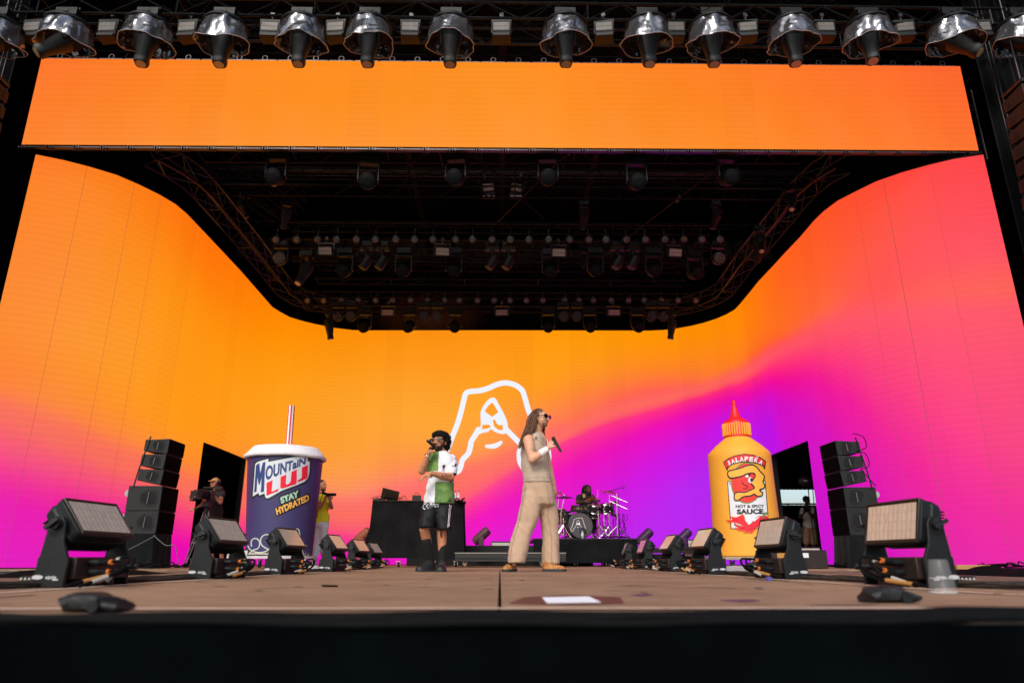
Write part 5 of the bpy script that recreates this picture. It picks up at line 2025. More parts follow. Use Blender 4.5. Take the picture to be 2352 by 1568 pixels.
inner = [(231, 806), (251, 535), (262, 520), (300, 505), (352, 490), (362, 488), (360, 514), (480, 492), (600, 468), (690, 457), (694, 510), (710, 512), (706, 600), (699, 636), (687, 660),
         (664, 682), (598, 711), (474, 756), (396, 801), (368, 817), (348, 820), (336, 810), (330, 780), (305, 788), (287, 798), (279, 776)]
cx0 = sum(p[0] for p in inner) / len(inner); cy0 = sum(p[1] for p in inner) / len(inner)
ins = [(cx0 + (x - cx0) * .985, cy0 + (y - cy0) * .972) for x, y in inner]
wordm = decal('brand_plate', [(k3(plate), 0)], tree, [PBLK], cup, .006)
wordm = decal('brand_plate', [(k3(inner), 0)], tree, [MINT], cup, .009)
wordm = decal('brand_plate', [(k3(ins), 0)], tree, [PWHT], cup, .012)
Mp = [(243, 768), (259, 548), (270, 534), (287, 529), (293, 612), (316, 521), (337, 513), (325, 762), (299, 769), (306, 640), (291, 702), (281, 702), (271, 640), (262, 762)]
decal('lettering', [(k3(Mp), 0)], tree, [NAVY], cup, .016)
word('lettering', 'OUNTaiN', [c3(p) for p in ((336, 675), (672, 534), (677, 478), (341, 548))], tree, NAVY, cup, .035, .016)
Lp = [(347, 690), (397, 667), (388, 765), (448, 738), (441, 757), (347, 798)]
Up = [(465, 640), (512, 620), (507, 690), (512, 702), (524, 702), (540, 692), (549, 676), (556, 599), (601, 578), (598, 690), (590, 700), (480, 736), (462, 732)]
Jp = [(645, 562), (693, 540), (690, 640), (680, 655), (604, 685), (610, 666), (634, 655), (641, 645)]
decal('lettering', [(k3(Lp), 0), (k3(Up), 0), (k3(Jp), 0)], tree, [PRED], cup, .016)
decal('slogan_plate', [(k3([(448, 800), (470, 793), (620, 737), (630, 733), (628, 800), (612, 815), (690, 778), (706, 782), (712, 815), (704, 848), (560, 915), (430, 972), (410, 900), (462, 878), (456, 850)]), 0)], tree, [PBLK], cup, .006)
word('lettering', 'STAY', [c3(p) for p in ((470, 866), (620, 806), (616, 750), (458, 812))], tree, MINT, cup, .06, .012)
word('lettering', 'HYDRATED', [c3(p) for p in ((434, 960), (704, 838), (700, 784), (420, 904))], tree, PYEL, cup, .05, .012)
polys = []
track = spline([(190, 1212), (205, 1240), (235, 1262), (290, 1272), (340, 1262), (385, 1230), (398, 1190), (392, 1150), (370, 1128), (345, 1122), (318, 1132), (300, 1158), (300, 1195), (325, 1225), (400, 1262), (470, 1290), (520, 1296), (560, 1280), (600, 1260), (640, 1250), (660, 1235), (682, 1212)], 5)
tr2 = spline([(222, 1222), (218, 1195), (225, 1168), (245, 1155), (270, 1158), (288, 1180), (288, 1215), (270, 1240), (235, 1252), (205, 1278), (192, 1290)], 5)
tr3 = spline([(560, 1270), (575, 1180), (582, 1110), (592, 1083), (604, 1075), (618, 1085), (624, 1120), (630, 1190), (650, 1270), (664, 1298)], 5)
tr4 = spline([(195, 1282), (300, 1282), (420, 1290), (520, 1300), (640, 1300), (700, 1290)], 5)
for tt in (track, tr2, tr3, tr4):
    polys += [(k3(s_), 0) for s_ in stroke(tt, 10)]
    polys += [(k3(s_), 1) for s_ in stroke(tt, 2.4)]
for x in range(205, 700, 26):
    polys += [(k3(s_), 1) for s_ in stroke([(x, 1270), (x, 1306)], 3)]
decal('coaster_picture', [p for p in polys if p[1] == 0], tree, [LBLU, PYEL], cup, .008)
decal('coaster_picture', [(p[0], 0) for p in polys if p[1] == 1], tree, [PYEL], cup, .012)

# ------------------------------------------------------------------ giant sauce bottle
Yb = 13.1
bot = thing('giant_bottle', 'giant yellow sauce bottle prop with red nozzle cap, on a wheeled dolly', 'bottle prop', (at(1720, 1277, Yb).x, Yb, 0))
prof_px = [(322, 836, 1320), (318, 832, 1316), (300, 803, 1060), (286, 768, 760), (277, 748, 560), (273, 742, 528), (280, 738, 515), (330, 680, 460), (388, 602, 405), (396, 594, 396)]
cxB = None
pr = []
for xl, xr, y in prof_px:
    a, b_ = at(*c5((xl, y)), Yb), at(*c5((xr, y)), Yb)
    if cxB is None:
        cxB = (a.x + b_.x) / 2
    pr.append(((b_.x - a.x) / 2, a.z))
z0b = pr[0][1]
pr[0] = (pr[0][0] - .02, z0b - .012)
pr.append((.02, pr[-1][1] + .002))
bot.location.x = cxB
YEL = mat('bottle_yellow', (.78, .36, .035), .6, var=.04, scale=2)
d = MB()
d.lathe(pr, 96, c=(cxB, Yb, 0))
bb_ = wspace(d.build('bottle_body', YEL, angle=30), bot)
zc0 = pr[-2][1] + .001
def pz(y):
    return at(*c5((490, y)), Yb).z
capR = mat('cap_red', (.72, .012, .016), .45, var=.05, scale=3)
hw = lambda xl, xr, y: (at(*c5((xr, y)), Yb).x - at(*c5((xl, y)), Yb).x) / 2
R1 = hw(388, 588, 395)
d = MB()
d.lathe([(R1, zc0), (R1, pz(285)), (R1 - .01, pz(272)), (hw(400, 575, 262), pz(262)), (hw(430, 530, 245), pz(243)), (hw(436, 522, 235), pz(235)), (hw(453, 484, 135), pz(140)),
         (hw(452, 485, 120), pz(130)), (hw(453, 484, 110), pz(106)), (hw(458, 480, 100), pz(100)), (.01, pz(99))], 64, c=(cxB, Yb, 0))
cap_ = wspace(d.build('cap', capR), bot)
d = MB()
for k in range(34):
    a = 6.2832 * k / 34
    p0 = Vector((cxB + (R1 + .006) * math.cos(a), Yb + (R1 + .006) * math.sin(a), pz(378)))
    d.cap(p0, p0 + Vector((0, 0, pz(292) - pz(378))), .0145, .0145, n=8)
ribs = wspace(d.build('cap_rib', YEL), bot)
ribs['kind'] = 'stuff'
d = MB()
d.box((cxB, Yb, z0b - .04), (pr[1][0] * 2.05, 1.2, .05))
wspace(d.build('dolly_board', mat('dolly_wood', (.35, .3, .25), .6, var=.2, scale=5), bevel=.01), bot)
for a, b_ in ((-.45, -.42), (.5, -.42), (-.45, .42), (.5, .42)):
    caster(bot, a, b_, 0.0, .05)
tree = bvh([bb_])
k5 = lambda L_: [c5(p) for p in L_]
PW2 = mat('label_white', (.66, .68, .74), .6)
GRN = mat('label_green', (.10, .22, .05), .6)
REDL = mat('label_red', (.72, .025, .02), .55)
YEL2 = mat('label_yellow', (.80, .40, .05), .6)
FORG = mat('flame_orange', (.85, .27, .015), .6)
decal('label', [(k5([(409, 731), (710, 728), (739, 1107), (437, 1107)]), 0)], tree, [PBLK], bot, .006)
decal('label', [(k5([(415, 737), (704, 734), (733, 1101), (443, 1101)]), 0)], tree, [PW2], bot, .009)
ring = lambda cx, cy, rx, ry, n=36: [(cx + rx * math.cos(6.2832 * k / n), cy + ry * math.sin(6.2832 * k / n)) for k in range(n)]
decal('emblem', [(k5(ring(563, 746, 124, 162)), 0)], tree, [GRN], bot, .012)
decal('emblem', [(k5(ring(563, 746, 115, 153)), 0)], tree, [REDL], bot, .015)
ban = [(378, 580), (420, 550), (470, 530), (540, 517), (610, 523), (668, 543), (714, 573), (706, 640), (694, 622), (690, 612), (650, 596), (600, 583), (540, 580), (480, 588), (440, 603), (418, 622), (408, 650)]
inb = [(386, 585), (424, 557), (472, 537), (540, 524), (608, 530), (664, 550), (706, 578), (700, 618), (692, 602), (652, 588), (600, 576), (540, 573), (478, 581), (436, 596), (412, 618), (404, 632)]
decal('banner', [(k5(ban), 0)], tree, [PBLK], bot, .018)
decal('banner', [(k5(inb), 0)], tree, [REDL], bot, .021)
for ch, (x, y), an in zip('JALAPEKA', ((421, 591), (455, 576), (489, 565), (523, 559), (560, 557), (598, 560), (637, 568), (674, 583)), (-26, -19, -12, -6, 0, 7, 15, 23)):
    w, h = (11 if ch in 'J' else 15), 19
    ca, sa = math.cos(rad(an)), math.sin(rad(an))
    q = [(x + u * ca - v * sa, y + u * sa + v * ca) for u, v in ((-w, h), (w, h), (w, -h), (-w, -h))]
    word('lettering', ch, [c5(p) for p in q], tree, PW2, bot, .045, .026)
decal('lettering', [(k5(s_), 0) for s_ in stroke(spline([(634, 545), (641, 538), (648, 543), (655, 537)], 3), 4)], tree, [PW2], bot, .026)
face = spline([(413, 680), (418, 655), (448, 645), (510, 630), (560, 612), (605, 604), (640, 620), (668, 655), (700, 688), (698, 712), (690, 738), (705, 768), (695, 788), (667, 796), (668, 810), (688, 822), (680, 845), (650, 850),
               (618, 832), (596, 845), (548, 850), (522, 860), (500, 880), (470, 880), (464, 852), (472, 826), (505, 816), (545, 820), (590, 802), (622, 785), (612, 765), (596, 745), (612, 722), (630, 690), (615, 668), (562, 674), (528, 690), (480, 702), (432, 706)], 3, True)
decal('mascot_blob', [(k5(s_), 0) for s_ in stroke(face, 9, True)], tree, [PBLK], bot, .024)
decal('mascot_blob', [(k5(face), 0)], tree, [YEL2], bot, .021)
decal('mascot_blob', [(k5([(547, 692), (570, 680), (580, 700), (562, 706)]), 0), (k5(ring(592, 724, 19, 23, 14)), 0)], tree, [PW2], bot, .028)
decal('mascot_blob', [(k5(ring(600, 722, 11, 16, 12)), 0), (k5([(572, 676), (592, 672), (584, 700)]), 0)] + [(k5(s_), 0) for s_ in stroke(spline([(524, 728), (530, 746), (552, 762), (572, 772), (560, 786), (532, 790)], 4), 5)] +
      [(k5(ring(430, 746, 5, 6, 8)), 0), (k5(ring(692, 742, 5, 6, 8)), 0)], tree, [PBLK], bot, .031)
word('lettering', 'HOT & SPICY', [c5(p) for p in ((476, 941), (699, 939), (697, 915), (476, 917))], tree, PBLK, bot, .03, .014)
word('lettering', 'SAUCE', [c5(p) for p in ((485, 991), (695, 988), (692, 948), (484, 951))], tree, PBLK, bot, .05, .014)
fl = [[(432, 1010), (480, 1018), (510, 1005), (530, 992), (542, 1005), (548, 1040), (575, 1075), (640, 1082), (560, 1092), (500, 1062), (462, 1052), (420, 1052), (400, 1036), (440, 1040), (452, 1030)],
      [(470, 1100), (510, 1100), (560, 1098), (600, 1104), (640, 1096), (600, 1136), (575, 1130), (535, 1135), (560, 1122), (520, 1118), (490, 1112)],
      [(680, 1090), (700, 1040), (692, 1000), (720, 1005), (740, 1030), (752, 1052), (735, 1050), (722, 1030), (712, 1062), (716, 1100), (690, 1112)]]
decal('flame', [(k5(s_), 0) for f_ in fl for s_ in stroke(f_, 9, True)], tree, [FORG], bot, .015)
decal('flame', [(k5(f_), 0) for f_ in fl], tree, [PRED], bot, .018)
chi = spline([(462, 1064), (500, 1080), (545, 1084), (590, 1070), (620, 1040), (650, 1010), (684, 1008), (700, 1030), (690, 1062), (650, 1088), (600, 1102), (540, 1102), (490, 1088)], 3, True)
decal('chilli', [(k5(s_), 0) for s_ in stroke(chi, 5, True)], tree, [mat('dark_red', (.2, .005, .01), .5)], bot, .022)
decal('chilli', [(k5(chi), 0)], tree, [PRED], bot, .024)
decal('chilli', [(k5([(672, 1008), (690, 996), (694, 980), (735, 970), (730, 985), (705, 992), (702, 1010), (694, 1024)]), 0)], tree, [GRN], bot, .027)
decal('chilli', [(k5([(612, 1040), (650, 1012), (666, 1010), (622, 1048)]), 0)], tree, [PW2], bot, .027)

# crate and card behind the second right strobe
p = at(1815, 1262, 11.6)
t = thing('road_case', 'low brown case with white stickers behind the second right strobe', 'box', (p.x, p.y, 0))
d = MB(); d.box((0, 0, .14), (1.0, .4, .28)); d.build('case', BROWN, t, bevel=.01)
d = MB(); d.box((-.2, -.204, .2), (.2, .006, .08)); d.build('sticker', TAPEY, t)
d = MB(); d.box((.1, -.204, .2), (.2, .006, .07)); d.build('sticker', PWHT, t)

# ------------------------------------------------------------------ equipment table
Yd = 14.5
xl, xr = at(853, 1200, Yd).x, at(1062, 1200, Yd).x
zt_ = at(950, 1151, Yd).z
tb = thing('equipment_table', 'wide table hidden by a black cloth, standing behind the left singer', 'table', ((xl + xr) / 2, Yd + .45, 0))
d = MB()
W = xr - xl
n = 120
top, bt_, mid = [], [], []
for k in range(n):
    a = 6.2832 * k / n
    ux, uy = max(-1, min(1, 1.45 * math.cos(a))), max(-1, min(1, 1.45 * math.sin(a)))
    rp = .025 * math.sin(k * 1.1) + .015 * math.sin(k * 2.7)
    fl_ = .13 if ux < 0 else .0
    top.append(Vector((ux * W / 2, uy * .45, zt_)))
    mid.append(Vector((ux * (W / 2 + .015 + rp * .3), uy * (.455 + rp * .3), zt_ * .6)))
    bt_.append(Vector((ux * (W / 2 + .03 + rp + (fl_ if ux < -.9 else 0)), uy * (.47 + rp), .17)))
d.rings([bt_, mid, top])
d.build('table_cloth', mat('table_cloth', (.0085, .0085, .009), .95, var=.4, scale=2.5, bump=.5, bscale=4, spec=.1), tb)
for a in (-.8, -.35, .35, .8):
    caster(tb, a, -.3, 0, .045, BLK)
d = MB()
d.box((0, 0, zt_ + .012), (W + .02, .94, .02)); d.build('table_top', mat('dusty_top', (.03, .026, .022), .7), tb, bevel=.01)
zt_ += .022
p0, p1 = at(880, 1150, Yd + .2), at(906, 1135, Yd + .2)
lp = thing('laptop', 'open dark laptop on the left end of the cloth-covered table', 'laptop', (at(893, 1150, Yd + .2).x, Yd + .2, zt_))
d = MB(); d.box((0, .12, .012), (.34, .24, .02)); d.build('keyboard_deck', BLK, lp, bevel=.004)
T = Matrix.Rotation(rad(14), 4, 'Y') @ Matrix.Translation((0, -.02, .02)) @ Matrix.Rotation(rad(22), 4, 'X')
d = MB(); d.box((0, 0, .11), (.36, .012, .23), T); sc_ = d.build('screen_lid', mat('warm_black', (.02, .013, .007), .4), lp, bevel=.003)
d = MB(); d.box((0, -.008, .12), (.2, .004, .01), T); d.box((-.02, -.03, .05), (.1, .03, .06), T); d.build('stand_arm', BLK, sc_)
for (px, w, h, lb) in ((957, .17, .105, 'small ribbed box on the middle of the cloth-covered table'), (870, .22, .04, 'flat audio box with cables left of the laptop')):
    p = at(px, 1148, Yd + .1)
    t = thing('audio_box', lb, 'box', (p.x, Yd + .1, zt_))
    d = MB(); d.box((0, 0, h / 2), (w, .15, h)); c = d.build('case', mat('brown_case', (.03, .02, .014), .5), t, bevel=.006)
    d = MB()
    for k in range(5):
        d.box((-w * .35 + w * .17 * k, -.078, h / 2), (.012, .008, h * .8))
    d.build('grille_bar', BLK, c)
    d = MB(); d.tube([(-.05, 0, h), (-.04, 0, h + .05), (.03, 0, h + .055), (.05, .02, h)], .005, 5); d.build('handle', RUBBER, t)
PET = mat('bottle_plastic', (.6, .65, .7), .1, alpha=.35, spec=1)


def water(px, py, Y, z, lb, h=.2):
    p = at(px, py, Y)
    t = thing('water_bottle', lb, 'bottle', (p.x, Y, z))
    d = MB(); d.lathe([(.028, 0), (.032, .01), (.032, h * .62), (.026, h * .72), (.012, h * .86), (.012, h * .9), (.001, h * .9)], 16); d.build('bottle_wall', PET, t)
    d = MB(); d.lathe([(.033, h * .3), (.033, h * .55)], 16); d.build('wrapper', mat('pale_wrapper', (.6, .6, .65), .5), t)
    d = MB(); d.lathe([(.014, h * .88), (.015, h * .9), (.014, h), (.001, h)], 12); d.build('bottle_cap', mat('cap_blue', (.04, .06, .2), .4), t)
    return t


water(1045, 1150, Yd + .1, zt_, 'left one of two small water bottles on the right end of the table')
water(1053, 1150, Yd + .1, zt_, 'right one of two small water bottles on the right end of the table')
d = MB()
for k in range(5):
    x0 = at(850 + 55 * rnd.random(), 1150, Yd).x
    d.tube(spline([(x0 + .1 * i * rnd.uniform(.6, 1), Yd - .05 + rnd.uniform(-.08, .1), zt_ + .01 + abs(rnd.gauss(0, .03))) for i in range(6)], 4), .006, 5)
tag(d.build('table_cables', RUBBER), 'thin tangled cables on the table around the laptop', 'cables')
d = MB()
for k in range(40):
    p = Vector((at(1056, 1155, Yd).x + rnd.gauss(0, .06), Yd - .05 + rnd.gauss(0, .05), zt_ - .03 + rnd.gauss(0, .03)))
    d.cap(p, p + Vector((rnd.gauss(0, .03), rnd.gauss(0, .02), rnd.gauss(0, .03))), .014, .014, n=6)
tag(blob('black_towel', d, RUBBER, voxel=.012, sm=2), 'bunched black cloth hanging over the right corner of the table', 'cloth')
# rolling deck between table and drums
Yr = 14.2
t = thing('rolling_riser', 'low dark rolling riser on casters between the table and the drums', 'riser', (0, Yr + .5, 0))
x0, x1 = at(1045, 1280, Yr).x, at(1300, 1280, Yr).x
za, zb_ = at(1100, 1289, Yr).z, at(1100, 1268, Yr).z
d = MB(); d.box(((x0 + x1) / 2, 0, (za + zb_) / 2), (x1 - x0, 1.0, zb_ - za)); d.build('deck', mat('riser_grey', (.013, .016, .018), .5, var=.3, scale=6), t, bevel=.006)
d = MB(); d.box(((x0 + x1) / 2, -.51, zb_ - .012), (x1 - x0 + .01, .02, .022)); d.build('edge_trim', mat('bare_aluminium', (.25, .24, .23), .35, .8), t)
d = MB(); d.box(((x0 + x1) / 2, -.51, (za + zb_) / 2 - .02), (x1 - x0 + .01, .02, .012)); d.build('edge_trim', STEEL, t)
for px in (1067, 1245):
    caster(t, at(px, 1295, Yr).x, -.38, 0, .055, mat('tan_tyre', (.4, .24, .14), .5))
d = MB(); d.box(((x0 + x1) / 2 + .03, 1.6, .3), (x1 - x0, .6, .28))
d.build('back_step', BLK, t, smooth=False)

# ------------------------------------------------------------------ drum riser and kit
Yk = 15.8
xL, xR = at(1225, 1235, Yk).x, at(1463, 1235, Yk).x
zR = at(1350, 1235.5, Yk).z
rs_ = thing('drum_riser', 'black skirted platform carrying the drum kit', 'riser', ((xL + xR) / 2, Yk + 1.2, 0))
W = xR - xL
d = MB(); d.box((0, 0, zR - .03), (W, 2.4, .06)); d.build('platform', BLK, rs_, bevel=.004)
d = MB()
n = 90
pts = [(-W / 2 + W * k / n, -1.2 - .006 - .006 * math.sin(k * 1.3)) for k in range(n + 1)] + [(W / 2 + .008, -1.2 + 2.4 * k / 30 + 0 * k) for k in range(31)]
d.add([(x, y, zR - .03) for x, y in pts] + [(x, y - .01, .07) for x, y in pts], [(i, i + 1, len(pts) + 1 + i, len(pts) + i) for i in range(len(pts) - 1)])
d.build('skirt', DRAPE, rs_)
for a in (-.9, -.2, .5, 1.0):
    caster(rs_, a, -1.0, 0, .04, BLK)

SHELL = mat('drum_shell', (.010, .011, .013), .35, var=.2, scale=8)
HEADW = mat('drum_skin', (.06, .06, .062), .5, var=.1, scale=6)
BRZ = mat('cymbal_bronze', (.22, .085, .06), .25, .9, var=.3, scale=12)


def drum(nm, lb, c, r_, L_, axis, front=HEADW, hoop=CHROME, lugs=8):
    t = thing(nm, lb, 'drum', c)
    R = rot_to(axis).to_4x4()
    d = MB(); d.lathe([(r_, -L_ / 2), (r_, L_ / 2)], 40, R); d.build('shell', SHELL, t)
    for s in (-1, 1):
        d = MB(); d.lathe([(.001, s * L_ / 2), (r_ * .5, s * (L_ / 2 + .001)), (r_, s * L_ / 2)], 40, R); d.build('drum_head', front, t)
        d = MB()
        d.tube([R @ Vector(((r_ + .008) * math.cos(6.2832 * k / 40), (r_ + .008) * math.sin(6.2832 * k / 40), s * (L_ / 2 - .002))) for k in range(40)], .011, 6, close=True)
        d.build('hoop', hoop, t)
    for k in range(lugs):
        d = MB()
        a = 6.2832 * k / lugs
        for s in (-1, 1):
            p = Vector(((r_ + .012) * math.cos(a), (r_ + .012) * math.sin(a), s * L_ * .30))
            q = Vector(((r_ + .012) * math.cos(a), (r_ + .012) * math.sin(a), s * L_ * .5))
            d.cyl(p, q, .005, n=5, T=R)
            d.ell(p, (.012, .012, .02), T=R, n=6, m=4)
        d.build('lug', CHROME, t)
    return t


kd = lambda x, y, Y: at(*c4((x, y)), Y)
bc = kd(445, 975, 16.35)
br_ = (kd(633, 975, 16.35).x - kd(258, 975, 16.35).x) / 2
bc.z = zR + br_ + .015
bd = drum('bass_drum', 'big bass drum with a white line drawing on its dark front head', bc, br_, .45, (0.12, -1, .0), hoop=SHELL, lugs=10)
d = MB()
for s in (-1, 1):
    d.cyl((s * br_ * .8, -.15, -br_ * .5), (s * br_ * 1.15, -.25, -br_ - .01), .009)
d.build('spur', CHROME, bd)
hd1 = MB()
R = rot_to((0.12, -1, 0)).to_4x4()
R.translation = bc
hd1.lathe([(.001, .225), (br_, .225)], 40, R)
hm = hd1.mesh('probe')
o_ = bpy.data.objects.new('probe', hm)
tree = bvh([o_])
bpy.data.objects.remove(o_)
dl = [(470, 865), (440, 866), (385, 882), (375, 905), (362, 950), (345, 1000), (325, 1035), (333, 1062), (350, 1070), (366, 1058), (370, 1035), (388, 1015), (408, 985), (416, 960), (416, 932), (432, 905), (441, 898), (452, 912), (468, 945), (470, 975), (490, 1000), (502, 1020)]
dr = [(440, 866), (475, 862), (500, 866), (512, 882), (525, 925), (540, 975), (558, 1030)]
pw = []
for L_ in (dl, dr, [(422, 1008), (438, 1014), (456, 1010)]):
    pw += [([c4(q) for q in s_], 0) for s_ in stroke(spline(L_, 4), 6)]
pw += [([c4(q) for q in [(418, 940), (430, 948), (440, 938), (465, 942), (470, 968), (458, 984), (444, 966), (424, 972)]], 0)]
decal('line_drawing', pw, tree, [WHITE], None, .012, step=4)
ld_ = C.objects['line_drawing'] if 'line_drawing' in C.objects else None
ld_.parent = bd
ld_.location = -Vector(bd.location)
drum('rack_tom', 'black tom with chrome rims over the right of the bass drum', kd(690, 725, 16.4), .135, .17, (.12, -.25, 1))
drum('snare_drum', 'shallow chrome-rimmed drum below the black tom', kd(685, 840, 16.5), .13, .09, (.05, -.1, 1), hoop=CHROME)
drum('floor_tom', 'black tom right of the first tom, half hidden by stands', kd(870, 715, 16.7), .15, .2, (-.05, -.2, 1))
drum('floor_tom', 'dark floor tom left of the bass drum', kd(225, 860, 16.5), .14, .28, (0, -.1, 1), hoop=SHELL)
drum('copper_drum', 'copper coloured drum at the left end, beside the singer', kd(155, 830, 16.6), .13, .3, (0, -.1, 1), hoop=CHROME).children[0].data.materials[0] = SHELL


def stand(lb, base, top, spread=.26, cym=None, cr=.2, tiltv=(0.05, -.12, 1), boom=None, nm='cymbal_stand', cat='cymbal'):
    b_ = Vector(base); tp = Vector(top)
    t = thing(nm, lb, cat, (b_.x, b_.y, b_.z))
    L0 = tp - b_
    d = MB()
    kn = Vector((0, 0, min(.55, L0.z * .6)))
    d.cyl((0, 0, .06), kn, .013); d.cyl(kn, (L0.x * .15, 0, L0.z * .8) if boom else L0, .009)
    d.cyl(kn - Vector((0, 0, .02)), kn + Vector((0, 0, .02)), .02)
    if boom:
        d.cyl((L0.x * .15, 0, L0.z * .8), L0, .007)
    d.build('pole', CHROME, t)
    a0 = rnd.uniform(0, 2)
    for k in range(3):
        a = a0 + 2.094 * k
        f = Vector((spread * math.cos(a), spread * math.sin(a), .01))
        d = MB()
        for s in (-.008, .008):
            d.cyl((s, 0, .30), f + Vector((s, 0, 0)), .006, n=5)
        d.cyl((0, 0, .08), f * .55 + Vector((0, 0, .13)), .005, n=5)
        lg = d.build('leg', CHROME, t)
        d = MB(); d.ell(f, (.018, .018, .014), n=8, m=4); d.build('rubber_foot', RUBBER, lg)
    if cym:
        R = rot_to(tiltv).to_4x4(); R.translation = L0
        d = MB(); d.lathe([(.001, .03), (.03, .026), (.045, .01), (cr * .6, .002), (cr, -.012), (cr * .6, -.002), (.02, .004), (.001, .01)], 36, R); d.build('cymbal', BRZ, t)
        d = MB(); d.cyl(R @ Vector((0, 0, .02)) - L0 + L0, R @ Vector((0, 0, .07)), .008); d.cyl(R @ Vector((0, 0, .03)), R @ Vector((0, 0, .05)), .018); d.build('wing_nut', CHROME, t)
    return t


def bs(x, y, Y):
    p = kd(x, y, Y); p.z = zR; return p


stand('flat cymbal on a chrome stand at the left of the kit', bs(178, 1140, 16.3), kd(222, 538, 16.3), cym=1, cr=.2, tiltv=(0, .06, 1))
stand('tilted cymbal half hidden by the right singer', bs(110, 1140, 16.8), kd(150, 478, 16.8), cym=1, cr=.17, tiltv=(.25, -.15, 1))
stand('small cymbal in front of the drummer', bs(770, 1120, 16.3), kd(665, 558, 16.45), cym=1, cr=.145, tiltv=(-.1, -.25, 1), boom=1)
stand('wide dark cymbal at the right of the kit', bs(935, 1120, 16.6), kd(935, 455, 16.6), cym=1, cr=.225, tiltv=(.12, -.2, 1))
stand('bare chrome double-braced stand at the right of the kit', bs(1065, 1130, 16.4), kd(1048, 480, 16.4), nm='hardware_stand', cat='stand', spread=.32)
stand('bare chrome stand between two cymbal stands at the right of the bass drum', bs(855, 1130, 16.35), kd(845, 700, 16.35), nm='hardware_stand', cat='stand')
stand('low bare chrome stand left of the bass drum', bs(215, 1150, 16.2), kd(180, 700, 16.5), nm='hardware_stand', cat='stand', spread=.2)
t = thing('drumstick_bag', 'dark boxes and bags hung at the right end of the kit', 'bag', kd(985, 700, 16.7))
d = MB()
for k in range(5):
    d.box((rnd.uniform(-.05, .05), 0, .11 - .07 * k), (.14, .1, .06), R=Matrix.Rotation(rnd.uniform(-.3, .3), 3, 'Y'))
d.build('pouch', BLK, t, bevel=.01)
d = MB(); d.cyl((0, .02, .1), (.0, .02, -(kd(985, 700, 16.7).z - zR)), .01); d.build('post', STEEL, t)
for k, (a, b_) in enumerate((((950, 510), (1205, 618)), ((935, 600), (1208, 726)))):
    d = MB(); A, B = kd(*a, 16.45), kd(*b_, 16.3); d.cyl(A, B, .010); d.cyl(B, B + (B - A) * .03, .012)
    tag(d.build('chrome_rod', CHROME), '%s of two chrome rods sticking out right from the kit hardware' % ('upper', 'lower')[k], 'rod')
# microphone on boom
mb_ = thing('boom_microphone', 'boom arm with a small microphone high at the right of the kit', 'microphone', bs(1085, 1140, 16.6))
o0 = Vector(mb_.location)
d = MB(); d.cyl((0, 0, 0), kd(1075, 480, 16.6) - o0, .006); d.cyl(kd(835, 478, 16.6) - o0, kd(1140, 388, 16.6) - o0, .007); d.tube([kd(970, 435, 16.6) - o0, kd(1060, 400, 16.6) - o0, kd(1150, 352, 16.6) - o0, kd(1160, 370, 16.6) - o0], .003, 4); d.build('boom_arm', BLK, mb_)
d = MB(); d.cap(kd(1160, 360, 16.6) - o0, kd(1155, 405, 16.6) - o0, .012, .018, n=8); d.build('capsule', STEEL, mb_)
t = thing('drum_electronics', 'black electronic box with knobs in front of the drummer', 'box', kd(470, 715, 16.5))
d = MB(); d.prism([(-.23, -.08), (.21, -.08), (.19, .07), (-.20, .07)], -.07, .07, Matrix(((1, 0, 0, 0), (0, 0, 1, 0), (0, 1, 0, 0), (0, 0, 0, 1)))); d.build('case', BLK, t, bevel=.006)
for k in range(9):
    d = MB(); d.cyl((-.17 + .04 * k, -.07, rnd.choice((-.03, .01, .03))), (-.17 + .04 * k, -.085, .0 + rnd.choice((-.03, .01))), .009, n=8)
    d.build('knob', [CHROME, mat('red_knob', (.6, .03, .02), .4), mat('green_knob', (.1, .4, .05), .4)][k % 3], t)
water(*c4((510, 1185)), 16.0, zR, 'water bottle standing before the bass drum', .19)
t = thing('pedal_pad', 'round black pad on an arm before the bass drum', 'microphone', kd(515, 1065, 16.1))
d = MB(); d.lathe([(.001, .02), (.07, .015), (.075, 0), (.07, -.015), (.001, -.02)], 20, rot_to((0, -1, .2)).to_4x4()); d.build('pad', BLK, t)
d = MB(); d.cyl((0, .03, 0), kd(400, 1150, 16.2) - kd(515, 1065, 16.1), .008); d.cyl((0, .03, 0), kd(620, 1045, 16.2) - kd(515, 1065, 16.1), .008); d.build('arm', BLK, t)
for k, (a, b_, lb) in enumerate(((640, 1000, 'under the toms'), (1000, 1230, 'at the right end'), (150, 330, 'at the left end'))):
    d = MB()
    for q in range(10):
        x = rnd.uniform(a, b_)
        p = [kd(x + rnd.uniform(-30, 30), 800 + 40 * i, 16.7 + rnd.uniform(-.2, .2)) for i in range(9)]
        d.tube(spline([tuple(v) for v in p], 3), .0055, 4)
    for q in range(8):
        x = rnd.uniform(a, b_)
        p = [kd(x + 25 * i, 1172 - abs(rnd.gauss(0, 14)), 16.3 + rnd.uniform(-.2, .2)) for i in range(6)]
        d.tube(spline([tuple(v) for v in p], 3), .007, 4)
    tag(d.build('kit_cables', RUBBER), 'black cables hanging and piled %s of the drum kit' % lb, 'cables', kind='stuff')



# ------------------------------------------------------------------ people
def skinmat(name, c, c2=None):
    m = mat(name, c, .5, var=.12, scale=14, spec=.4)
    b = m.node_tree.nodes['Principled BSDF']
    b.inputs['Subsurface Weight'].default_value = .08
    b.inputs['Subsurface Radius'].default_value = (.02, .008, .004)
    return m


def RZ(a):
    return Matrix.Rotation(rad(a), 3, 'Z')


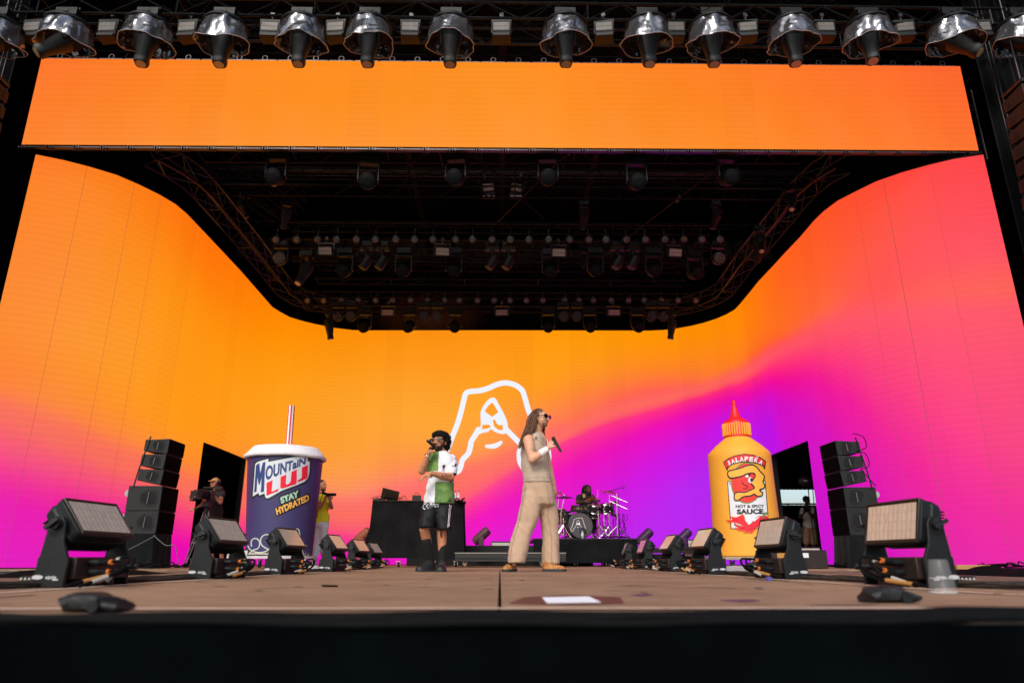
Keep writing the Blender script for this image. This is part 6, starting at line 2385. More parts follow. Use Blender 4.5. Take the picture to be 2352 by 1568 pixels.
def head_prims(mb, c, R, s=1.0):
    P = lambda x, y, z: Vector(c) + R @ Vector((x * s, y * s, z * s))
    E = lambda p, r: mb.ell(P(*p), [q * s for q in r], R)
    E((0, .018, .030), (.074, .094, .088))
    E((0, -.030, -.018), (.064, .066, .082))
    E((0, -.042, -.070), (.046, .048, .040))
    E((0, -.072, -.092), (.026, .022, .018))
    E((.036, -.055, -.030), (.026, .026, .022)); E((-.036, -.055, -.030), (.026, .026, .022))
    E((0, -.083, .030), (.052, .014, .013))
    mb.cap(P(0, -.090, .012), P(0, -.116, -.026), .009 * s, .0135 * s)
    E((.010, -.105, -.029), (.009, .010, .008)); E((-.010, -.105, -.029), (.009, .010, .008))
    E((0, -.093, -.050), (.024, .013, .007)); E((0, -.091, -.061), (.020, .013, .008))
    for k in (-1, 1):
        E((k * .078, .012, -.008), (.010, .020, .032))


def hand_prims(mb, wrist, d, n, curl=40, s=1.0, thumb=1, spread=1.0):
    """palm + five fingers; d = pointing direction, n = back-of-hand normal"""
    wrist, d, n = Vector(wrist), Vector(d).normalized(), Vector(n).normalized()
    sd = d.cross(n).normalized()
    n = sd.cross(d).normalized()
    R = Matrix((sd, n, d)).transposed()
    mb.cap(wrist, wrist + d * .03 * s, .027 * s, .03 * s)
    mb.ell(wrist + d * .055 * s, (.040 * s, .017 * s, .052 * s), R)
    for k, (o, L_) in enumerate(((-.030, .068), (-.010, .078), (.010, .074), (.029, .058))):
        base = wrist + d * .092 * s + sd * o * s
        dd = (d + sd * o * 4 * spread).normalized()
        q = base
        a = 0
        for j, f in enumerate((.45, .32, .23)):
            a += curl * (.8, 1.1, .7)[j] * (1 + .06 * k)
            v = (dd * math.cos(rad(a)) - n * math.sin(rad(a)))
            e = q + v * L_ * f * s
            mb.cap(q, e, (.0098 - .001 * j) * s, (.0090 - .001 * j) * s, 8)
            q = e
    tb = wrist + d * .03 * s + sd * thumb * -.030 * s
    v = (d * .7 - sd * thumb * .65 - n * .35).normalized()
    e = tb + v * .04 * s
    mb.cap(tb, e, .015 * s, .0115 * s, 8)
    v2 = (d * .8 - sd * thumb * .1 - n * (.3 + curl / 90)).normalized()
    mb.cap(e, e + v2 * .032 * s, .011 * s, .009 * s, 8)


def loft(mb, secs, n=28, p=2.4):
    """secs: (centre, half width x, half depth y)"""
    rs = []
    for c, a, b_ in secs:
        r = []
        for k in range(n):
            t = 6.2832 * k / n
            ct, st_ = math.cos(t), math.sin(t)
            r.append(Vector(c) + Vector((a * math.copysign(abs(ct) ** (2 / p), ct), b_ * math.copysign(abs(st_) ** (2 / p), st_), 0)))
        rs.append(r)
    mb.rings(rs)


def person(label, loc):
    t = thing('person', label, 'person', loc)
    return t


def glasses(parent, c, R, s=1.0, w=.030, h=.019, wide=.034, z=.012):
    d = MB()
    for k in (-1, 1):
        T = Matrix.Translation(Vector(c)) @ (R @ Matrix.Rotation(rad(k * 10), 3, 'Z')).to_4x4()
        pts = []
        for q in range(20):
            a = 6.2832 * q / 20
            pts.append((k * wide * s + w * s * math.copysign(abs(math.cos(a)) ** .6, math.cos(a)), z * s + h * s * math.copysign(abs(math.sin(a)) ** .6, math.sin(a))))
        T2 = T @ Matrix(((1, 0, 0, 0), (0, 0, 1, 0), (0, 1, 0, 0), (0, 0, 0, 1)))
        d.prism([(x, y) for x, y in pts], -.118 * s, -.108 * s, T2)
        Tm = Matrix.Translation(Vector(c)) @ R.to_4x4()
        d.tube([Tm @ Vector((k * .064 * s, -.103 * s, (z + .008) * s)), Tm @ Vector((k * .082 * s, -.04 * s, (z + .006) * s)), Tm @ Vector((k * .084 * s, .015 * s, z * s))], .005 * s, 6)
    Tm = Matrix.Translation(Vector(c)) @ R.to_4x4()
    d.tube([Tm @ Vector((-.012 * s, -.112 * s, (z + .004) * s)), Tm @ Vector((0, -.118 * s, (z + .008) * s)), Tm @ Vector((.012 * s, -.112 * s, (z + .004) * s))], .004 * s, 6)
    return wspace(d.build('sunglasses', mat('glossy_black', (.004, .004, .005), .08, spec=.9)), parent)


def mic(label, a, b_, r0=.021, r1=.015):
    """a = head end, b_ = tail end"""
    a, b_ = Vector(a), Vector(b_)
    t = thing('microphone', label, 'microphone', a)
    u = (b_ - a).normalized()
    L_ = (b_ - a).length
    d = MB(); d.ell((0, 0, 0), (r0 * 1.1,) * 3); d.build('grille', mat('mic_grille', (.03, .03, .032), .4, .6), t)
    d = MB(); d.cyl(u * .015, u * .06, r0, r0 * .85, 14); d.cyl(u * .06, u * L_ * .78, r0 * .85, r1, 14); d.cyl(u * L_ * .78, u * L_ * .8, r1 * 1.1, n=14); d.cyl(u * L_ * .8, u * L_, r1 * 1.05, r1 * .8, 14)
    d.build('handle', mat('mic_body', (.012, .018, .018), .4), t)
    return t


def fold(seed, amp=.008, sc=(6, 6, 14)):
    def f(c):
        v = Vector((c.x * sc[0] + seed, c.y * sc[1], c.z * sc[2]))
        w = Vector((c.x * sc[0] * 1.4 + c.z * 9 + seed, c.y * sc[1], c.z * sc[2] * .5))
        return amp * (noise.noise(v) + .8 * (1 - abs(noise.noise(w)) * 3) * .5)
    return f


YS = 8.3
J = lambda x, y, dy=0: at(*c1((x, y)), YS + dy)


def LS(y, xl, xr, ry, dy=0):
    a, b_ = J(xl, y, dy), J(xr, y, dy)
    return ((a + b_) / 2, (b_.x - a.x) / 2, ry)


# ---- right singer: long hair, beige knitted vest, wide trousers
SK1 = skinmat('skin_light', (.60, .32, .205))
BEARD = mat('beard_brown', (.16, .085, .055), .8)
pr_ = person('long-haired person in sunglasses, beige sleeveless vest and wide tan trousers holding a microphone', J(1070, 1440))
hc, hR = J(1100, 240, -.03), RZ(58)
b = MB()
head_prims(b, hc, hR, 1.0)
b.cap(J(1086, 300, .0), J(1066, 375, .02), .056, .064)
b.ell(J(1060, 440, .02), (.15, .13, .17))
b.cap(J(1010, 405, -.16), J(1100, 400, .19), .06, .06)
sh, el, wr = J(1006, 415, -.19), J(1036, 562, -.27), J(1158, 478, -.27)
b.cap(sh, sh.lerp(el, .5), .066, .057); b.cap(sh.lerp(el, .5), el, .057, .046)
b.cap(el, el.lerp(wr, .35), .047, .048); b.cap(el.lerp(wr, .35), wr, .048, .029)
hand_prims(b, wr, J(1200, 410, -.27) - wr, (-.55, -.8, .35), curl=72, s=1.04, thumb=-1)
s2, e2, w2 = J(1112, 410, .22), J(1172, 640, .26), J(1206, 770, .2)
b.cap(s2, e2, .056, .045); b.cap(e2, w2, .045, .029)
hand_prims(b, w2, J(1226, 850, .17) - w2, (.8, -.3, .3), curl=32, s=1.0)
b.cap(J(1065, 700, 0), J(1085, 850, 0), .11, .115)
for a_, c_, dy in (((1015, 920), (885, 1380), -.08), ((1165, 900), (1180, 1400), .08)):
    b.cap(J(*a_, dy), J(*c_, dy), .06, .036)
hcw = Vector(hc)


def p1(c, n):
    l = hR.inverted() @ (c - hcw)
    if l.y < -.045 and -.115 < l.z < -.035 and abs(l.x) < .07:
        if l.y < -.078 and abs(l.x) < .026 and -.068 < l.z < -.046:
            return 2
        return 1 if (l.z < -.066 or (-.046 < l.z < -.036 and l.y < -.085)) else 0
    return 0


body1 = wspace(blob('body', b, [SK1, BEARD, mat('lips', (.42, .16, .12), .5)], None, .0075, 3, paint=p1), pr_)
glasses(pr_, hc, hR, 1.0, w=.031, h=.023)
b = MB()
loft(b, [LS(352, 1020, 1098, .085, .02), LS(368, 990, 1112, .15, .02), LS(392, 968, 1124, .185, .02), LS(440, 956, 1136, .19, .02), LS(500, 948, 1150, .19, .02), LS(560, 950, 1158, .18, .02),
         LS(620, 954, 1166, .18, .02), LS(680, 962, 1184, .19, .02), LS(712, 964, 1190, .195, .02), LS(722, 966, 1184, .185, .02), LS(748, 967, 1188, .185, .02)])
VEST = mat('knit_beige', (.46, .36, .27), .9, var=.14, scale=26, bump=.35, bscale=160, sheen=.2)
f1 = fold(3.1, .011, (3.5, 4, 6))
vest = wspace(blob('vest', b, VEST, None, .011, 4, disp=lambda c: f1(c) * min(1, max(0, (1.95 - c.z) * 2))), pr_)
d = MB()
rg = []
cn = J(1063, 358, .015)
for k in range(24):
    a = 6.2832 * k / 24
    rg.append(cn + Vector((.078 * math.cos(a), .078 * math.sin(a), -.012 * math.cos(a) + .0)))
d.tube(rg, .011, 6, close=True)
wspace(d.build('collar', VEST), pr_)
b = MB()
loft(b, [LS(738, 972, 1180, .165, .01), LS(790, 964, 1198, .175, .01), LS(860, 954, 1212, .18, .01), LS(915, 952, 1216, .16, .01), LS(940, 985, 1185, .10, .01)])
loft(b, [LS(820, 962, 1085, .13, -.02), LS(900, 946, 1108, .14, -.04), LS(960, 936, 1104, .13, -.05), LS(1010, 924, 1093, .125, -.06), LS(1060, 912, 1076, .12, -.06), LS(1120, 892, 1046, .12, -.07), LS(1200, 868, 1020, .12, -.08), LS(1280, 853, 1000, .12, -.09),
         LS(1340, 846, 984, .12, -.10), LS(1370, 846, 978, .12, -.10)])
loft(b, [LS(820, 1085, 1205, .13, .03), LS(900, 1080, 1222, .135, .05), LS(960, 1088, 1234, .125, .06), LS(1010, 1100, 1243, .12, .07), LS(1100, 1108, 1246, .115, .08), LS(1240, 1113, 1248, .115, .08), LS(1382, 1118, 1249, .115, .08)])
TAN = mat('cotton_tan', (.44, .30, .205), .85, var=.1, scale=9, bump=.25, bscale=90, sheen=.15)
f2 = fold(7.7, .011, (9, 7, 3))
trs = wspace(blob('trousers', b, TAN, None, .011, 3, disp=f2), pr_)
tv = bvh([trs])
decal('trouser_seam', [([c1(q) for q in s_], 0) for L_ in ([(985, 790), (955, 930), (935, 1040), (880, 1230), (866, 1350)], [(1150, 770), (1170, 900), (1160, 1000), (1185, 1150), (1190, 1375)]) for s_ in stroke(spline(L_, 4), 3)],
      tv, [mat('seam', (.24, .15, .1), .9)], pr_, .004)
b = MB()
SHO = mat('shoe_orange', (.05, .035, .025), .6, col2=(.62, .24, .04), scale=26)
SOL = mat('shoe_sole', (.02, .024, .024), .6, var=.4, scale=30)


def shoe(parent, heel, toe, w, h, up, sole, nm='shoe', laces=None):
    heel, toe = Vector(heel), Vector(toe)
    d_ = (toe - heel); d_.z = 0
    L_ = d_.length
    ang = math.atan2(d_.y, d_.x)
    T = Matrix.Translation((heel.x, heel.y, 0)) @ Matrix.Rotation(ang, 4, 'Z')
    m_ = MB()
    secs = [(0.0, .55, .50), (.08, .8, .95), (.25, .84, 1.0), (.42, .88, .82), (.6, 1.0, .56), (.8, .98, .44), (.94, .75, .36), (1.0, .35, .22)]
    rs = []
    for u, a, hh in secs:
        rs.append([T @ Vector((u * L_, a * w / 2 * math.cos(6.2832 * k / 16), .018 + h * hh * max(0, math.sin(6.2832 * k / 16)) ** .8)) for k in range(16)])
    m_.rings(rs)
    s_ = wspace(m_.build(nm, up, angle=70), parent)
    m_ = MB()
    rs = []
    for u, a, hh in secs:
        rs.append([T @ Vector((u * L_ * 1.02 - .004, a * (w / 2 + .006) * sx_, z)) for sx_, z in ((-1, .003), (1, .003), (1, .03), (-1, .03))])
    m_.rings(rs)
    so = m_.build('sole', sole); so.parent = s_
    m_ = MB()
    for k in range(4):
        u = .38 + .09 * k
        hh = np.interp(u, [x[0] for x in secs], [x[2] for x in secs])
        m_.tube([T @ Vector((u * L_, w * .33 * math.cos(q), .020 + (h * hh + .004) * math.sin(q) ** .8)) for q in (.75, 1.2, 1.57, 1.94, 2.4)], .005, 5)
    la = m_.build('lace', laces or sole); la.parent = s_
    return s_


g0 = lambda x, dy: Vector((J(x, 1440, dy).x, YS + dy, 0))
shoe(pr_, g0(892, .02), g0(822, -.20), .115, .125, SHO, SOL, laces=BLK)
shoe(pr_, g0(1122, .02), g0(1300, -.06), .105, .11, SHO, SOL, laces=BLK)
# white wrist wrap
d = MB()
wa, wb = el.lerp(wr, .52), el.lerp(wr, 1.0)
d.tube([wa, wa.lerp(wb, .12), wa.lerp(wb, .3), wa.lerp(wb, .35), wa.lerp(wb, .62), wa.lerp(wb, .67), wb], [.045, .0465, .044, .046, .040, .042, .034], 20)
wspace(d.build('wrist_wrap', mat('wrap_white', (.74, .73, .72), .85, var=.08, scale=40, bump=.4, bscale=60)), pr_)
d = MB()
d.tube([J(1085, 372, -.14), J(1100, 410, -.17), J(1112, 440, -.175), J(1120, 412, -.12), J(1128, 385, -.04)], .0016, 4)
wspace(d.build('necklace', mat('gold', (.35, .2, .08), .5, .6)), pr_)
# hair
HAIR1 = mat('hair_brown', (.125, .052, .024), .45, var=.5, scale=30, stretch=(8, 8, 1), spec=.6)
b = MB()
b.ell(hc + hR @ Vector((0, .030, .046)), (.083, .096, .080), hR)
b.ell(hc + hR @ Vector((0, .065, .0)), (.078, .060, .10), hR)
b.ell(hc + hR @ Vector((0, .075, -.09)), (.07, .045, .08), hR)
cap1 = wspace(blob('hair', b, HAIR1, None, .009, 3, disp=lambda c: .004 * noise.noise(c * 40)), pr_)
d = MB()
gA = [(1108, 170), (1050, 182), (1008, 235), (990, 310), (962, 380), (938, 440), (924, 492)]
gB = [(1120, 178), (1084, 215), (1058, 270), (1048, 325), (1030, 372), (995, 400), (958, 470)]
rh = random.Random(3)
for k in range(560):
    u = rh.random() ** .8
    dyy = rh.uniform(-.11, .10)
    end = rh.uniform(.62, 1.0)
    ph, ph2, am = rh.uniform(0, 6.28), rh.uniform(0, 6.28), rh.uniform(.006, .024)
    pts = []
    for (ax, ay), (bx, by), ti in zip(gA, gB, range(7)):
        w = ti / 6
        x, y = ax * (1 - u) + bx * u, ay * (1 - u) + by * u
        bulge = math.sin(min(1, ti / 2.2) * 1.57)
        p = J(x, y, dyy * (.35 + .65 * bulge) - .02 - .1 * (w ** 2) * (1 if dyy < 0 else .2))
        pts.append(p)
    sp = spline([tuple(p) for p in pts], 5)
    sp = sp[:max(8, int(len(sp) * end))]
    n_ = len(sp)
    sp = [Vector(p) + Vector((am * math.sin(i * .62 + ph), am * math.sin(i * .5 + ph2), 0)) * min(1, i / 12) for i, p in enumerate(sp)]
    d.tube(sp, [.0042 * (1 - .75 * (i / n_) ** 2) + .0005 for i in range(n_)], 4)
for k in range(26):
    x0 = rh.uniform(1112, 1136)
    pts = [J(x0 - 6, 280, .07), J(x0, 310, .08), J(x0 + rh.uniform(-8, 6), 340, .08), J(x0 - 4 + rh.uniform(-8, 8), rh.uniform(355, 385), .05)]
    d.tube([Vector(p) + Vector((.006 * math.sin(i + k), 0, 0)) for i, p in enumerate(spline([tuple(p) for p in pts], 5))], .003, 4)
for k in range(3):
    x0 = rh.uniform(1040, 1062)
    pts = [J(1080 + rh.uniform(-10, 10), 190, -.1), J(x0 + 4, 260, -.11), J(x0 - 4, 320, -.12), J(x0 + rh.uniform(-14, 20), 370, -.15), J(x0 + rh.uniform(-10, 40), rh.uniform(385, 415), -.19)]
    d.tube([Vector(p) + Vector((.006 * math.sin(i * .8 + k), 0, 0)) for i, p in enumerate(spline([tuple(p) for p in pts], 5))], [.005] * 12 + [.003] * 9, 4)
wspace(d.build('long_hair', HAIR1, angle=180), pr_)
tk = bvh([body1])
decal('tattoo', [([c1(q) for q in s_], 0) for L_ in ([(1018, 500), (1022, 478), (1036, 474), (1046, 482), (1050, 502)], [(1028, 490), (1034, 484), (1038, 492)]) for s_ in stroke(spline(L_, 3), 2.2)], tk, [mat('ink', (.06, .04, .04), .6)], pr_, .002)
mic('black microphone held at chest height by the long-haired singer', J(1203, 398, -.29), J(1264, 503, -.30))

# ---- left singer
SK2 = skinmat('skin_tan', (.47, .205, .11))
pl_ = person('person with black afro and sunglasses in white and green football shirt and black shorts', J(270, 1440))
hc2, hR2 = J(310, 430, -.02), RZ(-24) @ Matrix.Rotation(rad(-4), 3, 'X')
b = MB()
head_prims(b, hc2, hR2, 1.0)
b.cap(J(318, 480, .01), J(322, 540, .02), .058, .066)
b.ell(J(322, 600, .02), (.16, .12, .18))
b.cap(J(240, 552, .0), J(402, 560, .04), .056, .056)
sh3, el3, wr3 = J(234, 556, -.02), J(172, 652, -.10), J(222, 520, -.19)
b.cap(sh3, el3, .052, .044); b.cap(el3, el3.lerp(wr3, .35), .044, .042); b.cap(el3.lerp(wr3, .35), wr3, .042, .028)
hand_prims(b, wr3, J(250, 458, -.22) - wr3, (-.75, -.55, .2), curl=70, s=.98, thumb=-1)
sh4, el4, wr4 = J(408, 566, .02), J(394, 702, -.10), J(246, 672, -.25)
b.cap(sh4, el4, .056, .047); b.cap(el4, el4.lerp(wr4, .35), .047, .044); b.cap(el4.lerp(wr4, .35), wr4, .044, .028)
hand_prims(b, wr4, J(160, 706, -.30) - wr4, (-.1, -.25, .95), curl=16, s=1.05, thumb=1, spread=1.4)
b.cap(J(320, 720, .02), J(300, 880, .02), .12, .13)
for (h_, k_, a_), dys in ((((245, 900), (190, 1108), (240, 1345)), (0, -.12, .02)), (((345, 900), (326, 1112), (330, 1352)), (0, -.05, -.02))):
    H_, K_, A_ = J(*h_, dys[0]), J(*k_, dys[1]), J(*a_, dys[2])
    b.cap(H_, K_, .085, .058)
    M_ = K_.lerp(A_, .3) + Vector((0, .02, 0))
    b.cap(K_, M_, .056, .056); b.cap(M_, A_, .056, .034)
hw2 = Vector(hc2)
BEARD2 = mat('beard_black', (.018, .010, .008), .85)


def p2(c, n):
    l = hR2.inverted() @ (c - hw2)
    if l.y < .0 and l.z < -.035 and l.z > -.13 and abs(l.x) < .075:
        if l.y < -.078 and abs(l.x) < .024 and -.068 < l.z < -.047:
            return 2
        if l.z < -.058 - .35 * max(0, -l.y - .09) or (-.048 < l.z < -.036 and l.y < -.085) or (abs(l.x) > .048 and l.y > -.06):
            return 1
    return 0


body2 = wspace(blob('body', b, [SK2, BEARD2, mat('lips_dark', (.30, .11, .09), .5)], None, .0075, 3, paint=p2), pl_)
glasses(pl_, hc2, hR2, 1.0, w=.029, h=.017)
# afro
b = MB()
HB = hc2 + hR2 @ Vector((0, .045, .05))
b.ell(HB, (.108, .098, .094), hR2)
b.ell(hc2 + hR2 @ Vector((0, .075, .0)), (.100, .082, .100), hR2)
b.ell(hc2 + hR2 @ Vector((0, .0, .088)), (.095, .090, .045), hR2)
HAIR2 = mat('afro_black', (.008, .006, .006), .85, var=.6, scale=120, bump=1.0, bscale=160)
af = wspace(blob('hair', b, HAIR2, None, .010, 2, disp=lambda c: .012 * noise.noise(c * 26) + .010 * noise.noise(c * 60)), pl_)
d = MB()
co = [v.co.copy() for v in af.data.vertices]
no = [v.normal.copy() for v in af.data.vertices]
for k in range(2600):
    i = rh.randrange(len(co))
    a = co[i]
    n_ = (no[i] + Vector((rh.gauss(0, .5), rh.gauss(0, .5), rh.gauss(0, .5)))).normalized()
    s_ = n_.cross(Vector((rh.gauss(0, 1), rh.gauss(0, 1), rh.gauss(0, 1)))).normalized() * .0035
    e = a + n_ * rh.uniform(.006, .018)
    d.add([a - s_, a + s_, e + s_ * .6 + n_.cross(s_) * .8, e - s_ * .4], [(0, 1, 2, 3)])
wspace(d.build('curls', HAIR2, smooth=False), pl_)
# shirt
b = MB()
loft(b, [LS(500, 286, 360, .07, .02), LS(512, 268, 378, .10, .02), LS(530, 240, 402, .125, .02), LS(556, 224, 428, .14, .02), LS(600, 220, 428, .145, .02), LS(660, 219, 424, .145, .02), LS(720, 216, 420, .14, .02),
         LS(780, 211, 421, .14, .02), LS(840, 200, 424, .145, .02), LS(880, 190, 425, .158, .02), LS(910, 188, 426, .165, .02)])
b.cap(J(240, 560, .0), J(212, 612, -.05), .066, .066)
b.cap(J(405, 568, .02), J(404, 655, -.06), .066, .070)
SW = mat('shirt_white', (.72, .74, .78), .75, var=.05, scale=10, sheen=.1)


def camo():
    m = mat('shirt_green', (.13, .24, .06), .75)
    nt = m.node_tree
    bb = nt.nodes['Principled BSDF']
    tc = nt.nodes.new('ShaderNodeTexCoord')
    v = nt.nodes.new('ShaderNodeTexVoronoi'); v.distance = 'CHEBYCHEV'; v.inputs['Scale'].default_value = 13
    r = nt.nodes.new('ShaderNodeValToRGB')
    r.color_ramp.elements[0].color = (.055, .13, .035, 1); r.color_ramp.elements[1].color = (.19, .34, .08, 1)
    nt.links.new(tc.outputs['Object'], v.inputs['Vector']); nt.links.new(v.outputs['Color'], r.inputs[0]); nt.links.new(r.outputs[0], bb.inputs['Base Color'])
    return m


SG = camo()
SB = mat('shirt_black', (.012, .012, .015), .7)
xa_, xb_ = J(300, 600, -.12).x, J(276, 800, -.12).x
za_, zb2 = J(300, 655, -.12).z, J(300, 738, -.12).z
cuffL = J(404, 672, -.07)


def p3(c, n):
    if c.x > J(385, 600).x and (c - cuffL).length < .10 and c.z < cuffL.z + .0:
        return 2
    if c.z > za_ and c.x < xa_ and c.x > J(222, 600).x:
        return 1
    if c.z < zb2 and c.x > xb_:
        return 1
    return 0


f3 = fold(1.3, .013, (9, 7, 12))
shirt = wspace(blob('football_shirt', b, [SW, SG, SB], None, .0095, 3, disp=lambda c: f3(c) * .9 + .002, paint=p3), pl_)
d = MB()
cn = J(322, 508, .0)
d.tube([cn + Vector((.078 * math.cos(6.2832 * k / 24), .074 * math.sin(6.2832 * k / 24), .03 * math.sin(6.2832 * k / 24) - .012)) for k in range(24)], .0115, 6, close=True)
wspace(d.build('collar', SB), pl_)
ts = bvh([shirt])
INK = mat('print_dark', (.012, .014, .016), .6)
kk = lambda L_: [c1(p) for p in L_]
decal('maker_mark', [(kk([(229, 598), (233, 606), (242, 606), (256, 600), (243, 608), (234, 611), (229, 606)]), 0)], ts, [INK], pl_, .005, step=4)
crest = [(332, 636), (338, 624), (332, 618), (330, 606), (338, 612), (342, 600), (348, 602), (346, 612), (356, 602), (357, 612), (350, 622), (348, 630), (352, 638), (344, 632), (340, 640)]
decal('crest', [(kk(crest), 0)], ts, [INK], pl_, .005, step=4)
word('crest', 'LFC', kk([(330, 653), (352, 653), (352, 644), (330, 644)]), ts, INK, pl_, .02, .005, 6)
decal('sponsor_bars', [(kk([(222, 690), (228, 688), (240, 702), (233, 704)]), 0), (kk([(230, 684), (237, 682), (252, 702), (245, 706)]), 0), (kk([(242, 682), (248, 681), (256, 694), (250, 696)]), 0)], ts, [INK], pl_, .005, step=5)
decal('sleeve_badge', [(kk([(428, 596), (442, 590), (445, 606), (430, 610)]), 0)], ts, [INK], pl_, .005, step=5)
word('sleeve_badge', 'EXPE', kk([(409, 616), (442, 622), (442, 610), (409, 605)]), ts, INK, pl_, .02, .005, 6)
decal('hem_tag', [(kk([(379, 878), (400, 881), (400, 893), (379, 890)]), 0)], ts, [INK], pl_, .005, step=6)
# shorts
b = MB()
loft(b, [LS(885, 202, 412, .115, .02), LS(912, 184, 416, .13, .01), LS(935, 173, 418, .135, .01), LS(985, 162, 414, .135, .0)])
loft(b, [LS(940, 168, 292, .125, -.04), LS(1010, 157, 286, .12, -.08), LS(1060, 154, 278, .115, -.10), LS(1094, 153, 272, .115, -.11)])
loft(b, [LS(940, 272, 416, .13, -.0), LS(1010, 278, 414, .125, -.03), LS(1060, 284, 413, .12, -.04), LS(1114, 290, 413, .12, -.05)])
SHT = mat('shorts_black', (.006, .006, .0075), .62, var=.3, scale=8, spec=.25)
f4 = fold(9.2, .013, (9, 7, 9))
shorts = wspace(blob('shorts', b, SHT, None, .0105, 3, disp=f4), pl_)
tsh = bvh([shorts])
decal('side_stripe', [(kk(s_), 0) for L_, w in (([(389, 915), (381, 1010), (374, 1112)], 4), ([(401, 920), (390, 1010), (382, 1114)], 4)) for s_ in stroke(L_, w)], tsh, [SW], pl_, .005)
word('lettering', 'QUINA', kk([(172, 958), (300, 940), (312, 902), (186, 906)]), tsh, SW, pl_, .0, .005, 8)
word('lettering', 'QUINA', kk([(178, 952), (294, 935), (306, 908), (191, 911)]), tsh, SHT, pl_, -.02, .008, 8)
decal('lettering', [(kk([(172, 920), (182, 900), (316, 905), (302, 915)]), 0)], tsh, [SW], pl_, .0045)
# socks, shoes
SOCK = mat('sock_black', (.006, .006, .007), .9)
b = MB()
A, B = J(207, 1200, -.07), J(241, 1345, .02)
b.cap(A, A.lerp(B, .4), .053, .049); b.cap(A.lerp(B, .4), B, .049, .038); b.cap(B, B + Vector((0, 0, -.05)), .038, .04)
wspace(blob('sock', b, SOCK, None, .009, 2), pl_)
b = MB()
A, B = J(333, 1245, -.02), J(330, 1352, -.02)
b.cap(A, A.lerp(B, .4), .050, .047); b.cap(A.lerp(B, .4), B, .047, .038); b.cap(B, B + Vector((0, 0, -.05)), .038, .04)
wspace(blob('sock', b, SOCK, None, .009, 2), pl_)
SHB = mat('shoe_black', (.010, .010, .011), .5, var=.4, scale=25)
shoe(pl_, g0(272, .06), g0(128, -.10), .105, .12, SHB, SOL)
shoe(pl_, g0(332, .05), g0(314, -.22), .115, .115, SHB, SOL)
tb2 = bvh([body2])
tat = []
for k in range(26):
    cx, cy = 330 + rh.random() * 85, 685 + rh.gauss(0, 9) + (10 if k % 2 else -4)
    r_ = rh.uniform(3, 8)
    a0 = rh.uniform(0, 6)
    tat += [(kk(s_), 0) for s_ in stroke([(cx + r_ * math.cos(a0 + q * .7) * (1 - q * .08), cy + r_ * .8 * math.sin(a0 + q * .7) * (1 - q * .08)) for q in range(7)], 1.8)]
for k in range(10):
    x = 325 + rh.uniform(-10, 14)
    tat += [(kk(s_), 0) for s_ in stroke([(x, 1112 + rh.uniform(0, 20)), (x + rh.uniform(-5, 5), 1140), (x + rh.uniform(-5, 5), 1165 + rh.uniform(-5, 15))], 2.2)]
tat += [(kk(s_), 0) for s_ in stroke([(160, 612), (180, 622), (198, 622)], 2)]
decal('tattoo', tat, tb2, [mat('ink_dark', (.045, .022, .016), .6)], pl_, .002, step=6)
d = MB()
bc_ = el3.lerp(wr3, .93)
Rb = rot_to(wr3 - el3)
d.tube([bc_ + Rb @ Vector((.034 * math.cos(6.2832 * k / 18), .034 * math.sin(6.2832 * k / 18), 0)) for k in range(18)], .005, 6, close=True)
wspace(d.build('bracelet', CHROME), pl_)
mic('black microphone raised to the mouth of the curly-haired singer', J(266, 455, -.25), J(212, 414, -.34))


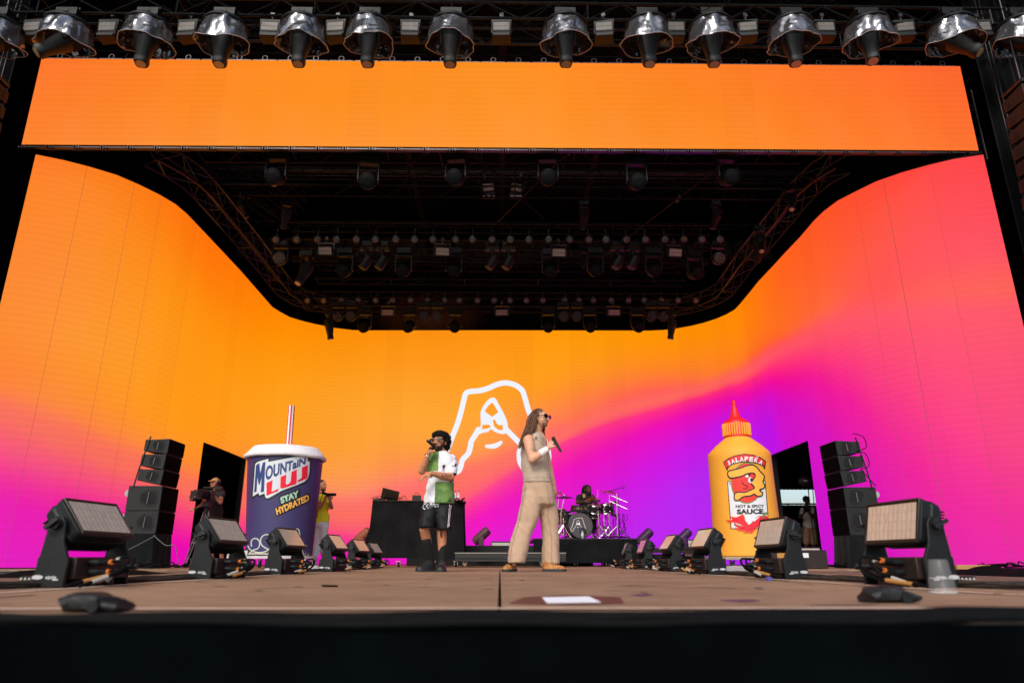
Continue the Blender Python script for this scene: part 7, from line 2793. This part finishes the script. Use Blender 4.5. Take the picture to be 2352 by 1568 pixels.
# ---- crew, seen small
def crew(label, mp, Y, jt, mats_, yaw=0, by=0, s=1.0, voxel=.012, sleeves=.5, trous=1.0, hairf=None, fit=1.12, shoes=True, curl=45):
    Q = {k: at(*mp(v[:2]), Y + (v[2] if len(v) > 2 else 0)) for k, v in jt.items()}
    skin, top_, bot_, shoe_, hair_ = mats_
    t = person(label, (Q['pel'].x, Y, 0 if 'zf' not in jt else Q['zf'].z))
    R, Rb_ = RZ(yaw), RZ(by)
    b = MB()
    head_prims(b, Q['head'], R, s)
    b.cap(Q['head'] + Vector((0, .02, -.08)) * s, Q['neck'], .05 * s, .058 * s)
    b.cap(Q['sL'], Q['sR'], .055 * s, .055 * s)
    mid = (Q['sL'] + Q['sR']) / 2
    b.ell(mid.lerp(Q['pel'], .28), (.155 * s, .11 * s, .2 * s), Rb_)
    b.ell(mid.lerp(Q['pel'], .75), (.14 * s, .11 * s, .2 * s), Rb_)
    for k in 'LR':
        S_, E_, W_, H_ = Q['s' + k], Q['e' + k], Q['w' + k], Q['h' + k]
        b.cap(S_, E_, .050 * s, .041 * s); b.cap(E_, W_, .041 * s, .026 * s)
        hand_prims(b, W_, H_ - W_, Vector((0, -.6, .8)), curl=curl, s=s, thumb=1 if k == 'L' else -1)
        if 'k' + k in Q:
            b.cap(Q['p' + k], Q['k' + k], .08 * s, .054 * s); b.cap(Q['k' + k], Q['k' + k].lerp(Q['a' + k], .35), .052 * s, .053 * s); b.cap(Q['k' + k].lerp(Q['a' + k], .35), Q['a' + k], .053 * s, .034 * s)
    wspace(blob('body', b, skin, None, voxel * .8, 2), t)
    b = MB()
    b.cap(Q['sL'], Q['sR'], .064 * s, .064 * s)
    b.ell(mid.lerp(Q['pel'], .28), (.155 * s * fit, .11 * s * fit, .21 * s), Rb_)
    b.ell(mid.lerp(Q['pel'], .80), (.145 * s * fit, .115 * s * fit, .2 * s), Rb_)
    for k in 'LR':
        b.cap(Q['s' + k], Q['s' + k].lerp(Q['e' + k], sleeves), .064 * s, .060 * s)
    wspace(blob('t_shirt', b, top_, None, voxel, 3, disp=fold(Y, .008, (6, 5, 7))), t)
    if 'kL' in Q:
        b = MB()
        b.ell(Q['pel'] + Vector((0, 0, .02)), (.155 * s, .12 * s, .13 * s), Rb_)
        for k in 'LR':
            if trous > .9:
                b.cap(Q['p' + k], Q['k' + k], .096 * s, .075 * s); b.cap(Q['k' + k], Q['k' + k].lerp(Q['a' + k], .92), .075 * s, .062 * s)
            else:
                b.cap(Q['p' + k], Q['p' + k].lerp(Q['k' + k], trous), .1 * s, .09 * s)
        wspace(blob('trousers' if trous > .9 else 'shorts', b, bot_, None, voxel, 3, disp=fold(Y + 3, .008, (6, 5, 6))), t)
        if shoes:
            for k in 'LR':
                a = Q['a' + k]
                f_ = Rb_ @ Vector((0, -1, 0)) if 'f' + k not in Q else (Q['f' + k] - a)
                f_.z = 0
                f_.normalize()
                shoe(t, Vector((a.x, a.y, 0)) - f_ * .07, Vector((a.x, a.y, 0)) + f_ * .19, .1, .1, shoe_, SOL)
    if hairf:
        hairf(t, Q, R, s)
    for e in (-1, 1):
        pass
    return t, Q


def short_hair(m, up=.012, beard=None):
    def f(t, Q, R, s):
        b = MB()
        b.ell(Q['head'] + R @ Vector((0, .03, .048)) * s, [q * s for q in (.078, .092, .080)], R)
        wspace(blob('hair', b, m, None, .01, 2, disp=lambda c: .004 * noise.noise(c * 50)), t)
        if beard:
            b = MB()
            b.ell(Q['head'] + R @ Vector((0, -.052, -.078)) * s, [q * s for q in (.05, .046, .036)], R)
            wspace(blob('beard', b, beard, None, .009, 2), t)
    return f


BLKT = mat('tee_black', (.009, .009, .011), .85, var=.3, scale=8)
# camera operator in the left doorway
c2 = lambda p: (57.4 + p[0] * .293, 918.8 + p[1] * .293)


def cap_phones(t, Q, R, s):
    b = MB()
    b.ell(Q['head'] + R @ Vector((0, .015, .055)), (.086, .1, .065), R)
    b.ell(Q['head'] + R @ Vector((0, -.11, .045)), (.065, .07, .012), R @ Matrix.Rotation(rad(12), 3, 'X'))
    wspace(blob('cap', b, mat('cap_tan', (.42, .23, .1), .8), None, .01, 2), t)
    d = MB()
    for k in (-1, 1):
        d.cyl(Q['head'] + R @ Vector((k * .078, .01, -.01)), Q['head'] + R @ Vector((k * .112, .01, -.01)), .045, n=14)
    d.tube([Q['head'] + R @ Vector((.105 * math.cos(a), .01, .0 + .14 * math.sin(a))) for a in np.linspace(0, math.pi, 12)], .010, 6)
    wspace(d.build('headphones', BLK), t)


crew('person in black tee, tan cap and headphones behind the tripod camera', c2, 14.9,
     dict(head=(1490, 652), neck=(1498, 708), sL=(1440, 726, -.05), sR=(1545, 722, .05), eL=(1395, 815, -.2), wL=(1340, 848, -.3), hL=(1322, 850, -.32), eR=(1532, 800, -.25), wR=(1480, 748, -.32), hR=(1466, 722, -.34),
          pel=(1492, 925), pL=(1465, 950), pR=(1520, 950), kL=(1462, 1110), kR=(1535, 1110), aL=(1466, 1262), aR=(1545, 1262)),
     (skinmat('skin_ruddy', (.42, .19, .11)), BLKT, BLKT, SHB, BLK), yaw=-25, by=-15, trous=.85, hairf=cap_phones)
Yt = 14.45
K2 = lambda x, y, dy=0: at(*c2((x, y)), Yt + dy)
t = thing('tripod', 'tall tripod carrying the video camera at the left doorway', 'tripod', (K2(1425, 860).x, Yt, 0))
o0 = Vector(t.location)
apex = K2(1425, 850) - o0
for k, (x, dy) in enumerate(((1250, -.25), (1310, .3), (1450, -.1))):
    f_ = K2(x, 1290, dy) - o0; f_.z = 0.02
    d = MB()
    for s_ in (-.03, .03):
        d.cyl(apex + Vector((s_, 0, 0)), f_ + Vector((s_ * .7, 0, 0)), .013, n=6)
    for w in (.3, .6):
        p = apex.lerp(f_, w)
        d.box(p, (.09, .03, .03))
    d.build('leg', mat('tripod_grey', (.12, .11, .11), .4, .4), t)
d = MB(); d.cyl(apex + Vector((0, 0, -.1)), apex + Vector((0, 0, .05)), .05); d.box(apex + Vector((0, 0, .08)), (.12, .2, .08)); d.cyl(apex + Vector((-.02, 0, .05)), K2(1325, 850, -.2) - o0, .012); d.build('tripod_head', BLK, t)
t = thing('video_camera', 'broadcast video camera on the tripod at the left doorway', 'camera', K2(1432, 738))
d = MB(); d.box((-.12, .02, 0), (.30, .16, .18)); d.box((.04, .0, .0), (.16, .16, .15)); d.box((-.28, .02, -.03), (.1, .14, .2)); d.box((0, .02, .14), (.22, .03, .03)); d.cyl((-.08, .02, .09), (-.08, .02, .14), .01); d.cyl((.09, .02, .09), (.09, .02, .14), .01)
d.build('body', BLK2, t, bevel=.01)
d = MB()
Rl = Matrix.Rotation(rad(-35), 4, 'Z')
d.cyl(Rl @ Vector((.06, -.04, .0)), Rl @ Vector((.1, -.24, .0)), .075, .09, 18); d.build('lens_barrel', BLK, t)
d = MB(); d.cyl(Rl @ Vector((.1, -.235, 0)), Rl @ Vector((.101, -.243, 0)), .075, n=18); d.build('front_glass', LENS, t)
d = MB(); d.box((.20, .02, .12), (.14, .1, .09)); d.build('viewfinder', BLK, t, bevel=.008)
for k in range(6):
    d = MB(); d.box((-.32 + .05 * k, -.075, rnd.uniform(-.12, .06)), (.04, .02, .03)); d.build('side_button', mat('red_brown', (.14, .05, .035), .5), t)

# person in yellow behind the cup
CR = skinmat('skin_mid', (.46, .22, .13))


def strap_hair(t, Q, R, s):
    short_hair(mat('hair_dark', (.02, .012, .01), .8), beard=mat('beard_dark', (.04, .022, .016), .85))(t, Q, R, s)
    d = MB()
    d.tube([Q['neck'] + Vector((-.06, -.06, .03)), Q['neck'] + Vector((-.04, -.14, -.15)), Q['neck'] + Vector((.0, -.16, -.33)), Q['neck'] + Vector((.03, -.14, -.15)), Q['neck'] + Vector((.05, -.06, .02))], .005, 5)
    d.box(Q['neck'] + Vector((-.02, -.18, -.42)), (.05, .03, .16))
    wspace(d.build('lanyard', BLK), t)


crew('person in bright yellow tee and white trousers filming with a camcorder beside the giant cup', c3, 14.3,
     dict(head=(812, 716), neck=(806, 772), sL=(775, 800, .05), sR=(848, 806, -.05), eL=(800, 890, -.22), wL=(830, 845, -.3), hL=(846, 800, -.32), eR=(890, 896, -.1), wR=(880, 840, -.3), hR=(874, 795, -.32),
          pel=(806, 1040), pL=(785, 1060), pR=(826, 1060, -.05), kL=(775, 1200), kR=(815, 1200), aL=(738, 1352, -.1), aR=(845, 1352, .1), fL=(700, 1352, -.25), fR=(930, 1352, 0)),
     (CR, mat('tee_yellow', (.80, .72, .02), .75, var=.05, scale=8), mat('trouser_white', (.70, .71, .74), .8, var=.06, scale=8), SHB, BLK), yaw=55, by=30, hairf=strap_hair)
p = at(*c3((872, 788)), 13.95)
t = thing('camcorder', 'small black camcorder held up by the person in yellow', 'camera', p)
d = MB(); d.box((.02, 0, 0), (.15, .06, .055)); d.cyl((.09, 0, .0), (.13, 0, 0), .03, n=14); d.build('body', BLK, t, bevel=.008)
d = MB(); d.cyl((.125, 0, 0), (.132, 0, 0), .026, n=14); d.build('lens', LENS, t)
d = MB(); d.box((-.09, -.05, .02), (.09, .012, .05), R=Matrix.Rotation(rad(15), 3, 'Y')); d.build('flip_screen', BLK, t)

# photographer beyond the right doorway
c6 = lambda p: (1751.4 + p[0] * .21967, 976.2 + p[1] * .21967)
SKD = skinmat('skin_deep', (.06, .028, .018))


def curly(t, Q, R, s):
    b = MB()
    b.ell(Q['head'] + R @ Vector((0, .03, .05)), (.095, .105, .09), R)
    wspace(blob('hair', b, HAIR2, None, .012, 1, disp=lambda c: .014 * noise.noise(c * 30)), t)


crew('person in pale tee and tan shorts taking photos beyond the right doorway', c6, 19.0,
     dict(head=(462, 790), neck=(466, 850), sL=(415, 885, 0), sR=(525, 880, .0), eL=(395, 965, -.15), wL=(425, 925, -.35), hL=(448, 900, -.38), eR=(530, 960, -.15), wR=(490, 920, -.35), hR=(470, 898, -.38),
          pel=(490, 1085), pL=(462, 1105), pR=(520, 1105), kL=(458, 1240), kR=(535, 1240), aL=(462, 1405), aR=(540, 1405)),
     (SKD, mat('tee_cream', (.45, .42, .40), .8), mat('shorts_tan', (.30, .17, .10), .8), SHB, BLK), yaw=-10, by=0, trous=.85, hairf=curly)
t = thing('photo_camera', 'black stills camera held by the person beyond the right doorway', 'camera', at(*c6((462, 880)), 18.55))
d = MB(); d.box((0, 0, 0), (.15, .07, .1)); d.box((0, 0, .06), (.05, .05, .04)); d.build('body', BLK, t, bevel=.008)
d = MB(); d.cyl((0, -.03, 0), (0, -.16, -.01), .042, .048, 16); d.build('lens', BLK, t)
t = thing('microphone_stand', 'spare boom microphone stand hung with a dark cover in the right doorway', 'stand', (at(*c6((480, 700)), 17.6).x, 17.6, 0))
o0 = Vector(t.location)
q6 = lambda x, y: at(*c6((x, y)), 17.6) - o0
d = MB(); d.cyl(q6(470, 600), Vector((q6(520, 1100).x, 0, .25)), .012); d.cyl(q6(515, 560), Vector((q6(565, 1200).x, 0, .1)), .01); d.build('pole', BLK, t)
d = MB()
for a in (.3, 2.4, 4.5):
    d.cyl((q6(525, 1100).x, 0, .3), (q6(525, 1100).x + .35 * math.cos(a), .35 * math.sin(a), .01), .01)
d.build('leg', BLK, t)
d = MB(); d.ell(q6(450, 585), (.19, .12, .13)); cv = d.build('cover', mat('violet_black', (.012, .004, .018), .6), t)
bmw = glyph_bm('SHURE', [c6((432, 582)), c6((474, 587)), c6((474, 576)), c6((432, 570))], .03)
lb_ = _press('printed_name', bmw, None, [PW2], None, 0, 0, Yflat=17.46)
lb_.parent = t; lb_.location = -o0

# drummer
def dreads(t, Q, R, s):
    b = MB()
    b.ell(Q['head'] + R @ Vector((0, .035, .045)), (.088, .10, .088), R)
    wspace(blob('hair', b, HAIR2, None, .010, 1, disp=lambda c: .008 * noise.noise(c * 50)), t)
    d = MB()
    for k in range(46):
        x0 = rh.uniform(500, 560)
        ln = rh.uniform(500, 565)
        pts = [at(*c4((x0 + 35, 350)), 17.12), at(*c4((x0 + 4, 400)), 17.12 + rh.uniform(-.08, .1)), at(*c4((x0 - 4, 450)), 17.1 + rh.uniform(-.1, .1)), at(*c4((x0 + rh.uniform(-25, 25), ln)), 17.05 + rh.uniform(-.14, .08))]
        d.tube(spline([tuple(p) for p in pts], 4), .009, 5)
    wspace(d.build('dreadlocks', HAIR2), t)
    d = MB()
    for k in range(9):
        x0 = rh.uniform(512, 545)
        d.tube([at(*c4((x0, 490)), 16.93), at(*c4((x0 + 5, 520)), 16.9), at(*c4((x0 + 12, rh.uniform(540, 560))), 16.88)], .009, 5)
    wspace(d.build('bleached_tip', mat('hair_gold', (.38, .2, .06), .7)), t)
    b = MB()
    b.ell(Q['head'] + R @ Vector((0, -.055, -.085)), (.056, .05, .045), R)
    wspace(blob('beard', b, HAIR2, None, .009, 2), t)


dr_, Qd = crew('seated drummer with dreadlocks and beard in a black tee, a watch on the wrist', c4, 17.05,
     dict(head=(598, 425, -.02), neck=(585, 505), sL=(455, 535, 0), sR=(660, 540, 0), eL=(428, 625, -.1), wL=(575, 604, -.3), hL=(640, 612, -.34), eR=(720, 640, -.1), wR=(712, 600, -.3), hR=(752, 590, -.36),
          pel=(560, 760, .05), pL=(520, 775), pR=(600, 775), kL=(470, 800, -.35), kR=(680, 800, -.35), aL=(480, 1100, -.25), aR=(690, 1100, -.25), zf=(560, 1180)),
     (SKD, BLKT, BLKT, SHB, BLK), yaw=22, by=8, s=1.03, hairf=dreads, shoes=False, curl=75)
d = MB()
w_ = Qd['eL'].lerp(Qd['wL'], .94)
Rb = rot_to(Qd['wL'] - Qd['eL'])
d.tube([w_ + Rb @ Vector((.033 * math.cos(6.2832 * k / 14), .033 * math.sin(6.2832 * k / 14), 0)) for k in range(14)], .008, 6, close=True)
d.box(w_ + Vector((0, -.035, 0)), (.035, .015, .035))
wspace(d.build('watch', CHROME), dr_)
for k in 'LR':
    a = Qd['a' + k]
    b = MB(); b.ell((a.x, a.y - .08, zR + .045), (.05, .13, .045))
    wspace(b.build('shoe', SHB), dr_)
d = MB(); A, B = at(*c4((742, 600)), 16.75), at(*c4((748, 418)), 16.8); d.cyl(A, B, .008, .005)
tag(d.build('drumstick', mat('stick_wood', (.45, .28, .15), .6)), 'wooden drumstick pointing up from the drummer hand', 'drumstick')
t = thing('drum_stool', 'round black stool under the drummer', 'stool', (Qd['pel'].x, 17.12, zR))
hs = Qd['pel'].z - .12 - zR
d = MB(); d.lathe([(.001, hs - .08), (.17, hs - .07), (.18, hs - .03), (.16, hs), (.001, hs)], 24); d.build('seat', BLK, t)
d = MB(); d.cyl((0, 0, .1), (0, 0, hs - .08), .02); d.build('post', CHROME, t)
for k in range(3):
    d = MB(); d.cyl((0, 0, .25), (.25 * math.cos(2.1 * k), .25 * math.sin(2.1 * k), .01), .012); d.build('leg', CHROME, t)

# slightly glowing drift of stage smoke over the far truss
m = bpy.data.materials.new('thin_smoke')
m.use_nodes = True
nt = m.node_tree
nt.nodes.remove(nt.nodes['Principled BSDF'])
vp = nt.nodes.new('ShaderNodeVolumePrincipled')
tc = nt.nodes.new('ShaderNodeTexCoord')
gr = nt.nodes.new('ShaderNodeTexGradient'); gr.gradient_type = 'SPHERICAL'
ns = nt.nodes.new('ShaderNodeTexNoise'); ns.inputs['Scale'].default_value = 1.6; ns.inputs['Detail'].default_value = 3
mu = nt.nodes.new('ShaderNodeMath'); mu.operation = 'MULTIPLY'
m3 = nt.nodes.new('ShaderNodeMath'); m3.operation = 'MULTIPLY'; m3.inputs[1].default_value = .16
nt.links.new(tc.outputs['Object'], gr.inputs[0]); nt.links.new(tc.outputs['Object'], ns.inputs['Vector'])
nt.links.new(gr.outputs['Fac'], mu.inputs[0]); nt.links.new(ns.outputs[0], mu.inputs[1]); nt.links.new(mu.outputs[0], m3.inputs[0]); nt.links.new(m3.outputs[0], vp.inputs['Density'])
vp.inputs['Color'].default_value = (1, .75, .5, 1)
nt.links.new(vp.outputs[0], nt.nodes['Material Output'].inputs['Volume'])
d = MB(); d.ell((0, 0, 0), (1, 1, 1), n=20, m=12)
sm_ = d.build('smoke', m)
sm_.location = at(985, 725, 20.3)
sm_.scale = (2.0, .9, .9)
tag(sm_, 'thin orange-lit smoke drifting under the farthest truss', 'smoke', kind='stuff')
